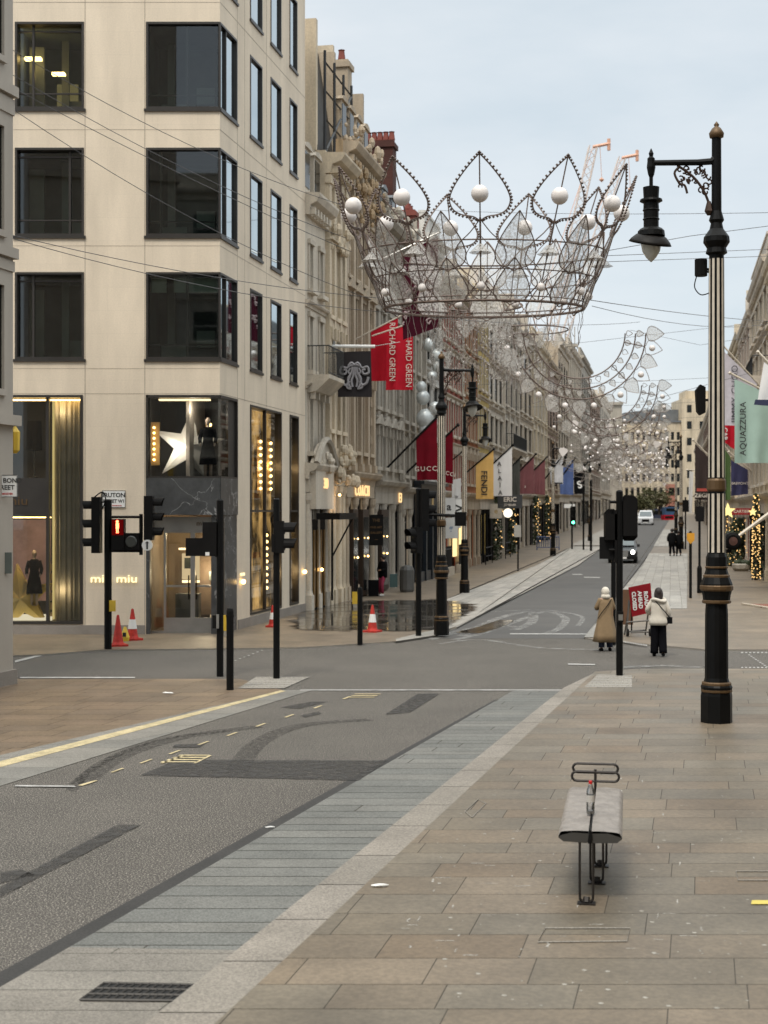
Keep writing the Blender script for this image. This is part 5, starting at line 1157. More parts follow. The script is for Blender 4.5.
def x3_(e, zz, xx):
    mb = MB(); mb.box(xx(514), xx(521), -.06, -.02, zz(537), zz(525)); mb.obj('sign_plate', mat('grey_plate', (.4, .39, .36), .6), e)
rpost(518, 571, 525, .045, 'slim post with a small grey sign on the left pavement', extra=x3_)
def x4_(e, zz, xx):
    head(e, xx(573), zz(516), 0, 3, 1.5, lit='g', w_=.4); mb = MB(); mb.box(xx(564), xx(575), -.05, .0, zz(508), zz(504)); mb.obj('arrow_sign', white, e)
rpost(572, 549, 503, .07, 'far traffic signal showing green on the left pavement', 'traffic signal', 'traffic_signal', x4_)
rpost(583.5, 550, 470, .07, 'slim black pole in front of the far left terrace'); rpost(591, 551, 480, .09, 'black pole near the farthest left lamp')
# signal attached to right of main lamp
q = W(731, 541, 23.6); e = E('pedestrian_signal', 'round-lensed pedestrian signal fixed to the right side of the near lamp', 'traffic signal', tuple(q))
mb = MB(); mb.lathe([(.1, -.05), (.14, 0), (.14, .12), (.1, .15)], 14, M=Matrix.Rotation(pi/2, 4, 'X')); mb.box(-.13, .0, -.03, .04, -.19, -.13); mb.tube([(0, 0, 0), (-.2, 0, -.02)], .03, 5); mb.box(-.12, .03, -.02, .05, -.12, .12); mb.obj('housing', blackr, e)
mb = MB(); mb.lathe([(.07, .0), (.001, .01)], 12, M=Matrix.Translation((0, -.155, 0)) @ Matrix.Rotation(pi/2, 4, 'X')); mb.obj('lens', mat('lens_brown', (.12, .06, .05), .3), e)
# ================================================================ spades and decorations
SP = [(0, 1.0), (.10, .90), (.24, .74), (.38, .55), (.47, .38), (.5, .24), (.44, .10), (.30, .02), (.12, -.01), (.03, -.06)]
def spade(): 
    h_ = spline([(x, 0, z) for x, z in SP], 3); return [(p.x, p.z) for p in h_]+[(-p.x, p.z) for p in h_[::-1]]
SPD = spade()
class Cone:
    def __init__(s, c, rb, rt, zb, zt, kd): s.c = c; s.rb = rb; s.rt = rt; s.zb = zb; s.zt = zt; s.kd = kd
    def p(s, th, v, lat=0.0):
        r_ = s.rb+(s.rt-s.rb)*v; z = s.zb+(s.zt-s.zb)*v
        return V((r_*sin(th)+lat*cos(th), -s.kd*(r_*cos(th)-lat*sin(th)), z))
def crown(lab, loc, s_, n=11, detail=True, off=-.07, grp='crown decorations strung over the street'):
    e = E('crown_decoration', lab, 'street decoration', tuple(loc), 0, grp, s_)
    k = Cone(None, 2.30, 3.52, 0, 3.05, .62)
    def ring(v, r_, nm='ring'):
        mb = MB(); mb.tube([k.p(2*pi*i/44, v) for i in range(44)], r_, 5, True); mb.obj(nm, wirem, e)
    ring(0.0, .032); ring(.035, .014); ring(.22, .014); ring(.42, .018)
    step = 2*pi/n
    for i in range(n):
        th = off+step*i
        # tall open leaf
        mb = MB(); out = [k.p(th, .58+.42*z, x*1.32) for x, z in SPD]; mb.tube(out, .017, 4, True)
        if detail:
            for a_, b_ in zip(out, out[1:]+out[:1]):
                c_ = k.p(th, .75); m_ = (a_+b_)/2; d_ = (m_-c_).normalized(); mb.octa(m_+d_*.035, .034)
        mb.obj('open_leaf', wirem, e)
        mb = MB(); mb.tube([k.p(th, 0), k.p(th, 1)], .015, 4); mb.tube([k.p(th, .3), k.p(th, .57)], .022, 4); mb.obj('stem', wirem, e)
        mb = MB(); mb.sphere(k.p(th, .73), .19, 14, 9); mb.obj('globe', globem, e, smooth=True)
        # fan of small shade
        mb = MB(); mb.lathe([(.26, -.10), (.22, -.08), (.04, .10)], 8, M=Matrix.Translation(k.p(th, .36))); mb.obj('shade', leafglass, e)
        # flowing ogee outlines
        mb = MB()
        for sg in (-1, 1):
            mb.tube(spline([k.p(th, .56, 0), k.p(th, .47, sg*.22), k.p(th, .38, sg*.5), k.p(th, .28, sg*.55), k.p(th, .2, sg*.36), k.p(th, .12, sg*.10), k.p(th, .02, sg*.35)], 4), .013, 4)
            mb.tube(spline([k.p(th, .44, sg*.02), k.p(th, .33, sg*.3), k.p(th, .24, sg*.26), k.p(th, .15, sg*.03), k.p(th, .06, sg*.22), k.p(th, 0, sg*.05)], 4), .009, 4)
            if detail: mb.tube(spline([k.p(th, .22, sg*.05), k.p(th, .12, sg*.28), k.p(th, .04, sg*.2), k.p(th, 0, 0)], 4), .008, 4)
        mb.obj('scroll', wirem, e)
        mb = MB(); mb.sphere(k.p(th, .1), .10, 8, 6); mb.obj('small_globe', globem, e, smooth=True)
        th2 = th+step/2
        for v0, v1, w_ in ((.23, .62, .92), (-.01, .30, .82)):
            out = [k.p(th2, v0+(v1-v0)*z, x*w_) for x, z in SPD]; mb = MB(); mb.tube(out, .015, 4, True); mb.tube([k.p(th2, v0), k.p(th2, v1)], .01, 4); f_ = mb.obj('filled_leaf', wirem, e)
            mb = MB(); o2 = out; mb.add(o2+[k.p(th2, v0+(v1-v0)*.4)+V((0, .0, 0))], [(j, (j+1) % len(o2), len(o2)) for j in range(len(o2))]); mb.obj('mesh_panel', leafglass, f_)
    rr = random.Random(4); mb = MB()
    for i in range(46):
        th = rr.random()*6.28; p = k.p(th, 0); q_ = rr.uniform(.2, 1.0); p.x *= q_; p.y *= q_; pts = [p]
        for j in range(4): p = p+V((rr.uniform(-.08, .08), rr.uniform(-.08, .08), -rr.uniform(.1, .3))); pts.append(p)
        mb.tube(spline(pts, 3), .007, 3)
    tag(mb.obj('hanging_strand', wirel, e), kind='stuff')
    return e
CC = V(((484-384)/F*34, 34, H+(512-309)/F*34))
crown('large rusty-wire crown of leaf shapes and white globes hanging over the junction', CC, 1.0)
# swag arches
def swag(lab, loc, s_, seed=1, light=True):
    e = E('leaf_swag', lab, 'street decoration', tuple(loc), 0, 'leaf swags strung across the far street', s_); rr = random.Random(seed)
    # rails: U shape, half width 3.1, z from 3.5 to 0
    def U(q, off):
        a_ = q*1.56; r_ = 1.85+off; return V((r_*sin(a_), 0, 3.4-r_*cos(a_)))
    for off in (0, .42, .84):
        mb = MB(); mb.tube([U(-1+i/16, off) for i in range(33)], .028, 4); mb.obj('rail', wirem, e)
    for j in range(17):
        q = -1+j/8; d0, d1 = U(q, 0), U(q, 1); t_ = (d1-d0).normalized(); n_ = V((-t_.z, 0, t_.x)); c_ = d0
        if j % 3 == 0: mb = MB(); mb.tube([U(q, 0), U(q, .84)], .02, 4); mb.obj('cross_bar', wirem, e)
        for off, ln, full in ((.06, .24, j % 2), (.48, .28, 1), (.9, .68, (j+1) % 2)):
            b_ = U(q, off); out = [b_+t_*(z*ln)+n_*(x*ln*.9) for x, z in SPD]
            mb = MB(); mb.tube(out, .016, 3, True); f_ = mb.obj('leaf', wirel, e)
            if full: mb = MB(); mb.add(out+[b_+t_*ln*.4], [(i, (i+1) % len(out), len(out)) for i in range(len(out))]); mb.obj('mesh_panel', leafglass, f_)
            elif off > .5: mb = MB(); mb.sphere(b_+t_*ln*.38, .13, 8, 6); mb.obj('globe', globem, f_, smooth=True)
    if light:
        for j in range(38 if loc[1] > 90 else 16):
            x, z = rr.uniform(-3.3, 3.3), rr.uniform(-1.0, 2.6); mb = MB()
            if rr.random() < .5: mb.sphere((x, rr.uniform(-.4, .4), z), rr.uniform(.07, .13), 7, 5); mb.obj('globe', globem, e, smooth=True)
            else:
                ln = rr.uniform(.28, .5); y = rr.uniform(-.4, .4); t0 = rr.uniform(-.6, .6)+pi
                out = [(x+(sin(t0)*zz_+cos(t0)*xx_)*ln, y, z+(cos(t0)*zz_-sin(t0)*xx_)*ln) for xx_, zz_ in SPD]; mb.add(out+[(x, y, z)], [(i, (i+1) % len(out), len(out)) for i in range(len(out))]); mb.obj('hanging_leaf', globem if rr.random() < .3 else leafglass, e)
        mb = MB()
        for j in range(40 if loc[1] > 90 else 14):
            mb.octa((rr.uniform(-3.2, 3.2), rr.uniform(-.5, .5), rr.uniform(-1.0, 2.6)), .05)
        tag(mb.obj('fairy_light', coolw, e), kind='stuff')
        mb = MB()
        for j in range(34):
            x = rr.uniform(-3.1, 3.1); z = rr.uniform(-1, 2.2); p = [V((x+rr.uniform(-.5, .5)*q, rr.uniform(-.2, .2), z-q*.35+rr.uniform(-.2, .2))) for q in range(4)]; mb.tube(spline(p, 4), .014, 3)
        tag(mb.obj('wire_tangle', wirel, e), kind='stuff')
    return e
def mid(D): return .1946*D-3.75
swag('curved band of leaf shapes hanging right of the crown over the street', (mid(60), 60, 7.16), 1.0, 1, False)
for i, (D, lab) in enumerate(((78, 'second leaf swag, behind the curved band right of the crown'), (96, 'leaf swag with bright globes, third along the street'), (116, 'leaf swag over the middle of the far street'), (140, 'leaf swag near the far couple, fifth along the street'), (170, 'small far leaf swag above the white van'), (205, 'farthest leaf swag at the end of the street'))):
    swag(lab, (mid(D)+.3, D, 6.6+gz(D)), 1.0, 3+i)
# tangled wire chandelier behind crown
def chandelier(lab, loc, r_, h_, n, seed):
    e = E('wire_chandelier', lab, 'street decoration', tuple(loc), 0, 'tangled wire chandeliers over the street'); rr = random.Random(seed); mb = MB()
    for i in range(n):
        a_ = rr.random()*6.28; q = rr.random()**.5*r_; z0 = -rr.random()*h_; p = V((q*cos(a_), q*sin(a_), z0)); pts = [p]
        for j in range(5): p = p+V((rr.uniform(-.22, .22), rr.uniform(-.22, .22), rr.uniform(-.3, .08))); pts.append(p)
        mb.tube(spline(pts, 3), .008, 3)
    tag(mb.obj('wire_tangle', wirel, e), kind='stuff')
    mb = MB()
    for i in range(n): a_ = rr.random()*6.28; q = rr.random()**.5*r_; mb.octa((q*cos(a_), q*sin(a_), -rr.random()*h_*1.2), .02)
    tag(mb.obj('glint', globem, e), kind='stuff')
    for i in range(9):
        a_ = rr.random()*6.28; ln = .55; x, y, z = r_*.8*cos(a_), r_*.8*sin(a_), -rr.random()*h_; out = [(x+xx_*ln, y, z-zz_*ln) for xx_, zz_ in SPD]; mb = MB(); mb.add(out+[(x, y, z-ln*.4)], [(i2, (i2+1) % len(out), len(out)) for i2 in range(len(out))]); mb.obj('hanging_leaf', leafglass, e)
    mb = MB(); mb.tube([(r_*cos(t_), r_*sin(t_), 0) for t_ in ell(0, 6.28, 20)], .03, 4); mb.obj('ring', wirem, e)
q = W(482, 306, 44); chandelier('grey tangled wire chandelier hanging just behind the crown', q, 1.2, 1.9, 130, 1)
q = W(530, 330, 62); chandelier('tangled wire chandelier farther behind the crown, above the maroon flags', q, 1.6, 2.2, 80, 2)

# ================================================================ cables
def cable(pts, lab, r_=.010, sag=0.0):
    r_ *= .75
    P_ = []
    for a_, b_ in zip(pts, pts[1:]):
        a_, b_ = V(a_), V(b_)
        for i in range(12):
            t_ = i/12; p = a_.lerp(b_, t_); p.z -= sag*4*t_*(1-t_); P_.append(p)
    P_.append(V(pts[-1])); mb = MB(); mb.tube(P_, r_, 4); tag(mb.obj('cable', mat('cable_dark', (.09, .09, .095), .6)), lab, 'cable', 'thin wires across the sky')
A1 = lambda y: W(11, y, 28.5); rim = lambda px, py: W(px, py, 34.0)
cable([A1(49), rim(342, 205)], 'thin wire running from the far left stone pier to the crown, uppermost', sag=.25)
cable([A1(74), rim(346, 238)], 'thin wire just below the uppermost one on the cream building', sag=.2)
cable([A1(87), rim(352, 252)], 'thin wire, third from the top across the cream building', sag=.1)
cable([A1(108), rim(372, 300)], 'thin wire, fourth from the top across the cream building', sag=.3)
cable([A1(235), rim(378, 298)], 'lower thin wire running past the third row of windows to the crown', sag=.15)
cable([A1(238), rim(382, 312), W(640, 322, 60)], 'lowest thin wire across the cream building continuing behind the crown', sag=.2)
cable([rim(590, 300), W(790, 322, 62)], 'thin wire from the right rim of the crown to the right terrace', .012, .1)
cable([rim(592, 306), W(790, 319, 60)], 'second thin wire from the right rim of the crown to the right terrace', .010, .4)
cable([W(430, 210, 60), W(800, 212, 40)], 'high thin wire crossing the sky behind the near lamp head', .010, .1)
cable([W(600, 252, 34), W(690, 236, 36), W(800, 222, 38)], 'rising thin wire from the crown past the near lamp post', .010)
cable([W(600, 256, 34), W(800, 248, 40)], 'thin wire level with the lamp glass, upper of the pair', .009)
cable([W(600, 262, 34), W(800, 255, 42)], 'thin wire level with the lamp glass, lower of the pair', .009)
cable([W(560, 345, 60), W(800, 318, 66)], 'faint wire sloping up above the curved leaf band', .010)
cable([W(640, 403, 60), W(790, 362, 66)], 'wire stretched from the lower end of the curved leaf band to the right terrace', .011)
cable([W(630, 330, 60), W(700, 345, 61), W(800, 330, 64)], 'wire tying the top of the curved leaf band to the right terrace', .009)
for i, D in enumerate((78, 96, 116, 140)):
    cable([LP(D-PY0, 0, 10+gz(D)), V((mid(D)+.3, D, 10.1+gz(D))), V((4.56+S*D, D, 10.5+gz(D)))], ('nearest', 'second nearest', 'third nearest', 'farthest')[i]+' suspension wire holding up the far leaf swags', .012)
# ================================================================ cranes
cro = mat('crane_orange_hazed', (.66, .36, .24), .6); crw = mat('crane_white', (.66, .56, .50), .6)  # distance haze is put into the orange as a paler colour
def truss(mb, a_, b_, w_, n):
    a_, b_ = V(a_), V(b_); t_ = (b_-a_).normalized(); u = V((1, 0, 0)); u = (u-t_*u.dot(t_)).normalized(); v = t_.cross(u)
    cs = [(u*sx+v*sy)*w_/2 for sx, sy in ((-1, -1), (1, -1), (1, 1), (-1, 1))]
    for c_ in cs: mb.tube([a_+c_, b_+c_], w_*.08, 4)
    for i in range(n):
        p, q = a_.lerp(b_, i/n), a_.lerp(b_, (i+1)/n)
        for j in range(4): mb.tube([p+cs[j], q+cs[(j+1) % 4]], w_*.05, 3)
def crane(lab, tip, hip, d, w_):
    T, Hp = W(*tip, d), W(*hip, d); e = E('tower_crane', lab, 'crane', (Hp.x, d, 3.2), 0, 'luffing cranes beyond the rooftops'); o_ = V((Hp.x, d, 3.2))
    mb = MB(); truss(mb, V((0, 0, 0)), Hp-o_, w_*1.2, 24); mb.obj('mast', cro, e)
    mb = MB(); truss(mb, Hp-o_, T-o_, w_, 26); mb.obj('jib', crw, e)
    mb = MB(); mb.tube([T-o_, T-o_+V((5, 0, 1))], .5, 5); mb.tube([T-o_+V((4.6, 0, 2.4)), T-o_+V((4.6, 0, -1))], .5, 4); mb.tube([T-o_+V((2, 0, 0)), T-o_+V((2.5, 0, -9))], .1, 3); mb.octa(T-o_+V((2.5, 0, -9.5)), .8); mb.obj('jib_head', cro, e)
    mb = MB(); mb.box(-3, 3, -2, 2, -1.5, 1.5, Matrix.Translation(Hp-o_)); mb.tube([Hp-o_, Hp-o_+V((-4, 0, 9)), T-o_], .12, 3); mb.obj('cab', cro, e)
crane('pale orange lattice crane jib rising behind the crown, the left one', (593, 147), (548, 352), 430, 2.3)
crane('shorter pale orange crane jib behind the right side of the crown', (622, 158), (560, 350), 450, 2.0)
e = E('roof_aerials', 'cluster of thin rooftop aerials on the tall buff tower', 'aerials', tuple(LP(tL(561), -1.5, 21.5+gz(PY0+tL(561))))); mb = MB()
for i in range(7): x = i*.5; mb.tube([(x, 0, -2), (x, 0, rnd.uniform(.3, 1.8))], .05, 4)
mb.box(-.3, 3.3, -.3, .3, -1.2, -.9); mb.obj('aerial', grs, e)
# ================================================================ flags
def flag(lab, base, tip, d, quad, m, texts=(), pm=None, pr=.03, grp=None, poly=None, rip=.05):
    """quad: top-left, top-right, bottom-right, bottom-left image points at distance d"""
    o = W(*base, d); e = E('flag', lab, 'flag', tuple(o), 0, grp)
    def Lc_(px, py, dy=0.0): p = W(px, py, d)-o; p.y += dy; return p
    mb = MB(); mb.tube([Lc_(*base), Lc_(*tip)], pr, 6); mb.octa(Lc_(*tip), pr*2); mb.obj('flagpole', pm or blackm, e)
    q = [Lc_(*p) for p in quad]; n, k = 18, 14; mb = MB(); vs = []; ph = rnd.random()*6
    for j in range(k+1):
        for i in range(n+1):
            u, v = i/n, j/k; p = (q[0]*(1-u)+q[1]*u)*(1-v)+(q[3]*(1-u)+q[2]*u)*v
            w_ = (q[1]-q[0]).length; p.y += rip*v*sin(u*11+ph+v*1.5)*(1+.5*sin(u*5)); p.x += rip*.15*v*sin(u*17+ph); vs.append(p)
    mb.add(vs, [(j*(n+1)+i, j*(n+1)+i+1, (j+1)*(n+1)+i+1, (j+1)*(n+1)+i) for j in range(k) for i in range(n)]); cl_ = mb.obj('cloth', m, e, smooth=True)
    for t_ in texts:
        s_, px, py, hpx, ang, mm = t_[:6]; p = Lc_(px, py); text(s_, p.x, p.z, hpx*d/F, mm, cl_, y=-rip*1.6-.01, ang=ang, ext=.002, sx=(t_[6] if len(t_) > 6 else 1), bold=(t_[7] if len(t_) > 7 else 0)*hpx*d/F, spacing=(t_[8] if len(t_) > 8 else 1))
    return e
cream_l = mat('letter_cream', (.75, .68, .6), .7); gold_l = mat('letter_gold', (.5, .35, .15), .6)
d = 55.8
flag('bright red flag on a slanting cream pole nearest the black crest banner', (352, 341), (404, 314), d, [(371, 331), (398, 318), (398, 381), (371, 381)], redm, [], pm=creamp, grp='pair of bright red flags under the crown')
flag('bright red flag with two upright lines of white lettering, right one of the red pair', (372, 336), (414, 322), d-.4, [(387, 333), (413, 322), (413, 390), (386, 390)], redm, [('RICHARD GREEN', 392, 352, 8.5, -pi/2, cream_l, .9), ('HARD GREEN', 408.5, 364, 8.5, -pi/2, cream_l, .9)], pm=creamp, grp='pair of bright red flags under the crown')
# black emblem banner
d = 52; e = E('banner', 'black banner with a silver ornate crest hanging from a white horizontal bar', 'banner', tuple(W(315, 346, d))); o = W(315, 346, d)
LB = lambda px, py: W(px, py, d)-o
mb = MB(); mb.tube([LB(313, 346), LB(375, 346.5)], .06, 8); mb.obj('pole', white, e); mb = MB(); mb.tube([LB(314, 333), LB(334, 346)], .012, 4); mb.tube([LB(334, 341), LB(334, 351)], .05, 6); mb.tube([LB(375, 346), LB(400, 342)], .01, 4); mb.obj('stay_wire', steel, e)
mb = MB(); a_, b_, c_, d_ = LB(336, 352), LB(371, 351), LB(372, 397), LB(338, 397); n = 12; vs = []
for j in range(n+1):
    for i in range(n+1): u, v = i/n, j/n; p = (a_*(1-u)+b_*u)*(1-v)+(d_*(1-u)+c_*u)*v; p.y += .03*sin(u*7+2*v); vs.append(p)
mb.add(vs, [(j*(n+1)+i, j*(n+1)+i+1, (j+1)*(n+1)+i+1, (j+1)*(n+1)+i) for j in range(n) for i in range(n)]); cl_ = mb.obj('cloth', mat('black_banner', (.012, .008, .010), .8), e)
crest = mat('crest_silver', (.30, .29, .31), .6); c0 = LB(354.5, 375); s_ = d/F
def cp(pts, r_): mbx = MB(); mbx.tube(spline([(c0.x+x*s_, -.06, c0.z-y*s_) for x, y in pts], 5), r_*s_, 5); return mbx
mb = MB()
for sg in (-1, 1):
    for pts, r_ in (([(sg*1, -10), (sg*5, -9), (sg*8, -7), (sg*13, -8), (sg*14, -2), (sg*9, -1), (sg*8, -5), (sg*11, -5)], 1.1), ([(sg*2, -8), (sg*3, -2), (sg*6, 3), (sg*6, 9), (sg*4, 13)], 1.3), ([(sg*5, 6), (sg*8, 10), (sg*12, 8), (sg*14, 2)], 1.3), ([(sg*.5, -8), (sg*1, 0), (sg*3, 6), (sg*2, 12)], 1.2), ([(sg*4, -7), (sg*6, -3), (sg*4, 0), (sg*6, 5)], 1.0), ([(sg*3, 14), (sg*7, 13), (sg*8, 10)], 1.1)): mb.v_ = 0; m2 = cp(pts, r_); mb.add(m2.v, m2.f)
m2 = cp([(-6, -9), (-3, -12), (0, -10), (3, -12), (6, -9)], 1.3); mb.add(m2.v, m2.f); mb.obj('crest', crest, cl_)
# burgundy patterned banner
d = 52; e = flag('dark burgundy banner with pale scattered motifs hanging behind the crown', (376, 262), (440, 232), d, [(400, 256), (438, 236), (439, 327), (403, 340)], mat('burgundy_pattern', (.05, .005, .014), .8, spec=.1), [], pm=steel)
o = W(376, 262, d); mb = MB()
for i in range(26):
    mb = MB(); x, y = rnd.uniform(403, 434), rnd.uniform(268, 325); p = W(x, y, d)-o; pts = [(p.x+.0*q+rnd.uniform(-.12, .12), -.10, p.z+rnd.uniform(-.12, .12)) for q in range(4)]; mb.tube(spline(pts, 3), .025, 4); mb.obj('motif', mat('motif_pale', (.45, .35, .36), .7), e)
# Gucci
dk_ = maroon
flag('deep red flag lettered in cream, the larger one left of the lamp shaft', (386, 469), (438, 416), 62.4, [(416, 438), (437, 418), (437, 480), (417, 480)], dk_, [('GUCCI', 427, 469, 6.5, .03, cream_l, 1.05, 0, 1.3)], pr=.05)
flag('deep red flag partly behind and to the right of the lamp shaft', (406, 473), (458, 425), 67, [(437, 444), (453, 430), (453, 484), (437, 481)], dk_, [('GUCCI', 446, 473, 5.5, -.25, cream_l, 1, 0, 1.2)], pr=.05)
flag('narrow white vertical banner near the second lamp', (440, 470), (462, 452), 78, [(452, 480), (461, 478), (461, 528), (452, 528)], whitec, [('RALPH', 456, 503, 5, -pi/2, lblk)], pr=.04)
yf = mat('yellow_cloth', (.68, .42, .13), .8, var=.15)
flag('mustard yellow flag with upright black lettering on the left side of the street', (460, 478), (494, 449), 85, [(476, 465), (493.5, 450), (493.5, 499), (476, 499)], yf, [('FENDI', 483.8, 483, 8.6, -pi/2, lblk, 1.05, .012)], pr=.05, rip=.03)
flag('white flag with stacked black letters next to the yellow one', (480, 476), (513, 445), 90.7, [(493, 463), (512, 446), (512, 496), (493, 496)], whitec, [(s_, 499.2+i*.25, 464+i*7.2, 6, 0, lblk, 1, .015) for i, s_ in enumerate('ALAÏA')], pr=.05, rip=.03)
flag('charcoal flag just behind the white flag with stacked letters', (500, 478), (521, 457), 96, [(512, 465), (520, 457), (520, 496), (512, 496)], mat('charcoal_cloth', (.05, .052, .045), .8), [], pr=.05)
mr_ = mat('dusky_maroon', (.17, .055, .06), .8, var=.2)
flag('dusky maroon flag, left one of the pair past the white flag', (508, 483), (536, 454), 100, [(520, 469), (534, 455), (534, 494), (520, 494)], mr_, [('1', 525, 487, 4, 0, cream_l)], pr=.05)
flag('dusky maroon flag, right one of the pair past the white flag', (520, 484), (547, 457), 103, [(534, 470), (545, 459), (545, 495), (534, 494)], mr_, [], pr=.05)
fg_ = flag('pale grey flag with a dark hem hanging by the third lamp', (545, 479), (565, 452), 113, [(550, 468), (563, 454), (563, 484), (551, 484)], mat('pale_grey_cloth', (.55, .55, .57), .8), [], pr=.06)
mb = MB(); q = W(557, 483.2, 112.7); mb.box(-.42, .42, 0, .03, -.05, .05); mb.obj('hem', blackr, fg_, loc=tuple(q-fg_.location))
flag('blue flag in the far left row', (555, 486), (575, 458), 120, [(560, 470), (573.5, 459), (573.5, 495), (560, 494)], mat('blue_cloth', (.075, .12, .29), .8), [], pr=.06)
flag('black flag with a white swan emblem in the far left row', (566, 488), (588, 462), 128, [(574, 469), (585, 463), (585, 494), (574, 494)], blackc, [('S', 579.5, 485, 10, .3, white, 1, .03)], pr=.06)
# dark shop sign and clock globe
q = W(510, 501.5, 93); plate('hanging_sign', 'dark horizontal shop sign under the white flag on the left side', 'shop sign', tuple(q), 1.55, .85, [('ERIC', -.0, .12, .4, cream_l), ('JEWELLER', 0, -.22, .17, cream_l)], m=mat('sign_slate', (.04, .042, .045), .6))
def wl(e):
    mb = MB(); mb.sphere((0, 0, 0), .29, 12, 8); mb.obj('globe', emat('globe_lit', (1, .9, .72), 1.2), e, smooth=True); mb = MB(); mb.tube([(0, 0, .25), (0, 0, .5), (-.5, .1, .5)], .03, 4); mb.obj('bracket', iron, e)
q = W(508, 513, 92); mounted('round glowing globe light under the dark shop sign on the left', tuple(q), wl, 'wall light', 'wall_light')
def shield(px, py, d, w_, h_, lab, tx, m=white):
    q = W(px, py, d); return plate('hanging_sign', lab, 'hanging sign', tuple(q), w_, h_, tx, m=m, frame=steel)
shield(449, 507, 70, .62, .9, 'pale round-cornered hanging sign by the second lamp', [('a', 0, 0, .5, lblk)]); shield(459, 509, 72, .6, 1.0, 'pale hanging sign with a dark arrow beside the second lamp', [('>', 0, 0, .7, lblk, 0, 1, )]); shield(451, 528, 71, .7, 1.0, 'white projecting sign under the arrow sign near the second lamp', [('g', 0, 0, .4, mat('signblue', (.2, .3, .45), .6))])
shield(496, 511, 96, .8, .95, 'cream projecting shop sign below the white flag with stacked letters', [('e', 0, 0, .5, gold_l)], m=creamp)
# right flags
flag('lilac-white flag with upright dark lettering just right of the near lamp shaft', (775, 402), (722.5, 345), 66, [(722.5, 350), (757, 383), (757, 427), (721.5, 425)], mat('lilac_white_cloth', (.60, .57, .63), .8), [('JIMMY CHOO', 734.5, 394, 9.2, pi/2, mat('letter_slate', (.06, .06, .08), .6), 1.0, 0, 1.05)], pm=creamp, pr=.04)
mint = mat('mint_cloth', (.36, .50, .44), .8, var=.12)
flag('pale mint green flag, the biggest one at the right edge', (790, 404), (730, 373), 60, [(734.5, 379), (778, 398), (777, 463), (734.5, 463)], mint, [('AQUAZZURA', 742.3, 429, 8.4, pi/2, lblk, 1.02, .012, 1.03)], pm=creamp, pr=.045, rip=.09)
fg_ = flag('white flag with a navy hem cut off by the right edge', (800, 395), (758, 352), 52, [(764, 362), (796, 386), (796, 412), (757, 402)], whitec, [], pm=creamp, pr=.04)
mb = MB(); q = W(757, 403, 51.6); mb.prism([(-.1, -.06), (1.6, -.18), (1.6, .1), (-.05, .12)], 0, .04); mb.obj('hem', mat('navy_hem', (.02, .025, .07), .7), fg_, loc=tuple(q-fg_.location))
flag('bright red flag showing between the white and mint flags', (770, 460), (720, 380), 78, [(721, 384), (735, 402), (735, 450), (721, 440)], redm, [('CAR', 724.5, 434, 6.5, -pi/2, white, 1, .02)], pm=creamp, pr=.04)
flag('green flag behind the near lamp shaft on the right', (748, 475), (720, 440), 90, [(721, 444), (730.5, 457), (730.5, 500), (721, 500)], mat('green_cloth', (.07, .13, .035), .8), [], pm=creamp, pr=.05)
flag('navy blue flag with thin white lettering on the right side', (765, 482), (729, 452), 84, [(731, 460), (748, 470), (748, 494), (731, 496)], mat('navy_cloth', (.035, .035, .10), .8), [('BREMONT', 739.5, 483.5, 3.6, 0, cream_l)], pm=creamp, pr=.05)
fg_ = flag('dark brown flag left of the near lamp shaft', (730, 478), (693.5, 440), 104, [(695, 444), (714, 463), (714, 501), (695, 499)], mat('brown_cloth', (.035, .02, .018), .8), [('ZEGNA', 704.5, 495.5, 5.6, 0, cream_l, 1.1, .03)], pm=creamp, pr=.06, rip=.03)
mb = MB(); q = W(702.5, 489.8, 103.8); mb.box(-.4, .5, 0, .02, -.1, .1); mb.obj('stripe', mat('stripe_red', (.5, .08, .06), .7), fg_, loc=tuple(q-fg_.location))
flag('narrow white vertical banner beside the brown flag', (700, 470), (687, 470), 118, [(689.5, 471), (693.5, 472), (692, 513), (688, 513)], whitec, [], pm=creamp, pr=.05, rip=.02)
flag('slanting pale pole with a furled banner at the right edge', (800, 490), (737, 537), 46, [(738, 536), (772, 511), (772, 514), (738, 538)], creamp, [], pm=creamp, pr=.05, rip=.0)
# lit plants and trees at the right
leafm = mat('dark_leaf', (.045, .06, .025), .7, var=.5, scale=3)
def garland_tree(lab, loc, w_, h_, n, nl, seed, trunk=True):
    rr = random.Random(seed); e = E('lit_tree', lab, 'tree', tuple(loc)); mb = MB()
    if trunk: mb.tube([(0, 0, 0), (.03, 0, h_*.5), (0, .02, h_*.95)], [.09, .07, .03], 7)
    for i in range(8): a_ = rr.random()*6.28; z = h_*rr.uniform(.15, .8); mb.tube([(0, 0, z), (w_*.4*cos(a_), w_*.4*sin(a_), z+h_*.12)], .015, 4)
    mb.obj('trunk', mat('bark', (.08, .06, .045), .9), e); mb = MB()
    for i in range(n):
        a_ = rr.random()*6.28; z = rr.random()*h_; q = w_/2*(1-.35*z/h_)*rr.random()**.5*(.8+.3*sin(z*4)); p = V((q*cos(a_), q*sin(a_), z)); s1 = rr.uniform(.05, .10)
        a = V((rr.uniform(-1, 1), rr.uniform(-1, 1), rr.uniform(-1, 1))).normalized()*s1; b = V((rr.uniform(-1, 1), rr.uniform(-1, 1), rr.uniform(-1, 1))).normalized()*s1; mb.quad(p-a, p-b, p+a, p+b)
    mb.obj('crown', leafm, e); mb = MB()
    for i in range(nl): a_ = rr.random()*6.28; z = rr.random()*h_; q = w_/2*(1-.35*z/h_)*1.02; mb.octa((q*cos(a_), q*sin(a_), z), .03)
    mb.obj('fairy_light', emat('fairy_warm', (1, .6, .22), 1.5), e); return e
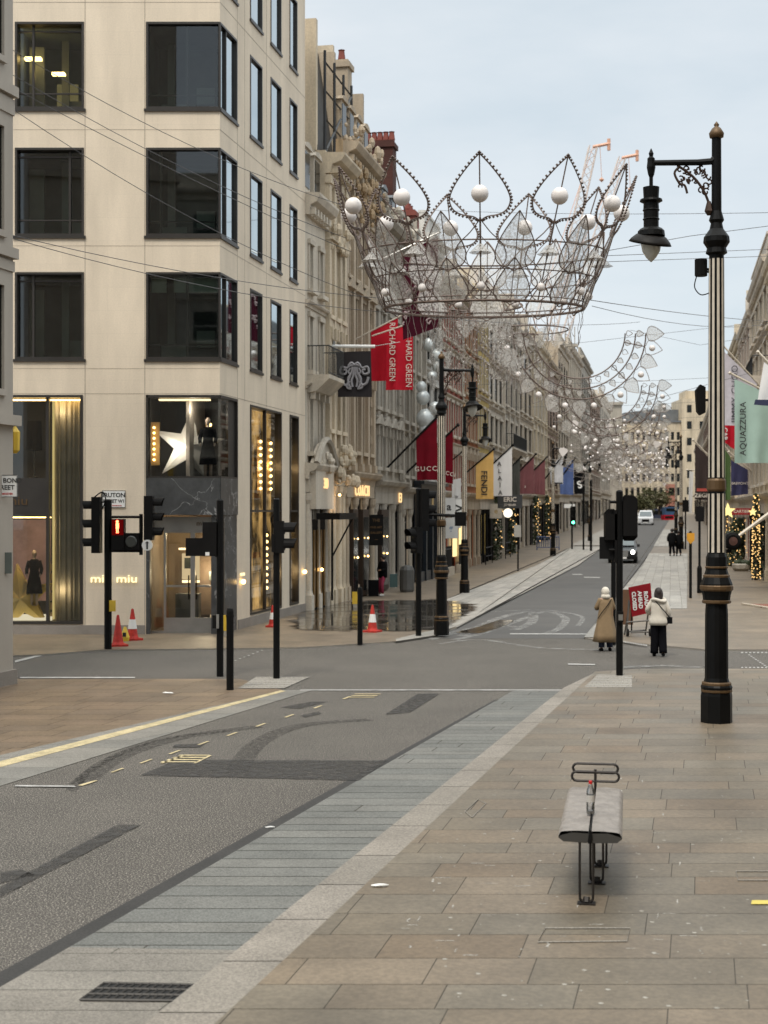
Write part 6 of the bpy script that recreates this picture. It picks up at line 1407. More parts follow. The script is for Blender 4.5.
g = G(756, 580, .04); garland_tree('slim column wound with warm fairy lights at the right edge', g, .42, 4.1, 500, 240, 1)
g = G(738, 566, .04); garland_tree('bushy dark plant dotted with warm lights left of the lit column', g, 1.9, 2.9, 2600, 170, 2)
g = G(766, 577, .04); garland_tree('dark leafy clump behind the lit column at the right edge', g, 1.5, 3.6, 1500, 60, 3)
g = G(741, 571, .04); e = E('planter', 'round grey stone planter at the foot of the lit bushes', 'planter', tuple(g)); mb = MB(); mb.lathe([(.35, 0), (.48, .15), (.5, .35), (.42, .42), (.40, .38)], 14); mb.obj('bowl', grs, e); mb = MB(); [mb.sphere((rnd.uniform(-.3, .3), rnd.uniform(-.3, .3), .45), .17, 7, 5) for i in range(7)]; mb.obj('greenery', leafm, e)
q = W(741.5, 511.5, 72); plate('shop_sign', 'dark red horizontal sign above the lit plants on the right', 'shop sign', tuple(q), .95, .32, [('CARTIER', 0, 0, .2, cream_l)], m=mat('sign_red', (.32, .015, .02), .6))
mb = star(.38, .16, .1); q = W(728, 511, 70); tag(mb.obj('star_light', emat('star_glow', (1, .8, .3), 1.1), loc=tuple(q)), 'glowing yellow star light just right of the near lamp shaft', 'star light')
mb = star(.2, .09, .1); q = W(753, 512, 70); tag(mb.obj('star_light', emat('star_glow', (1, .8, .3), 1.1), loc=tuple(q)), 'small glowing star light at the right end of the dark red sign', 'star light')
g = G(762, 606, .05); mb = MB(); mb.box(-.25, 1.2, -.9, .9, 0, .02); tag(mb.obj('doormat', mat('mat_rust', (.20, .08, .05), .9), loc=tuple(g)), 'rust coloured mat on the pavement at the right edge', 'mat')
mb = MB(); mb.box(-.36, -.26, -1.2, 1.0, 0, .05, Matrix.Rotation(.15, 4, 'Z')); tag(mb.obj('timber_strip', creamp, loc=tuple(g)), 'pale timber strip edging the rust mat at the right edge', 'timber')
# left garland doors
for px, py, lab in ((490, 577, 'dark shop doorway garland with warm lights under the mustard yellow flag'), (505, 572, 'garland with warm lights round the next doorway along'), (530, 558, 'garland of warm lights round the doorway under the maroon flags'), (542, 554, 'lit garland round the farther doorway under the maroon flags')):
    t = tL(px); o = LP(t, .35, 0); o.z = gz(o.y)+.04; e = E('door_garland', lab, 'garland', tuple(o), AL); rr = random.Random(int(px)); mb = MB(); ml = MB()
    for i in range(420):
        s_ = rr.random()*9.5
        x, z = (-1.1, s_) if s_ < 3.6 else ((1.1, 9.5-s_-.1) if s_ > 5.9 else (-1.1+(s_-3.6)*.956, 3.6+.4*sin((s_-3.6)/2.3*pi)))
        p = V((x+rr.gauss(0, .13), -rr.random()*.3, z+rr.gauss(0, .1))); a = V((rr.gauss(0, 1), rr.gauss(0, 1), rr.gauss(0, 1))).normalized()*.12; b = V((rr.gauss(0, 1), rr.gauss(0, 1), rr.gauss(0, 1))).normalized()*.12; mb.quad(p-a, p-b, p+a, p+b)
        if i % 15 == 0: ml.octa(p+V((0, -.15, 0)), .045)
    mb.obj('foliage', leafm, e); ml.obj('fairy_light', MATS['fairy_warm'], e); mb = MB(); mb.box(-.9, .9, .2, .3, 0, 3.4); mb.obj('doorway', blackr, e)
# barriers/railings left
def hoop(px, py, w_, h_, lab, m=blackm):
    g = G(px, py, .04); e = E('railing', lab, 'railing', tuple(g), AL, 'low black railings by the left shopfronts'); mb = MB(); mb.tube([(-w_/2, 0, 0), (-w_/2, 0, h_), (w_/2, 0, h_), (w_/2, 0, 0)], .03, 5); mb.tube([(-w_/2, 0, h_*.5), (w_/2, 0, h_*.5)], .02, 4); mb.obj('frame', m, e)
hoop(489, 564, 3.4, 1.05, 'low black hoop railing under the mustard yellow flag'); hoop(508, 558, 3.0, 1.05, 'low black hoop railing farther up the left pavement')
g = G(548, 550, .04); e = E('barrier', 'blue barred crowd barrier on the far left pavement', 'barrier', tuple(g)); bl = mat('barrier_blue', (.06, .09, .2), .6)
mb = MB(); mb.tube([(-.85, 0, 0), (-.85, 0, 1.0), (.85, 0, 1.0), (.85, 0, 0)], .045, 5); mb.tube([(-.85, 0, .2), (.85, 0, .2)], .03, 4); [mb.tube([(-.85+.17*i, 0, .2), (-.85+.17*i, 0, 1.0)], .025, 4) for i in range(1, 10)]; mb.obj('frame', bl, e)
# railings + stone block at white building
for px, py, w_, lab in ((437, 588, 3.4, 'black iron railings in front of the dark blue shopfront'), (455, 583, 2.6, 'black iron railings on a white plinth past the lamp post')):
    t = tL(px-6); o = LP(t, .55, .04); e = E('railing', lab, 'railing', tuple(o), AL); mb = MB(); mb.tube([(0, 0, 1.35), (w_, 0, 1.35)], .025, 4); [mb.tube([(i*.13, 0, .3), (i*.13, 0, 1.5)], .014, 4) for i in range(int(w_/.13)+1)]; mb.obj('bars', iron, e); mb = MB(); mb.box(-.1, w_+.1, -.14, .14, 0, .42); mb.obj('plinth', creamp, e)
# dark blue shopfront on brown-grey building (px 405-436)
t = tL(411); o = LP(t, .34, 0); e = E('shopfront', 'dark blue-black framed shopfront under the deep red flags', 'shopfront', tuple(o), AL); Lq = (tL(436)-t)*sc; dkb = mat('ink_blue', (.016, .022, .03), .35)
mb = MB(); mb.box(0, Lq, -.15, .2, 3.3, 4.6); mb.box(-.1, Lq+.1, -.3, .2, 4.6, 4.75); [mb.box(x-.12, x+.12, -.1, .2, 0, 3.3) for x in (0.12, Lq*.25, Lq*.5, Lq*.75, Lq-.12)]; mb.box(0, Lq, -.04, .2, 0, .5); mb.obj('frame', dkb, e); mb = MB(); mb.quad((0, .05, .5), (Lq, .05, .5), (Lq, .05, 3.3), (0, .05, 3.3)); mb.obj('pane', darkglass, e); mb = MB(); mb.box(Lq*.4, Lq*.47, -.17, -.151, 3.6, 4.2); mb.obj('number_plate', gold_l, e)
# lit windows by second lamp
t = tL(447); o = LP(t, .3, 0); e = E('shop_display', 'glowing yellow and white shop window lights seen past the second lamp', 'shop display', tuple(o), AL); mb = MB(); mb.box(0, 1.3, -.05, 0, .9, 2.3); mb.box(2.4, 4.2, -.05, 0, .8, 2.9); mb.obj('lit_panel', emat('lit_panel', (1, .75, .35), 1.1), e)
# ================================================================ cones, hydrant plates
def cone(px, py, h_, lab, band=True, z=.04, cat='traffic cone'):
    g = G(px, py, z); e = E('traffic_cone', lab, cat, tuple(g), rnd.uniform(-.5, .5), 'orange traffic cones'); mb = MB(); b_ = h_*.27; mb.box(-b_, b_, -b_, b_, 0, .05); mb.obj('base', orange if band else orange, e)
    mb = MB(); mb.lathe([(h_*.2, .05), (h_*.17, h_*.14), (h_*.045, h_*.96), (h_*.03, h_)], 16); mb.obj('cone', orange, e, smooth=False)
    if band:
        mb = MB(); r_ = lambda f: h_*(.17-.125*(f-.14)/.82)+.006
        mb.lathe([(r_(.36), h_*.36), (r_(.66), h_*.66)], 16); mb.obj('white_band', white, e)
cone(118, 646, .76, 'plain orange cone next to the pedestrian signal, leftmost', False); cone(132.5, 640, .80, 'orange and white cone by the wall left of the shop door'); cone(372.5, 632, .74, 'orange and white cone standing in the wet paving'); cone(272.5, 627, .62, 'orange and white cone by the side of the cream corner shop')
g = G(125, 641, .04); e = E('hazard_box', 'small yellow floor box standing between the two left cones', 'box', tuple(g)); mb = MB(); mb.lathe([(.1, 0), (.12, .1), (.05, .3), (.03, .36)], 8); mb.obj('body', yellowm, e); mb = MB(); mb.box(-.04, .04, -.12, -.06, .12, .22); mb.obj('label', lblk, e)
def ypl(px, py, h_, lab, z=.04):
    g = G(px, py, z); e = E('hydrant_marker', lab, 'marker post', tuple(g)); mb = MB(); mb.box(-.11, .11, -.03, .03, h_*.25, h_); mb.obj('plate', yellowm, e); mb = MB(); mb.box(-.08, .08, -.025, .025, 0, h_*.25); mb.obj('stub', grs, e)
ypl(227, 636, .55, 'yellow marker plate beside the shop entrance'); ypl(355.5, 608, .55, 'yellow marker plate at the edge of the wet paving')
# litter bin/planters
g = G(407, 592, .04); e = E('litter_bin', 'dark rounded bin against the stone shopfront behind the seated figure', 'bin', tuple(g)); mb = MB(); mb.lathe([(.26, 0), (.3, .1), (.3, .9), (.22, 1.05), (.05, 1.1)], 12); mb.obj('body', mat('bin_grey', (.09, .09, .085), .5), e)
# ================================================================ people
def skinbody(name, pts, edges, radii, m, parent, sub=2):
    me = bpy.data.meshes.new(name); me.from_pydata(pts, edges, []); o = bpy.data.objects.new(name, me); C.objects.link(o)
    sk_ = o.modifiers.new('s', 'SKIN'); 
    for i, r_ in enumerate(radii): me.skin_vertices[0].data[i].radius = (r_, r_) if not isinstance(r_, tuple) else r_
    me.skin_vertices[0].data[0].use_root = True
    sb_ = o.modifiers.new('b', 'SUBSURF'); sb_.levels = sub; sb_.render_levels = sub
    bpy.context.view_layer.update(); dg_ = bpy.context.evaluated_depsgraph_get(); m2 = bpy.data.meshes.new_from_object(o.evaluated_get(dg_)); bpy.data.objects.remove(o)
    m2.name = name; m2.materials.clear(); m2.materials.append(m); m2.polygons.foreach_set('use_smooth', [True]*len(m2.polygons)); ob = bpy.data.objects.new(name, m2); C.objects.link(ob); ob.parent = parent; return ob
skinm = mat('skin', (.42, .26, .19), .6, var=.1)
def ringel(cx, cy, z, rx, ry, n=16, w_=0.0, ph=0): return [(cx+rx*(1+w_*sin(5*a_+ph))*cos(a_), cy+ry*(1+w_*sin(5*a_+ph))*sin(a_), z) for a_ in [2*pi*i/n for i in range(n)]]
def person(lab, loc, h_, rz, arms, legs, garments, hair, shoes, headt=(0, 0), body=None, group=None):
    """arms: two lists (elbow, wrist, hand tip), legs: two lists (knee, ankle, toe); units of a 1.7 m body, +y forward (away from camera when rz=0)"""
    e = E('person', lab, 'person', tuple(loc), rz, group, h_/1.7)
    P_ = [(0, 0, .93), (0, .0, 1.1), (0, .0, 1.28), (0, -.01, 1.42), (0, 0, 1.50), (headt[0]*.3, .01, 1.56), (headt[0], .02+headt[1], 1.64)]
    Rr = [(.135, .10), (.12, .085), (.15, .095), (.12, .075), (.05, .05), (.075, .08), (.062, .072)]; Ed = [(i, i+1) for i in range(6)]
    for sg, A_ in zip((-1, 1), arms):
        b_ = len(P_); P_ += [(sg*.155, 0, 1.40), A_[0], A_[1], A_[2]]; Rr += [.052, .04, .03, (.03, .018)]; Ed += [(3, b_), (b_, b_+1), (b_+1, b_+2), (b_+2, b_+3)]
    for sg, L_ in zip((-1, 1), legs):
        b_ = len(P_); P_ += [(sg*.09, 0, .86), L_[0], L_[1], L_[2]]; Rr += [.085, .06, .042, (.04, .03)]; Ed += [(0, b_), (b_, b_+1), (b_+1, b_+2), (b_+2, b_+3)]
    bo = skinbody('body', P_, Ed, Rr, skinm, e)
    # face details
    hx, hy, hz_ = P_[6]; mb = MB(); mb.sphere((hx-.03, hy+.085, hz_-.02), .012, 6, 4); mb.sphere((hx+.03, hy+.085, hz_-.02), .012, 6, 4); mb.box(hx-.025, hx+.025, hy+.085, hy+.095, hz_-.085, hz_-.075); mb.obj('face_features', mat('face_dark', (.08, .03, .03), .5), e)
    mb = MB(); mb.tube([(hx, hy+.08, hz_-.015), (hx, hy+.11, hz_-.05)], [.008, .014], 6); mb.obj('nose', skinm, e)
    for nm, m, rings in garments:
        mb = MB(); mb.loft(rings, True); mb.obj(nm, m, e, smooth=True)
    return e, P_
def sleeves(e, arms, m, r0=.068, r1=.05, nm='sleeve'):
    for sg, A_ in zip((-1, 1), arms):
        mb = MB(); w_ = V(A_[1]); mb.tube(spline([V((sg*.13, 0, 1.43)), V(A_[0]), w_], 4), [r0+(r1-r0)*i/8 for i in range(9)], 10); mb.obj(nm, m, e, smooth=True)
def trousers(e, legs, m, r0=.10, r1=.075, z1=.06):
    for sg, L_ in zip((-1, 1), legs):
        mb = MB(); mb.tube(spline([V((sg*.085, 0, .92)), V(L_[0]), V(L_[1])+V((0, 0, z1))], 4), [r0+(r1-r0)*i/8 for i in range(9)], 12); mb.obj('trouser_leg', m, e, smooth=True)
def shoes(e, legs, m):
    for L_ in legs:
        a, t_ = V(L_[1]), V(L_[2]); mb = MB(); mb.tube([a+V((0, -.05, -.04)), a.lerp(t_, .5)+V((0, 0, -.01)), t_+V((0, .05, .0))], [.045, .045, .03], 8); mb.obj('shoe', m, e, smooth=True)
camel = mat('camel_wool', (.24, .165, .09), .9, var=.15, scale=8); ivory = mat('ivory_puffer', (.62, .57, .49), .8, var=.1, scale=10)
darkp = mat('black_trousers', (.007, .007, .009), .9, spec=.05); navyj = mat('dark_jeans', (.02, .028, .06), .85)
# woman in camel coat
armsA = [[(-.24, .05, 1.18), (-.13, .2, 1.22), (-.08, .24, 1.28)], [(.24, .06, 1.17), (.15, .18, 1.25), (.10, .2, 1.33)]]
legsA = [[(-.10, .02, .48), (-.11, 0, .08), (-.12, .12, .03)], [(.11, .04, .48), (.13, .03, .08), (.16, .15, .03)]]
coat = [ringel(-.02*(1-z), -.04*(1-z), z, rx, ry, 26, w_, z*2) for z, rx, ry, w_ in ((.26, .33, .25, .10), (.45, .30, .23, .09), (.7, .255, .20, .06), (.95, .215, .165, .02), (1.12, .19, .145, 0), (1.3, .215, .14, 0), (1.41, .19, .12, 0), (1.475, .09, .08, 0))]
kA = G(605.5, 651, .0); pA, PA = person('woman in a long camel coat and pale hood seen from behind, walking', kA, 62*kA.y/F*1.0, .12, armsA, legsA, [('coat', camel, coat)], None, None)
sleeves(pA, armsA, camel, .075, .06); trousers(pA, legsA, navyj, .09, .085, .02); shoes(pA, legsA, blackr)
mb = MB(); mb.sphere((0, .01, 1.62), .135, 14, 9, (.85, .95, 1.05)); mb.lathe([(.12, 1.44), (.13, 1.5), (.10, 1.56)], 14); mb.obj('hood', ivory, pA, smooth=True)
mb = MB(); mb.tube(spline([(.14, -.1, 1.43), (0, -.17, 1.25), (-.16, -.17, 1.05), (-.24, -.1, .9)], 5), .012, 5); mb.obj('bag_strap', blackr, pA); mb = MB(); mb.tube([(.18, -.1, 1.2), (.16, -.14, .95)], .012, 4); mb.obj('coat_belt', mat('camel_dark', (.26, .15, .08), .9), pA)
# woman in white jacket
armsB = [[(-.27, .02, 1.20), (-.22, .16, 1.08), (-.2, .22, 1.1)], [(.25, -.02, 1.15), (.22, .08, .93), (.21, .12, .86)]]
legsB = [[(-.09, .03, .48), (-.10, .05, .08), (-.11, .17, .03)], [(.10, .02, .48), (.11, -.08, .10), (.11, .02, .04)]]
jk = [ringel(0, 0, z, rx, ry, 24, w_, z*4) for z, rx, ry, w_ in ((.80, .225, .17, .04), (.88, .24, .18, .03), (.96, .225, .17, .04), (1.02, .195, .15, .02), (1.12, .19, .15, 0), (1.3, .215, .15, 0), (1.41, .19, .13, 0), (1.475, .10, .09, 0))]
kB = G(658.5, 656.5, .0); pB, PB = person('woman with dark hair in a short white jacket and black trousers seen from behind', kB, 67*kB.y/F, -.1, armsB, legsB, [('jacket', ivory, jk)], None, None)
sleeves(pB, armsB, ivory, .075, .058)
tr_ = [ringel(0, .01, z, rx, ry, 20) for z, rx, ry in ((.1, .165, .11), (.3, .175, .12), (.6, .18, .13), (.85, .19, .14), (.95, .17, .13))]
trousers(pB, legsB, darkp, .11, .10, .0); shoes(pB, legsB, blackr)
mb = MB(); mb.sphere((0, -.01, 1.63), .115, 14, 9, (.9, 1, 1.1)); mb.loft([ringel(0, -.03, z, rx, .08, 14) for z, rx in ((1.40, .06), (1.47, .10), (1.56, .115), (1.64, .11))]); mb.obj('hair', mat('dark_hair', (.02, .012, .01), .6), pB, smooth=True)
mb = MB(); mb.tube([(cos(a_)*.16, -.03+.13*sin(a_), 1.43+.03*sin(a_*2)) for a_ in ell(0, 6.28, 20)], .045, 7); mb.obj('hood', ivory, pB, smooth=True)
mb = MB(); mb.box(.20, .34, -.09, .10, .84, 1.0); hb_ = mb.obj('handbag', blackc, pB); mb = MB(); mb.tube(spline([(-.1, -.12, 1.43), (.1, -.16, 1.2), (.27, -.08, 1.0)], 5), .012, 4); mb.obj('bag_strap', blackr, hb_)
mb = MB(); mb.box(.075, .14, -.10, -.085, .03, .06); mb.obj('shoe_sole', white, pB)
# shopfront pair
gP = G(383, 596, .05); armsC = [[(-.2, .05, 1.15), (-.08, .2, 1.1), (0, .22, 1.12)], [(.2, .05, 1.15), (.08, .2, 1.08), (0, .22, 1.1)]]; legsC = [[(-.07, .14, .5), (-.03, .05, .08), (-.04, .17, .03)], [(.09, .1, .5), (.16, .02, .08), (.2, .13, .03)]]
jk2 = [ringel(0, 0, z, rx, .15, 16) for z, rx in ((.78, .21), (.95, .22), (1.15, .21), (1.35, .22), (1.43, .18), (1.48, .09))]
pC, _ = person('person in a black jacket and crimson trousers standing by the left shopfront', gP, 1.55, 2.4, armsC, legsC, [('jacket', blackc, jk2)], None, None); sleeves(pC, armsC, blackc, .08, .06); trousers(pC, legsC, mat('crimson_trousers', (.28, .02, .06), .8), .1, .06); shoes(pC, legsC, white)
mb = MB(); mb.sphere((0, -.02, 1.64), .12, 12, 8); mb.obj('hair', MATS['dark_hair'], pC, smooth=True)
q = G(375.5, 596, .05); legsD = [[(-.09, .36, .5), (-.1, .34, .08), (-.1, .46, .03)], [(.1, .34, .5), (.12, .3, .08), (.12, .42, .03)]]
e = E('carrier_bags', 'dark bags resting on the pavement beside the person in crimson trousers', 'bags', tuple(q)); mb = MB(); mb.box(-.28, .12, -.15, .15, 0, .62); mb.obj('bag', blackc, e); mb = MB(); mb.box(.55, .85, -.2, .1, .35, .85); mb.obj('shoulder_bag', mat('teal_dark', (.04, .08, .08), .7), e)
# far couple
gc = G(672, 556, .05); armsF = [[(-.25, 0, 1.18), (-.24, .05, .95), (-.24, .08, .86)], [(.25, 0, 1.18), (.24, .05, .95), (.24, .08, .86)]]; legsF = [[(-.09, .08, .5), (-.1, .1, .08), (-.1, .22, .03)], [(.09, -.03, .5), (.1, -.2, .12), (.1, -.1, .05)]]
for i, (dx_, lab, hh) in enumerate(((0, 'far walker in black on the left of the couple, seen from behind', 1.86), (.52, 'far walker in a bulky black coat on the right of the couple', 1.72))):
    c_ = [ringel(0, 0, z, rx, .17, 14) for z, rx in ((.62, .22), (.95, .23), (1.3, .24), (1.43, .19), (1.49, .1))]
    p_, _ = person(lab, gc+V((dx_, i*.3, 0)), hh, 0, armsF, legsF, [('coat', blackc, c_)], None, None); sleeves(p_, armsF, blackc, .085, .06); trousers(p_, legsF, darkp); shoes(p_, legsF, blackr)
    mb = MB(); mb.sphere((0, -.01, 1.64), .115, 12, 8); mb.obj('hair', MATS['dark_hair'], p_, smooth=True)
# ================================================================ road sign on trolley
g = G(637, 636, .05); k = g.y/F; e = E('road_sign', 'red temporary road closed sign with white letters standing on its side on a steel trolley', 'road sign', tuple(g)); Lx = lambda x: (x-637)*k; Lz = lambda y: (636-y)*k
a_ = [(Lx(628.5), Lz(587.5)), (Lx(650.5), Lz(583)), (Lx(653), Lz(612)), (Lx(632), Lz(617))]
mb = MB(); mb.prism([a_[3], a_[2], a_[1], a_[0]], 0, .03); sg_ = mb.obj('panel', mat('sign_red2', (.26, .008, .015), .6, spec=.2), e)
cx, cz = (a_[0][0]+a_[2][0])/2, (a_[0][1]+a_[2][1])/2
for i, s_ in enumerate(('CLOSED', 'AHEAD', 'ROAD')):
    off = (-6.6+i*5.9)*k; text(s_, cx+off, cz+off*.2, 5.3*k, white, sg_, y=-.01, ang=-pi/2+.08, bold=.006, sx=.95 if i == 0 else 1)
mb = MB(); [mb.tube(p, .022, 5) for p in ([(Lx(626), -.1, 0), (Lx(629), 0, Lz(600))], [(Lx(650), -.1, 0), (Lx(652), 0, Lz(600))], [(Lx(626), -.1, Lz(622)), (Lx(650), -.1, Lz(620))], [(Lx(627), .4, 0), (Lx(630), .05, Lz(602))], [(Lx(648), .4, 0), (Lx(650), .05, Lz(602))], [(Lx(626), -.1, .12), (Lx(648), .4, .12)], [(Lx(630), -.1, .1), (Lx(652), -.1, .12)])]; mb.obj('trolley_frame', mat('trolley_grey', (.12, .11, .1), .5, metal=.4), e)
mb = MB(); [mb.lathe([(.1, -.02), (.1, .02)], 12, M=Matrix.Translation((Lx(x), -.13, .1)) @ Matrix.Rotation(pi/2, 4, 'Y')) for x in (627, 649)]; mb.obj('wheel', blackr, e)
g = G(630.5, 633, .05); e = E('notice_board', 'narrow brown board with orange panel leaning by the red sign', 'board', tuple(g)); mb = MB(); mb.box(-.25, .12, .3, .34, .2, 1.15); mb.obj('board', mat('board_brown', (.16, .08, .04), .7), e); mb = MB(); mb.tube([(-.2, .3, 0), (-.2, .3, .9)], .02, 4); mb.tube([(.08, .3, 0), (.08, .3, .9)], .02, 4); mb.obj('leg', blackr, e)
# ================================================================ vehicles
def vehicle(lab, cat, nm, loc, L_, w_, prof, glassz, m, lights_on, rz=0.0, wr=.33, plate_m=white, grille=True):
    """prof: side profile (y from front 0 to L_, z); front faces the camera (-y)"""
    e = E(nm, lab, cat, tuple(loc), rz); n = len(prof); mb = MB()
    def row(s_, inset): return [(s_*(w_/2-inset*(max(0, z-glassz)/.6)), y, z) for y, z in prof]
    mb.loft([row(-1, .16), row(-.94, .12), row(.94, .12), row(1, .16)]); mb.obj('body', m, e)
    # windscreen: polygon between two profile points marked by glassz
    return e
def car_common(e, w_, L_, wr, fz, m, lights, ly, lz, tyre=True):
    for y in (.75, L_-.8):
        for s_ in (-1, 1):
            M = Matrix.Translation((s_*(w_/2-.1), y, wr)) @ Matrix.Rotation(pi/2, 4, 'Y'); mb = MB(); mb.lathe([(wr*.6, -.12), (wr, -.1), (wr, .1), (wr*.6, .12)], 16, M=M); wh = mb.obj('wheel', mat('tyre', (.02, .02, .02), .8), e); mb = MB(); mb.lathe([(wr*.58, -.125), (wr*.58, .125)], 12, M=M); mb.obj('rim', steel, wh)
    for s_ in (-1, 1):
        mb = MB(); mb.lathe([(.02, -.05), (.12, -.04), (.13, .05)], 12, M=Matrix.Translation((s_*(w_/2-.26), ly, lz)) @ Matrix.Rotation(-pi/2, 4, 'X')); mb.obj('headlight', headl if lights else mat('lamp_clear', (.6, .62, .65), .15), e)
        mb = MB(); mb.box(s_*w_/2-(.0 if s_ > 0 else .16), s_*w_/2+(.16 if s_ > 0 else 0), 1.25, 1.38, fz, fz+.18); mb.obj('mirror', m, e)
taxi_m = mat('taxi_black', (.012, .012, .014), .2, spec=.8)
g = G(622.5, 563.5, .0); w_ = 28.5*g.y/F; e = vehicle('black taxi with bright headlights driving towards the camera behind the signal', 'taxi', 'taxi', g, 4.6, w_, [(0.1, .25), (0, .45), (.02, .78), (.25, .92), (1.15, 1.05), (1.75, 1.66), (2.2, 1.80), (3.9, 1.80), (4.45, 1.3), (4.6, .9), (4.55, .3)], 1.0, taxi_m, True, .02-math.atan(.2))
car_common(e, w_, 4.6, .34, 1.02, taxi_m, True, .0, .72)
mb = MB(); mb.quad((-w_/2*.80, 1.17, 1.10), (w_/2*.80, 1.17, 1.10), (w_/2*.72, 1.70, 1.65), (-w_/2*.72, 1.70, 1.65)); mb.v = [(x, y-.03, z+.02) for x, y, z in mb.v]; mb.obj('windscreen', mat('screen_glass', (.10, .13, .14), .08, spec=.9), e)
mb = MB(); mb.box(-.32, .32, -.03, .03, .45, .82); [mb.box(-.32+.09*i, -.29+.09*i, -.05, -.02, .45, .82) for i in range(8)]; mb.obj('grille', steel, e); mb = MB(); mb.box(-.26, .26, -.04, -.02, .3, .42); mb.obj('number_plate', white, e); mb = MB(); mb.box(-.25, .25, 1.9, 2.0, 1.8, 1.94); mb.obj('roof_sign', mat('taxi_sign', (.6, .35, .05), .5), e)
gv = G(645.5, 525.2, 0); wv = 14.6*gv.y/F; vm = mat('van_white', (.66, .68, .70), .35, var=.08)
e = vehicle('white panel van in the far street facing the camera', 'van', 'van', gv, 5.4, wv, [(0.05, .25), (0, .5), (.03, .95), (.7, 1.15), (1.3, 1.85), (1.7, 2.0), (5.3, 2.0), (5.4, 1.6), (5.4, .3)], 1.2, vm, False, -math.atan(.2)); car_common(e, wv, 5.4, .34, 1.15, blackr, False, .02, .82)
mb = MB(); mb.quad((-wv/2*.84, .72, 1.2), (wv/2*.84, .72, 1.2), (wv/2*.76, 1.26, 1.82), (-wv/2*.76, 1.26, 1.82)); mb.v = [(x, y-.03, z+.02) for x, y, z in mb.v]; mb.obj('windscreen', MATS['screen_glass'], e); mb = MB(); mb.box(-.5, .5, -.03, .02, .45, .8); mb.obj('grille', blackr, e); mb = MB(); mb.box(-.27, .27, -.05, -.02, .3, .42); mb.obj('number_plate', white, e)
# far hoardings, bus, far tree and works
def farbox(nm, lab, cat, px0, px1, y0, y1, d, m):
    a, b = W(px0, y1, d), W(px1, y0, d); e = E(nm, lab, cat, (a.x, d, a.z)); w_, h_ = b.x-a.x, b.z-a.z; mb = MB(); mb.box(0, w_, 0, 2.5, 0, h_); mb.obj('body', m, e); mb = MB(); mb.box(w_*.1, w_*.9, -.05, -.01, h_*.55, h_*.85); mb.obj('window', darkglass, e); mb = MB(); mb.box(-.05, w_+.05, -.08, 0, 0, h_*.12); mb.obj('skirt', blackr, e)
farbox('parked_van', 'low red van parked at the far end of the street', 'van', 664, 674, 515, 522, 235, redm); farbox('site_cabin', 'blue site cabin above the red van at the far end', 'cabin', 665, 678, 507, 516, 245, mat('cabin_blue', (.05, .12, .25), .6)); farbox('site_cabin', 'dark hoarded cabin behind the white van', 'cabin', 652, 664, 509, 521, 250, mat('cabin_dark', (.04, .05, .09), .6)); farbox('hoarding', 'salmon pink hoarding rising at the far end of the street', 'hoarding', 668, 675, 484, 509, 260, mat('salmon', (.5, .22, .16), .7))
def far_tree(lab, px, base, top, d, w_, seed):
    a, b = W(px, base, d), W(px, top, d); e = E('street_tree', lab, 'tree', tuple(a)); h_ = b.z-a.z; rr = random.Random(seed); mb = MB(); mb.tube([(0, 0, 0), (.1, 0, h_*.4), (0, 0, h_*.8)], [.2, .15, .05], 6); mb.obj('trunk', MATS['bark'], e); mb = MB()
    for c in range(14):
        cc = V((rr.gauss(0, w_*.25), rr.gauss(0, w_*.2), h_*rr.uniform(.4, .95)))
        for i in range(110):
            p = cc+V((rr.gauss(0, .5), rr.gauss(0, .5), rr.gauss(0, .4))); a_ = V((rr.gauss(0, 1), rr.gauss(0, 1), rr.gauss(0, 1))).normalized()*.16; b_ = V((rr.gauss(0, 1), rr.gauss(0, 1), rr.gauss(0, 1))).normalized()*.16; mb.quad(p-a_, p-b_, p+a_, p+b_)
    mb.obj('crown', mat('olive_leaf', (.10, .10, .04), .8, var=.4, scale=1), e)
far_tree('olive green street tree at the far end of the street', 659, 515, 489, 240, 4.5, 1); far_tree('small dark street tree left of the white van', 640, 514, 497, 235, 3.0, 2)
# ================================================================ bench and bottle
bx, by = 1.705, 12.25; be = E('bench', 'low backless bench with two grey padded seats and black hairpin legs', 'bench', (bx, by, .05), -math.atan(.165))
seatm = mat('grey_leather', (.25, .222, .198), .55, var=.3, scale=7, fine=.08, fscale=60, bump=1.0, bscale=9); edgem = mat('seat_edge', (.05, .047, .042), .7)
LBn = 1.98
def seatm_(s_):
    mb = MB(); n, k = 44, 12; vs = []
    for j in range(n+1):
        v = j/n
        for i in range(k+1):
            u = i/k; x0 = .012+.02*(1-v)**6*0; hw = .264
            x = s_*(x0+(hw-x0)*u); z = .608+.006*sin(pi*u)-.012*u+.0
            z += .008*min(1, 8*v)*sin(34*v+(9 if s_ > 0 else -11)*u+2.2*sin(9*v))*min(1, 3*u)*(1-v*.6)*(1-u*.4)+.003*min(1, 8*v)*sin(75*v-14*u)
            z -= .012*math.exp(-((v-.62)/.012)**2)+.010*math.exp(-((v-.8)/.012)**2)
            z -= .04*max(0, (u-.88)/.12)**2
            vs.append((x, v*LBn, z))
    mb.add(vs, [(j*(k+1)+i, j*(k+1)+i+1, (j+1)*(k+1)+i+1, (j+1)*(k+1)+i) for j in range(n) for i in range(k)])
    o_ = mb.obj('seat', seatm, be, smooth=True)
    mb = MB(); pr = [(s_*.012, .585), (s_*.15, .590), (s_*.25, .560), (s_*.262, .548), (s_*.22, .515), (s_*.03, .508), (s_*.012, .52)]
    mb.prism(pr if s_ > 0 else pr[::-1], 0.004, LBn-.004); mb.obj('seat_shell', edgem, be)
seatm_(1); seatm_(-1)
steelb = mat('leg_steel', (.035, .03, .027), .45, metal=.5)
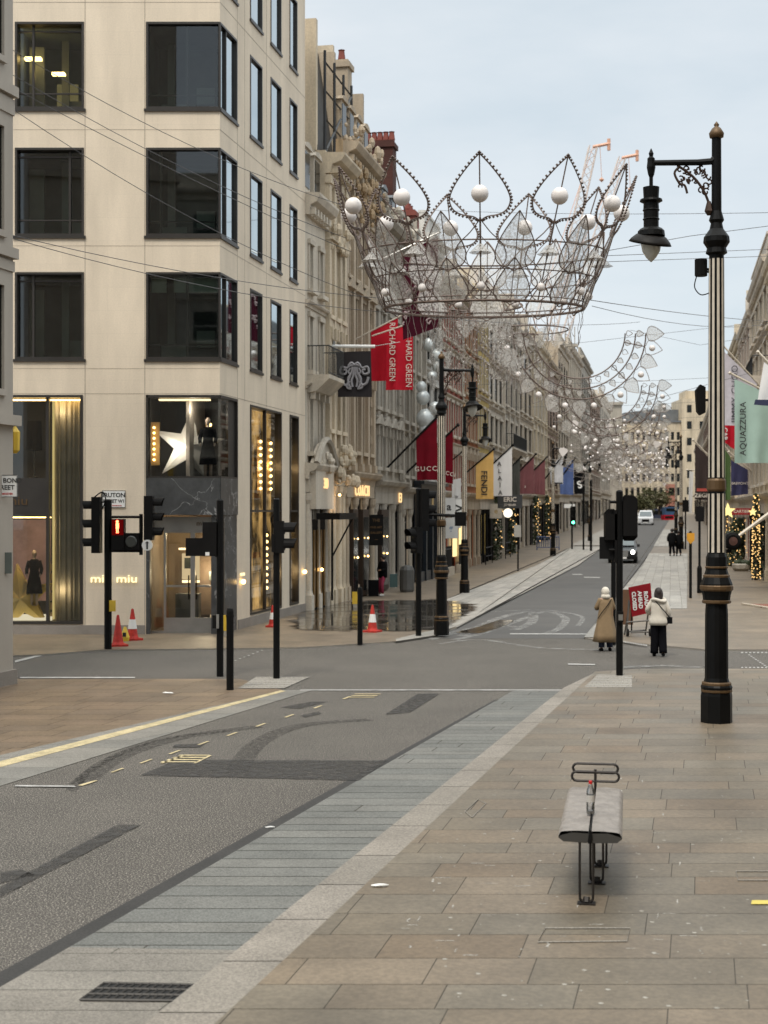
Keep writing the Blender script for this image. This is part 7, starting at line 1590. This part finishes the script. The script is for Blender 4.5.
for k_, (yy, xx_) in enumerate(((.02, -.01), (.72, .06), (1.35, .08))):
    x = -.02+xx_; mb = MB()
    pts = [(x-.055, yy, .52), (x-.055, yy-.1*0, .10), (x-.045, yy, .03), (x, yy, .012), (x+.045, yy, .03), (x+.055, yy, .10), (x+.055, yy, .52)]
    mb.tube(spline(pts, 4), .011, 7); mb.box(x-.075, x+.075, yy-.05, yy+.05, 0, .012); mb.tube([(x, yy, .01), (x, yy+.02, .05)], .03, 6); mb.obj('leg', steelb, be)
mb = MB(); mb.tube([(.0, .05, .51), (0, LBn-.05, .51)], .02, 6); mb.obj('rail', steelb, be)
def loop(zc, hw, hh, yy, r_=.0125):
    pts = [];
    for cx_, cz_, a0 in ((hw-hh, 0, -pi/2), (-(hw-hh), 0, pi/2)):
        for i in range(7): a_ = a0+pi*i/6; pts.append((cx_+hh*cos(a_), yy, zc+cz_+hh*sin(a_)))
    mb = MB(); mb.tube(pts, r_, 7, True); return mb
loop(.70, .225, .045, LBn+.06).obj('armrest_hoop', steelb, be); loop(.775, .215, .042, LBn+.09).obj('armrest_hoop', steelb, be)
mb = MB(); mb.tube([(0, LBn+.06, .50), (0, LBn+.06, .77)], .013, 6); mb.tube([(0, LBn-.1, .50), (0, LBn+.07, .50)], .016, 6); mb.obj('armrest_post', steelb, be)
mb = MB(); mb.prism([(-.005, .62), (.012, .612), (.022, .56), (.004, .50), (-.02, .51)], -.01, .25); mb.obj('centre_cap', blackr, be)
q = V((1.80, 12.9, .05+.62)); e = E('water_bottle', 'clear plastic drinks bottle with red cap standing on the bench', 'bottle', tuple(q)); pet = glass('clear_plastic', (.93, .93, .93), .12, .08)
bt = MB(); bt.lathe([(.032, 0), (.036, .01), (.036, .06), (.033, .07), (.036, .08), (.036, .16), (.034, .2), (.015, .255), (.013, .265)], 18); bt.obj('bottle', pet, e, smooth=True); mb = MB(); mb.lathe([(.016, .262), (.016, .285), (.013, .288)], 14); mb.obj('cap', mat('cap_red', (.6, .01, .01), .4), e)
mb = MB(); mb.lathe([(.0372, .105), (.0372, .165)], 18); mb.obj('label', mat('label_pale', (.55, .52, .48), .5), e); mb = MB(); mb.lathe([(.033, .003), (.034, .03)], 14); mb.obj('liquid', mat('residue', (.4, .36, .3), .2), e)
# shaded underside reality: second long bench support base
# ================================================================ camera, sky, light
cam = bpy.data.cameras.new('camera'); co = bpy.data.objects.new('camera', cam); C.objects.link(co)
co.location = (0, 0, H); co.rotation_euler = (pi/2, 0, 0); cam.sensor_fit = 'VERTICAL'; cam.sensor_height = 24; cam.lens = F/1024*24
cam.clip_end = 3000; cam.dof.use_dof = True; cam.dof.focus_distance = 22; cam.dof.aperture_fstop = cam.lens/1000/0.020
bpy.context.scene.camera = co
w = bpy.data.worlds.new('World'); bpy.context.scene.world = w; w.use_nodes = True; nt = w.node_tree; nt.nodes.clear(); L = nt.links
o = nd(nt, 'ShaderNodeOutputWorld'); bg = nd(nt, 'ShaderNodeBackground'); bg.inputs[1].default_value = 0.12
sk = nd(nt, 'ShaderNodeTexSky'); sk.sky_type = 'NISHITA'; sk.sun_disc = False; SUNE, SUNR = R(58), R(200)
sk.sun_elevation = SUNE; sk.sun_rotation = SUNR; sk.dust_density = 2.0; sk.altitude = 50
tc = nd(nt, 'ShaderNodeTexCoord'); mp = nd(nt, 'ShaderNodeMapping'); mp.inputs['Scale'].default_value = (1, 1, 3.0); L.new(tc.outputs['Generated'], mp.inputs[0])
n = nd(nt, 'ShaderNodeTexNoise', Scale=3.2, Detail=6.0, Roughness=.55); L.new(mp.outputs[0], n.inputs[0])
cr_ = nd(nt, 'ShaderNodeValToRGB'); cr_.color_ramp.elements[0].position = .35; cr_.color_ramp.elements[1].position = .7
cr_.color_ramp.elements[0].color = (4.35, 4.85, 5.15, 1); cr_.color_ramp.elements[1].color = (5.6, 5.8, 5.9, 1); L.new(n.outputs['Fac'], cr_.inputs[0])
mx = nd(nt, 'ShaderNodeMix', data_type='RGBA'); mx.inputs[0].default_value = .86; L.new(sk.outputs[0], mx.inputs[6]); L.new(cr_.outputs[0], mx.inputs[7]); 
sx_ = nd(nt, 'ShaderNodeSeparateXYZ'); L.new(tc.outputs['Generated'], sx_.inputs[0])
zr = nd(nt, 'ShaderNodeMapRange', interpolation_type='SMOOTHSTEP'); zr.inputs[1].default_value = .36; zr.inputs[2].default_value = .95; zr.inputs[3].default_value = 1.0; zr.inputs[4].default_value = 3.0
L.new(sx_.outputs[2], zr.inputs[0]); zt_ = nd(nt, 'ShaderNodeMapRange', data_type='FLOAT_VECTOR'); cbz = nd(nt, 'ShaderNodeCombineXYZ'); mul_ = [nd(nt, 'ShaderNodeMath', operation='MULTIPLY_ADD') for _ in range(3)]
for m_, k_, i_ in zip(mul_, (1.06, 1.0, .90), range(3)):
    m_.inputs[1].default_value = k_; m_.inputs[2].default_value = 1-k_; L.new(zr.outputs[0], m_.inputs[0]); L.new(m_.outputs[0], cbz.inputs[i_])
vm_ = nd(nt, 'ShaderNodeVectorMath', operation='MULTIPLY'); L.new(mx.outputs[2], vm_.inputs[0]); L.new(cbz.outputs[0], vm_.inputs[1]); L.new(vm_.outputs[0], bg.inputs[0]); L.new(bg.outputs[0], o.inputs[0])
sn = bpy.data.lights.new('sun', 'SUN'); so2 = bpy.data.objects.new('sun', sn); C.objects.link(so2); sn.energy = 1.5; sn.angle = R(14); sn.color = (1, .93, .82)
dv = V((cos(SUNE)*sin(SUNR), cos(SUNE)*cos(SUNR), sin(SUNE)))
so2.rotation_euler = dv.to_track_quat('Z', 'Y').to_euler()
sc_ = bpy.context.scene; sc_.render.engine = 'CYCLES'
sc_.view_settings.view_transform = 'Standard'; sc_.view_settings.look = 'None'; sc_.view_settings.exposure = 0.44; sc_.view_settings.gamma = 1
sc_.cycles.max_bounces = 5; sc_.cycles.transparent_max_bounces = 8; sc_.cycles.diffuse_bounces = 3; sc_.cycles.glossy_bounces = 3; sc_.cycles.caustics_reflective = False; sc_.cycles.caustics_refractive = False
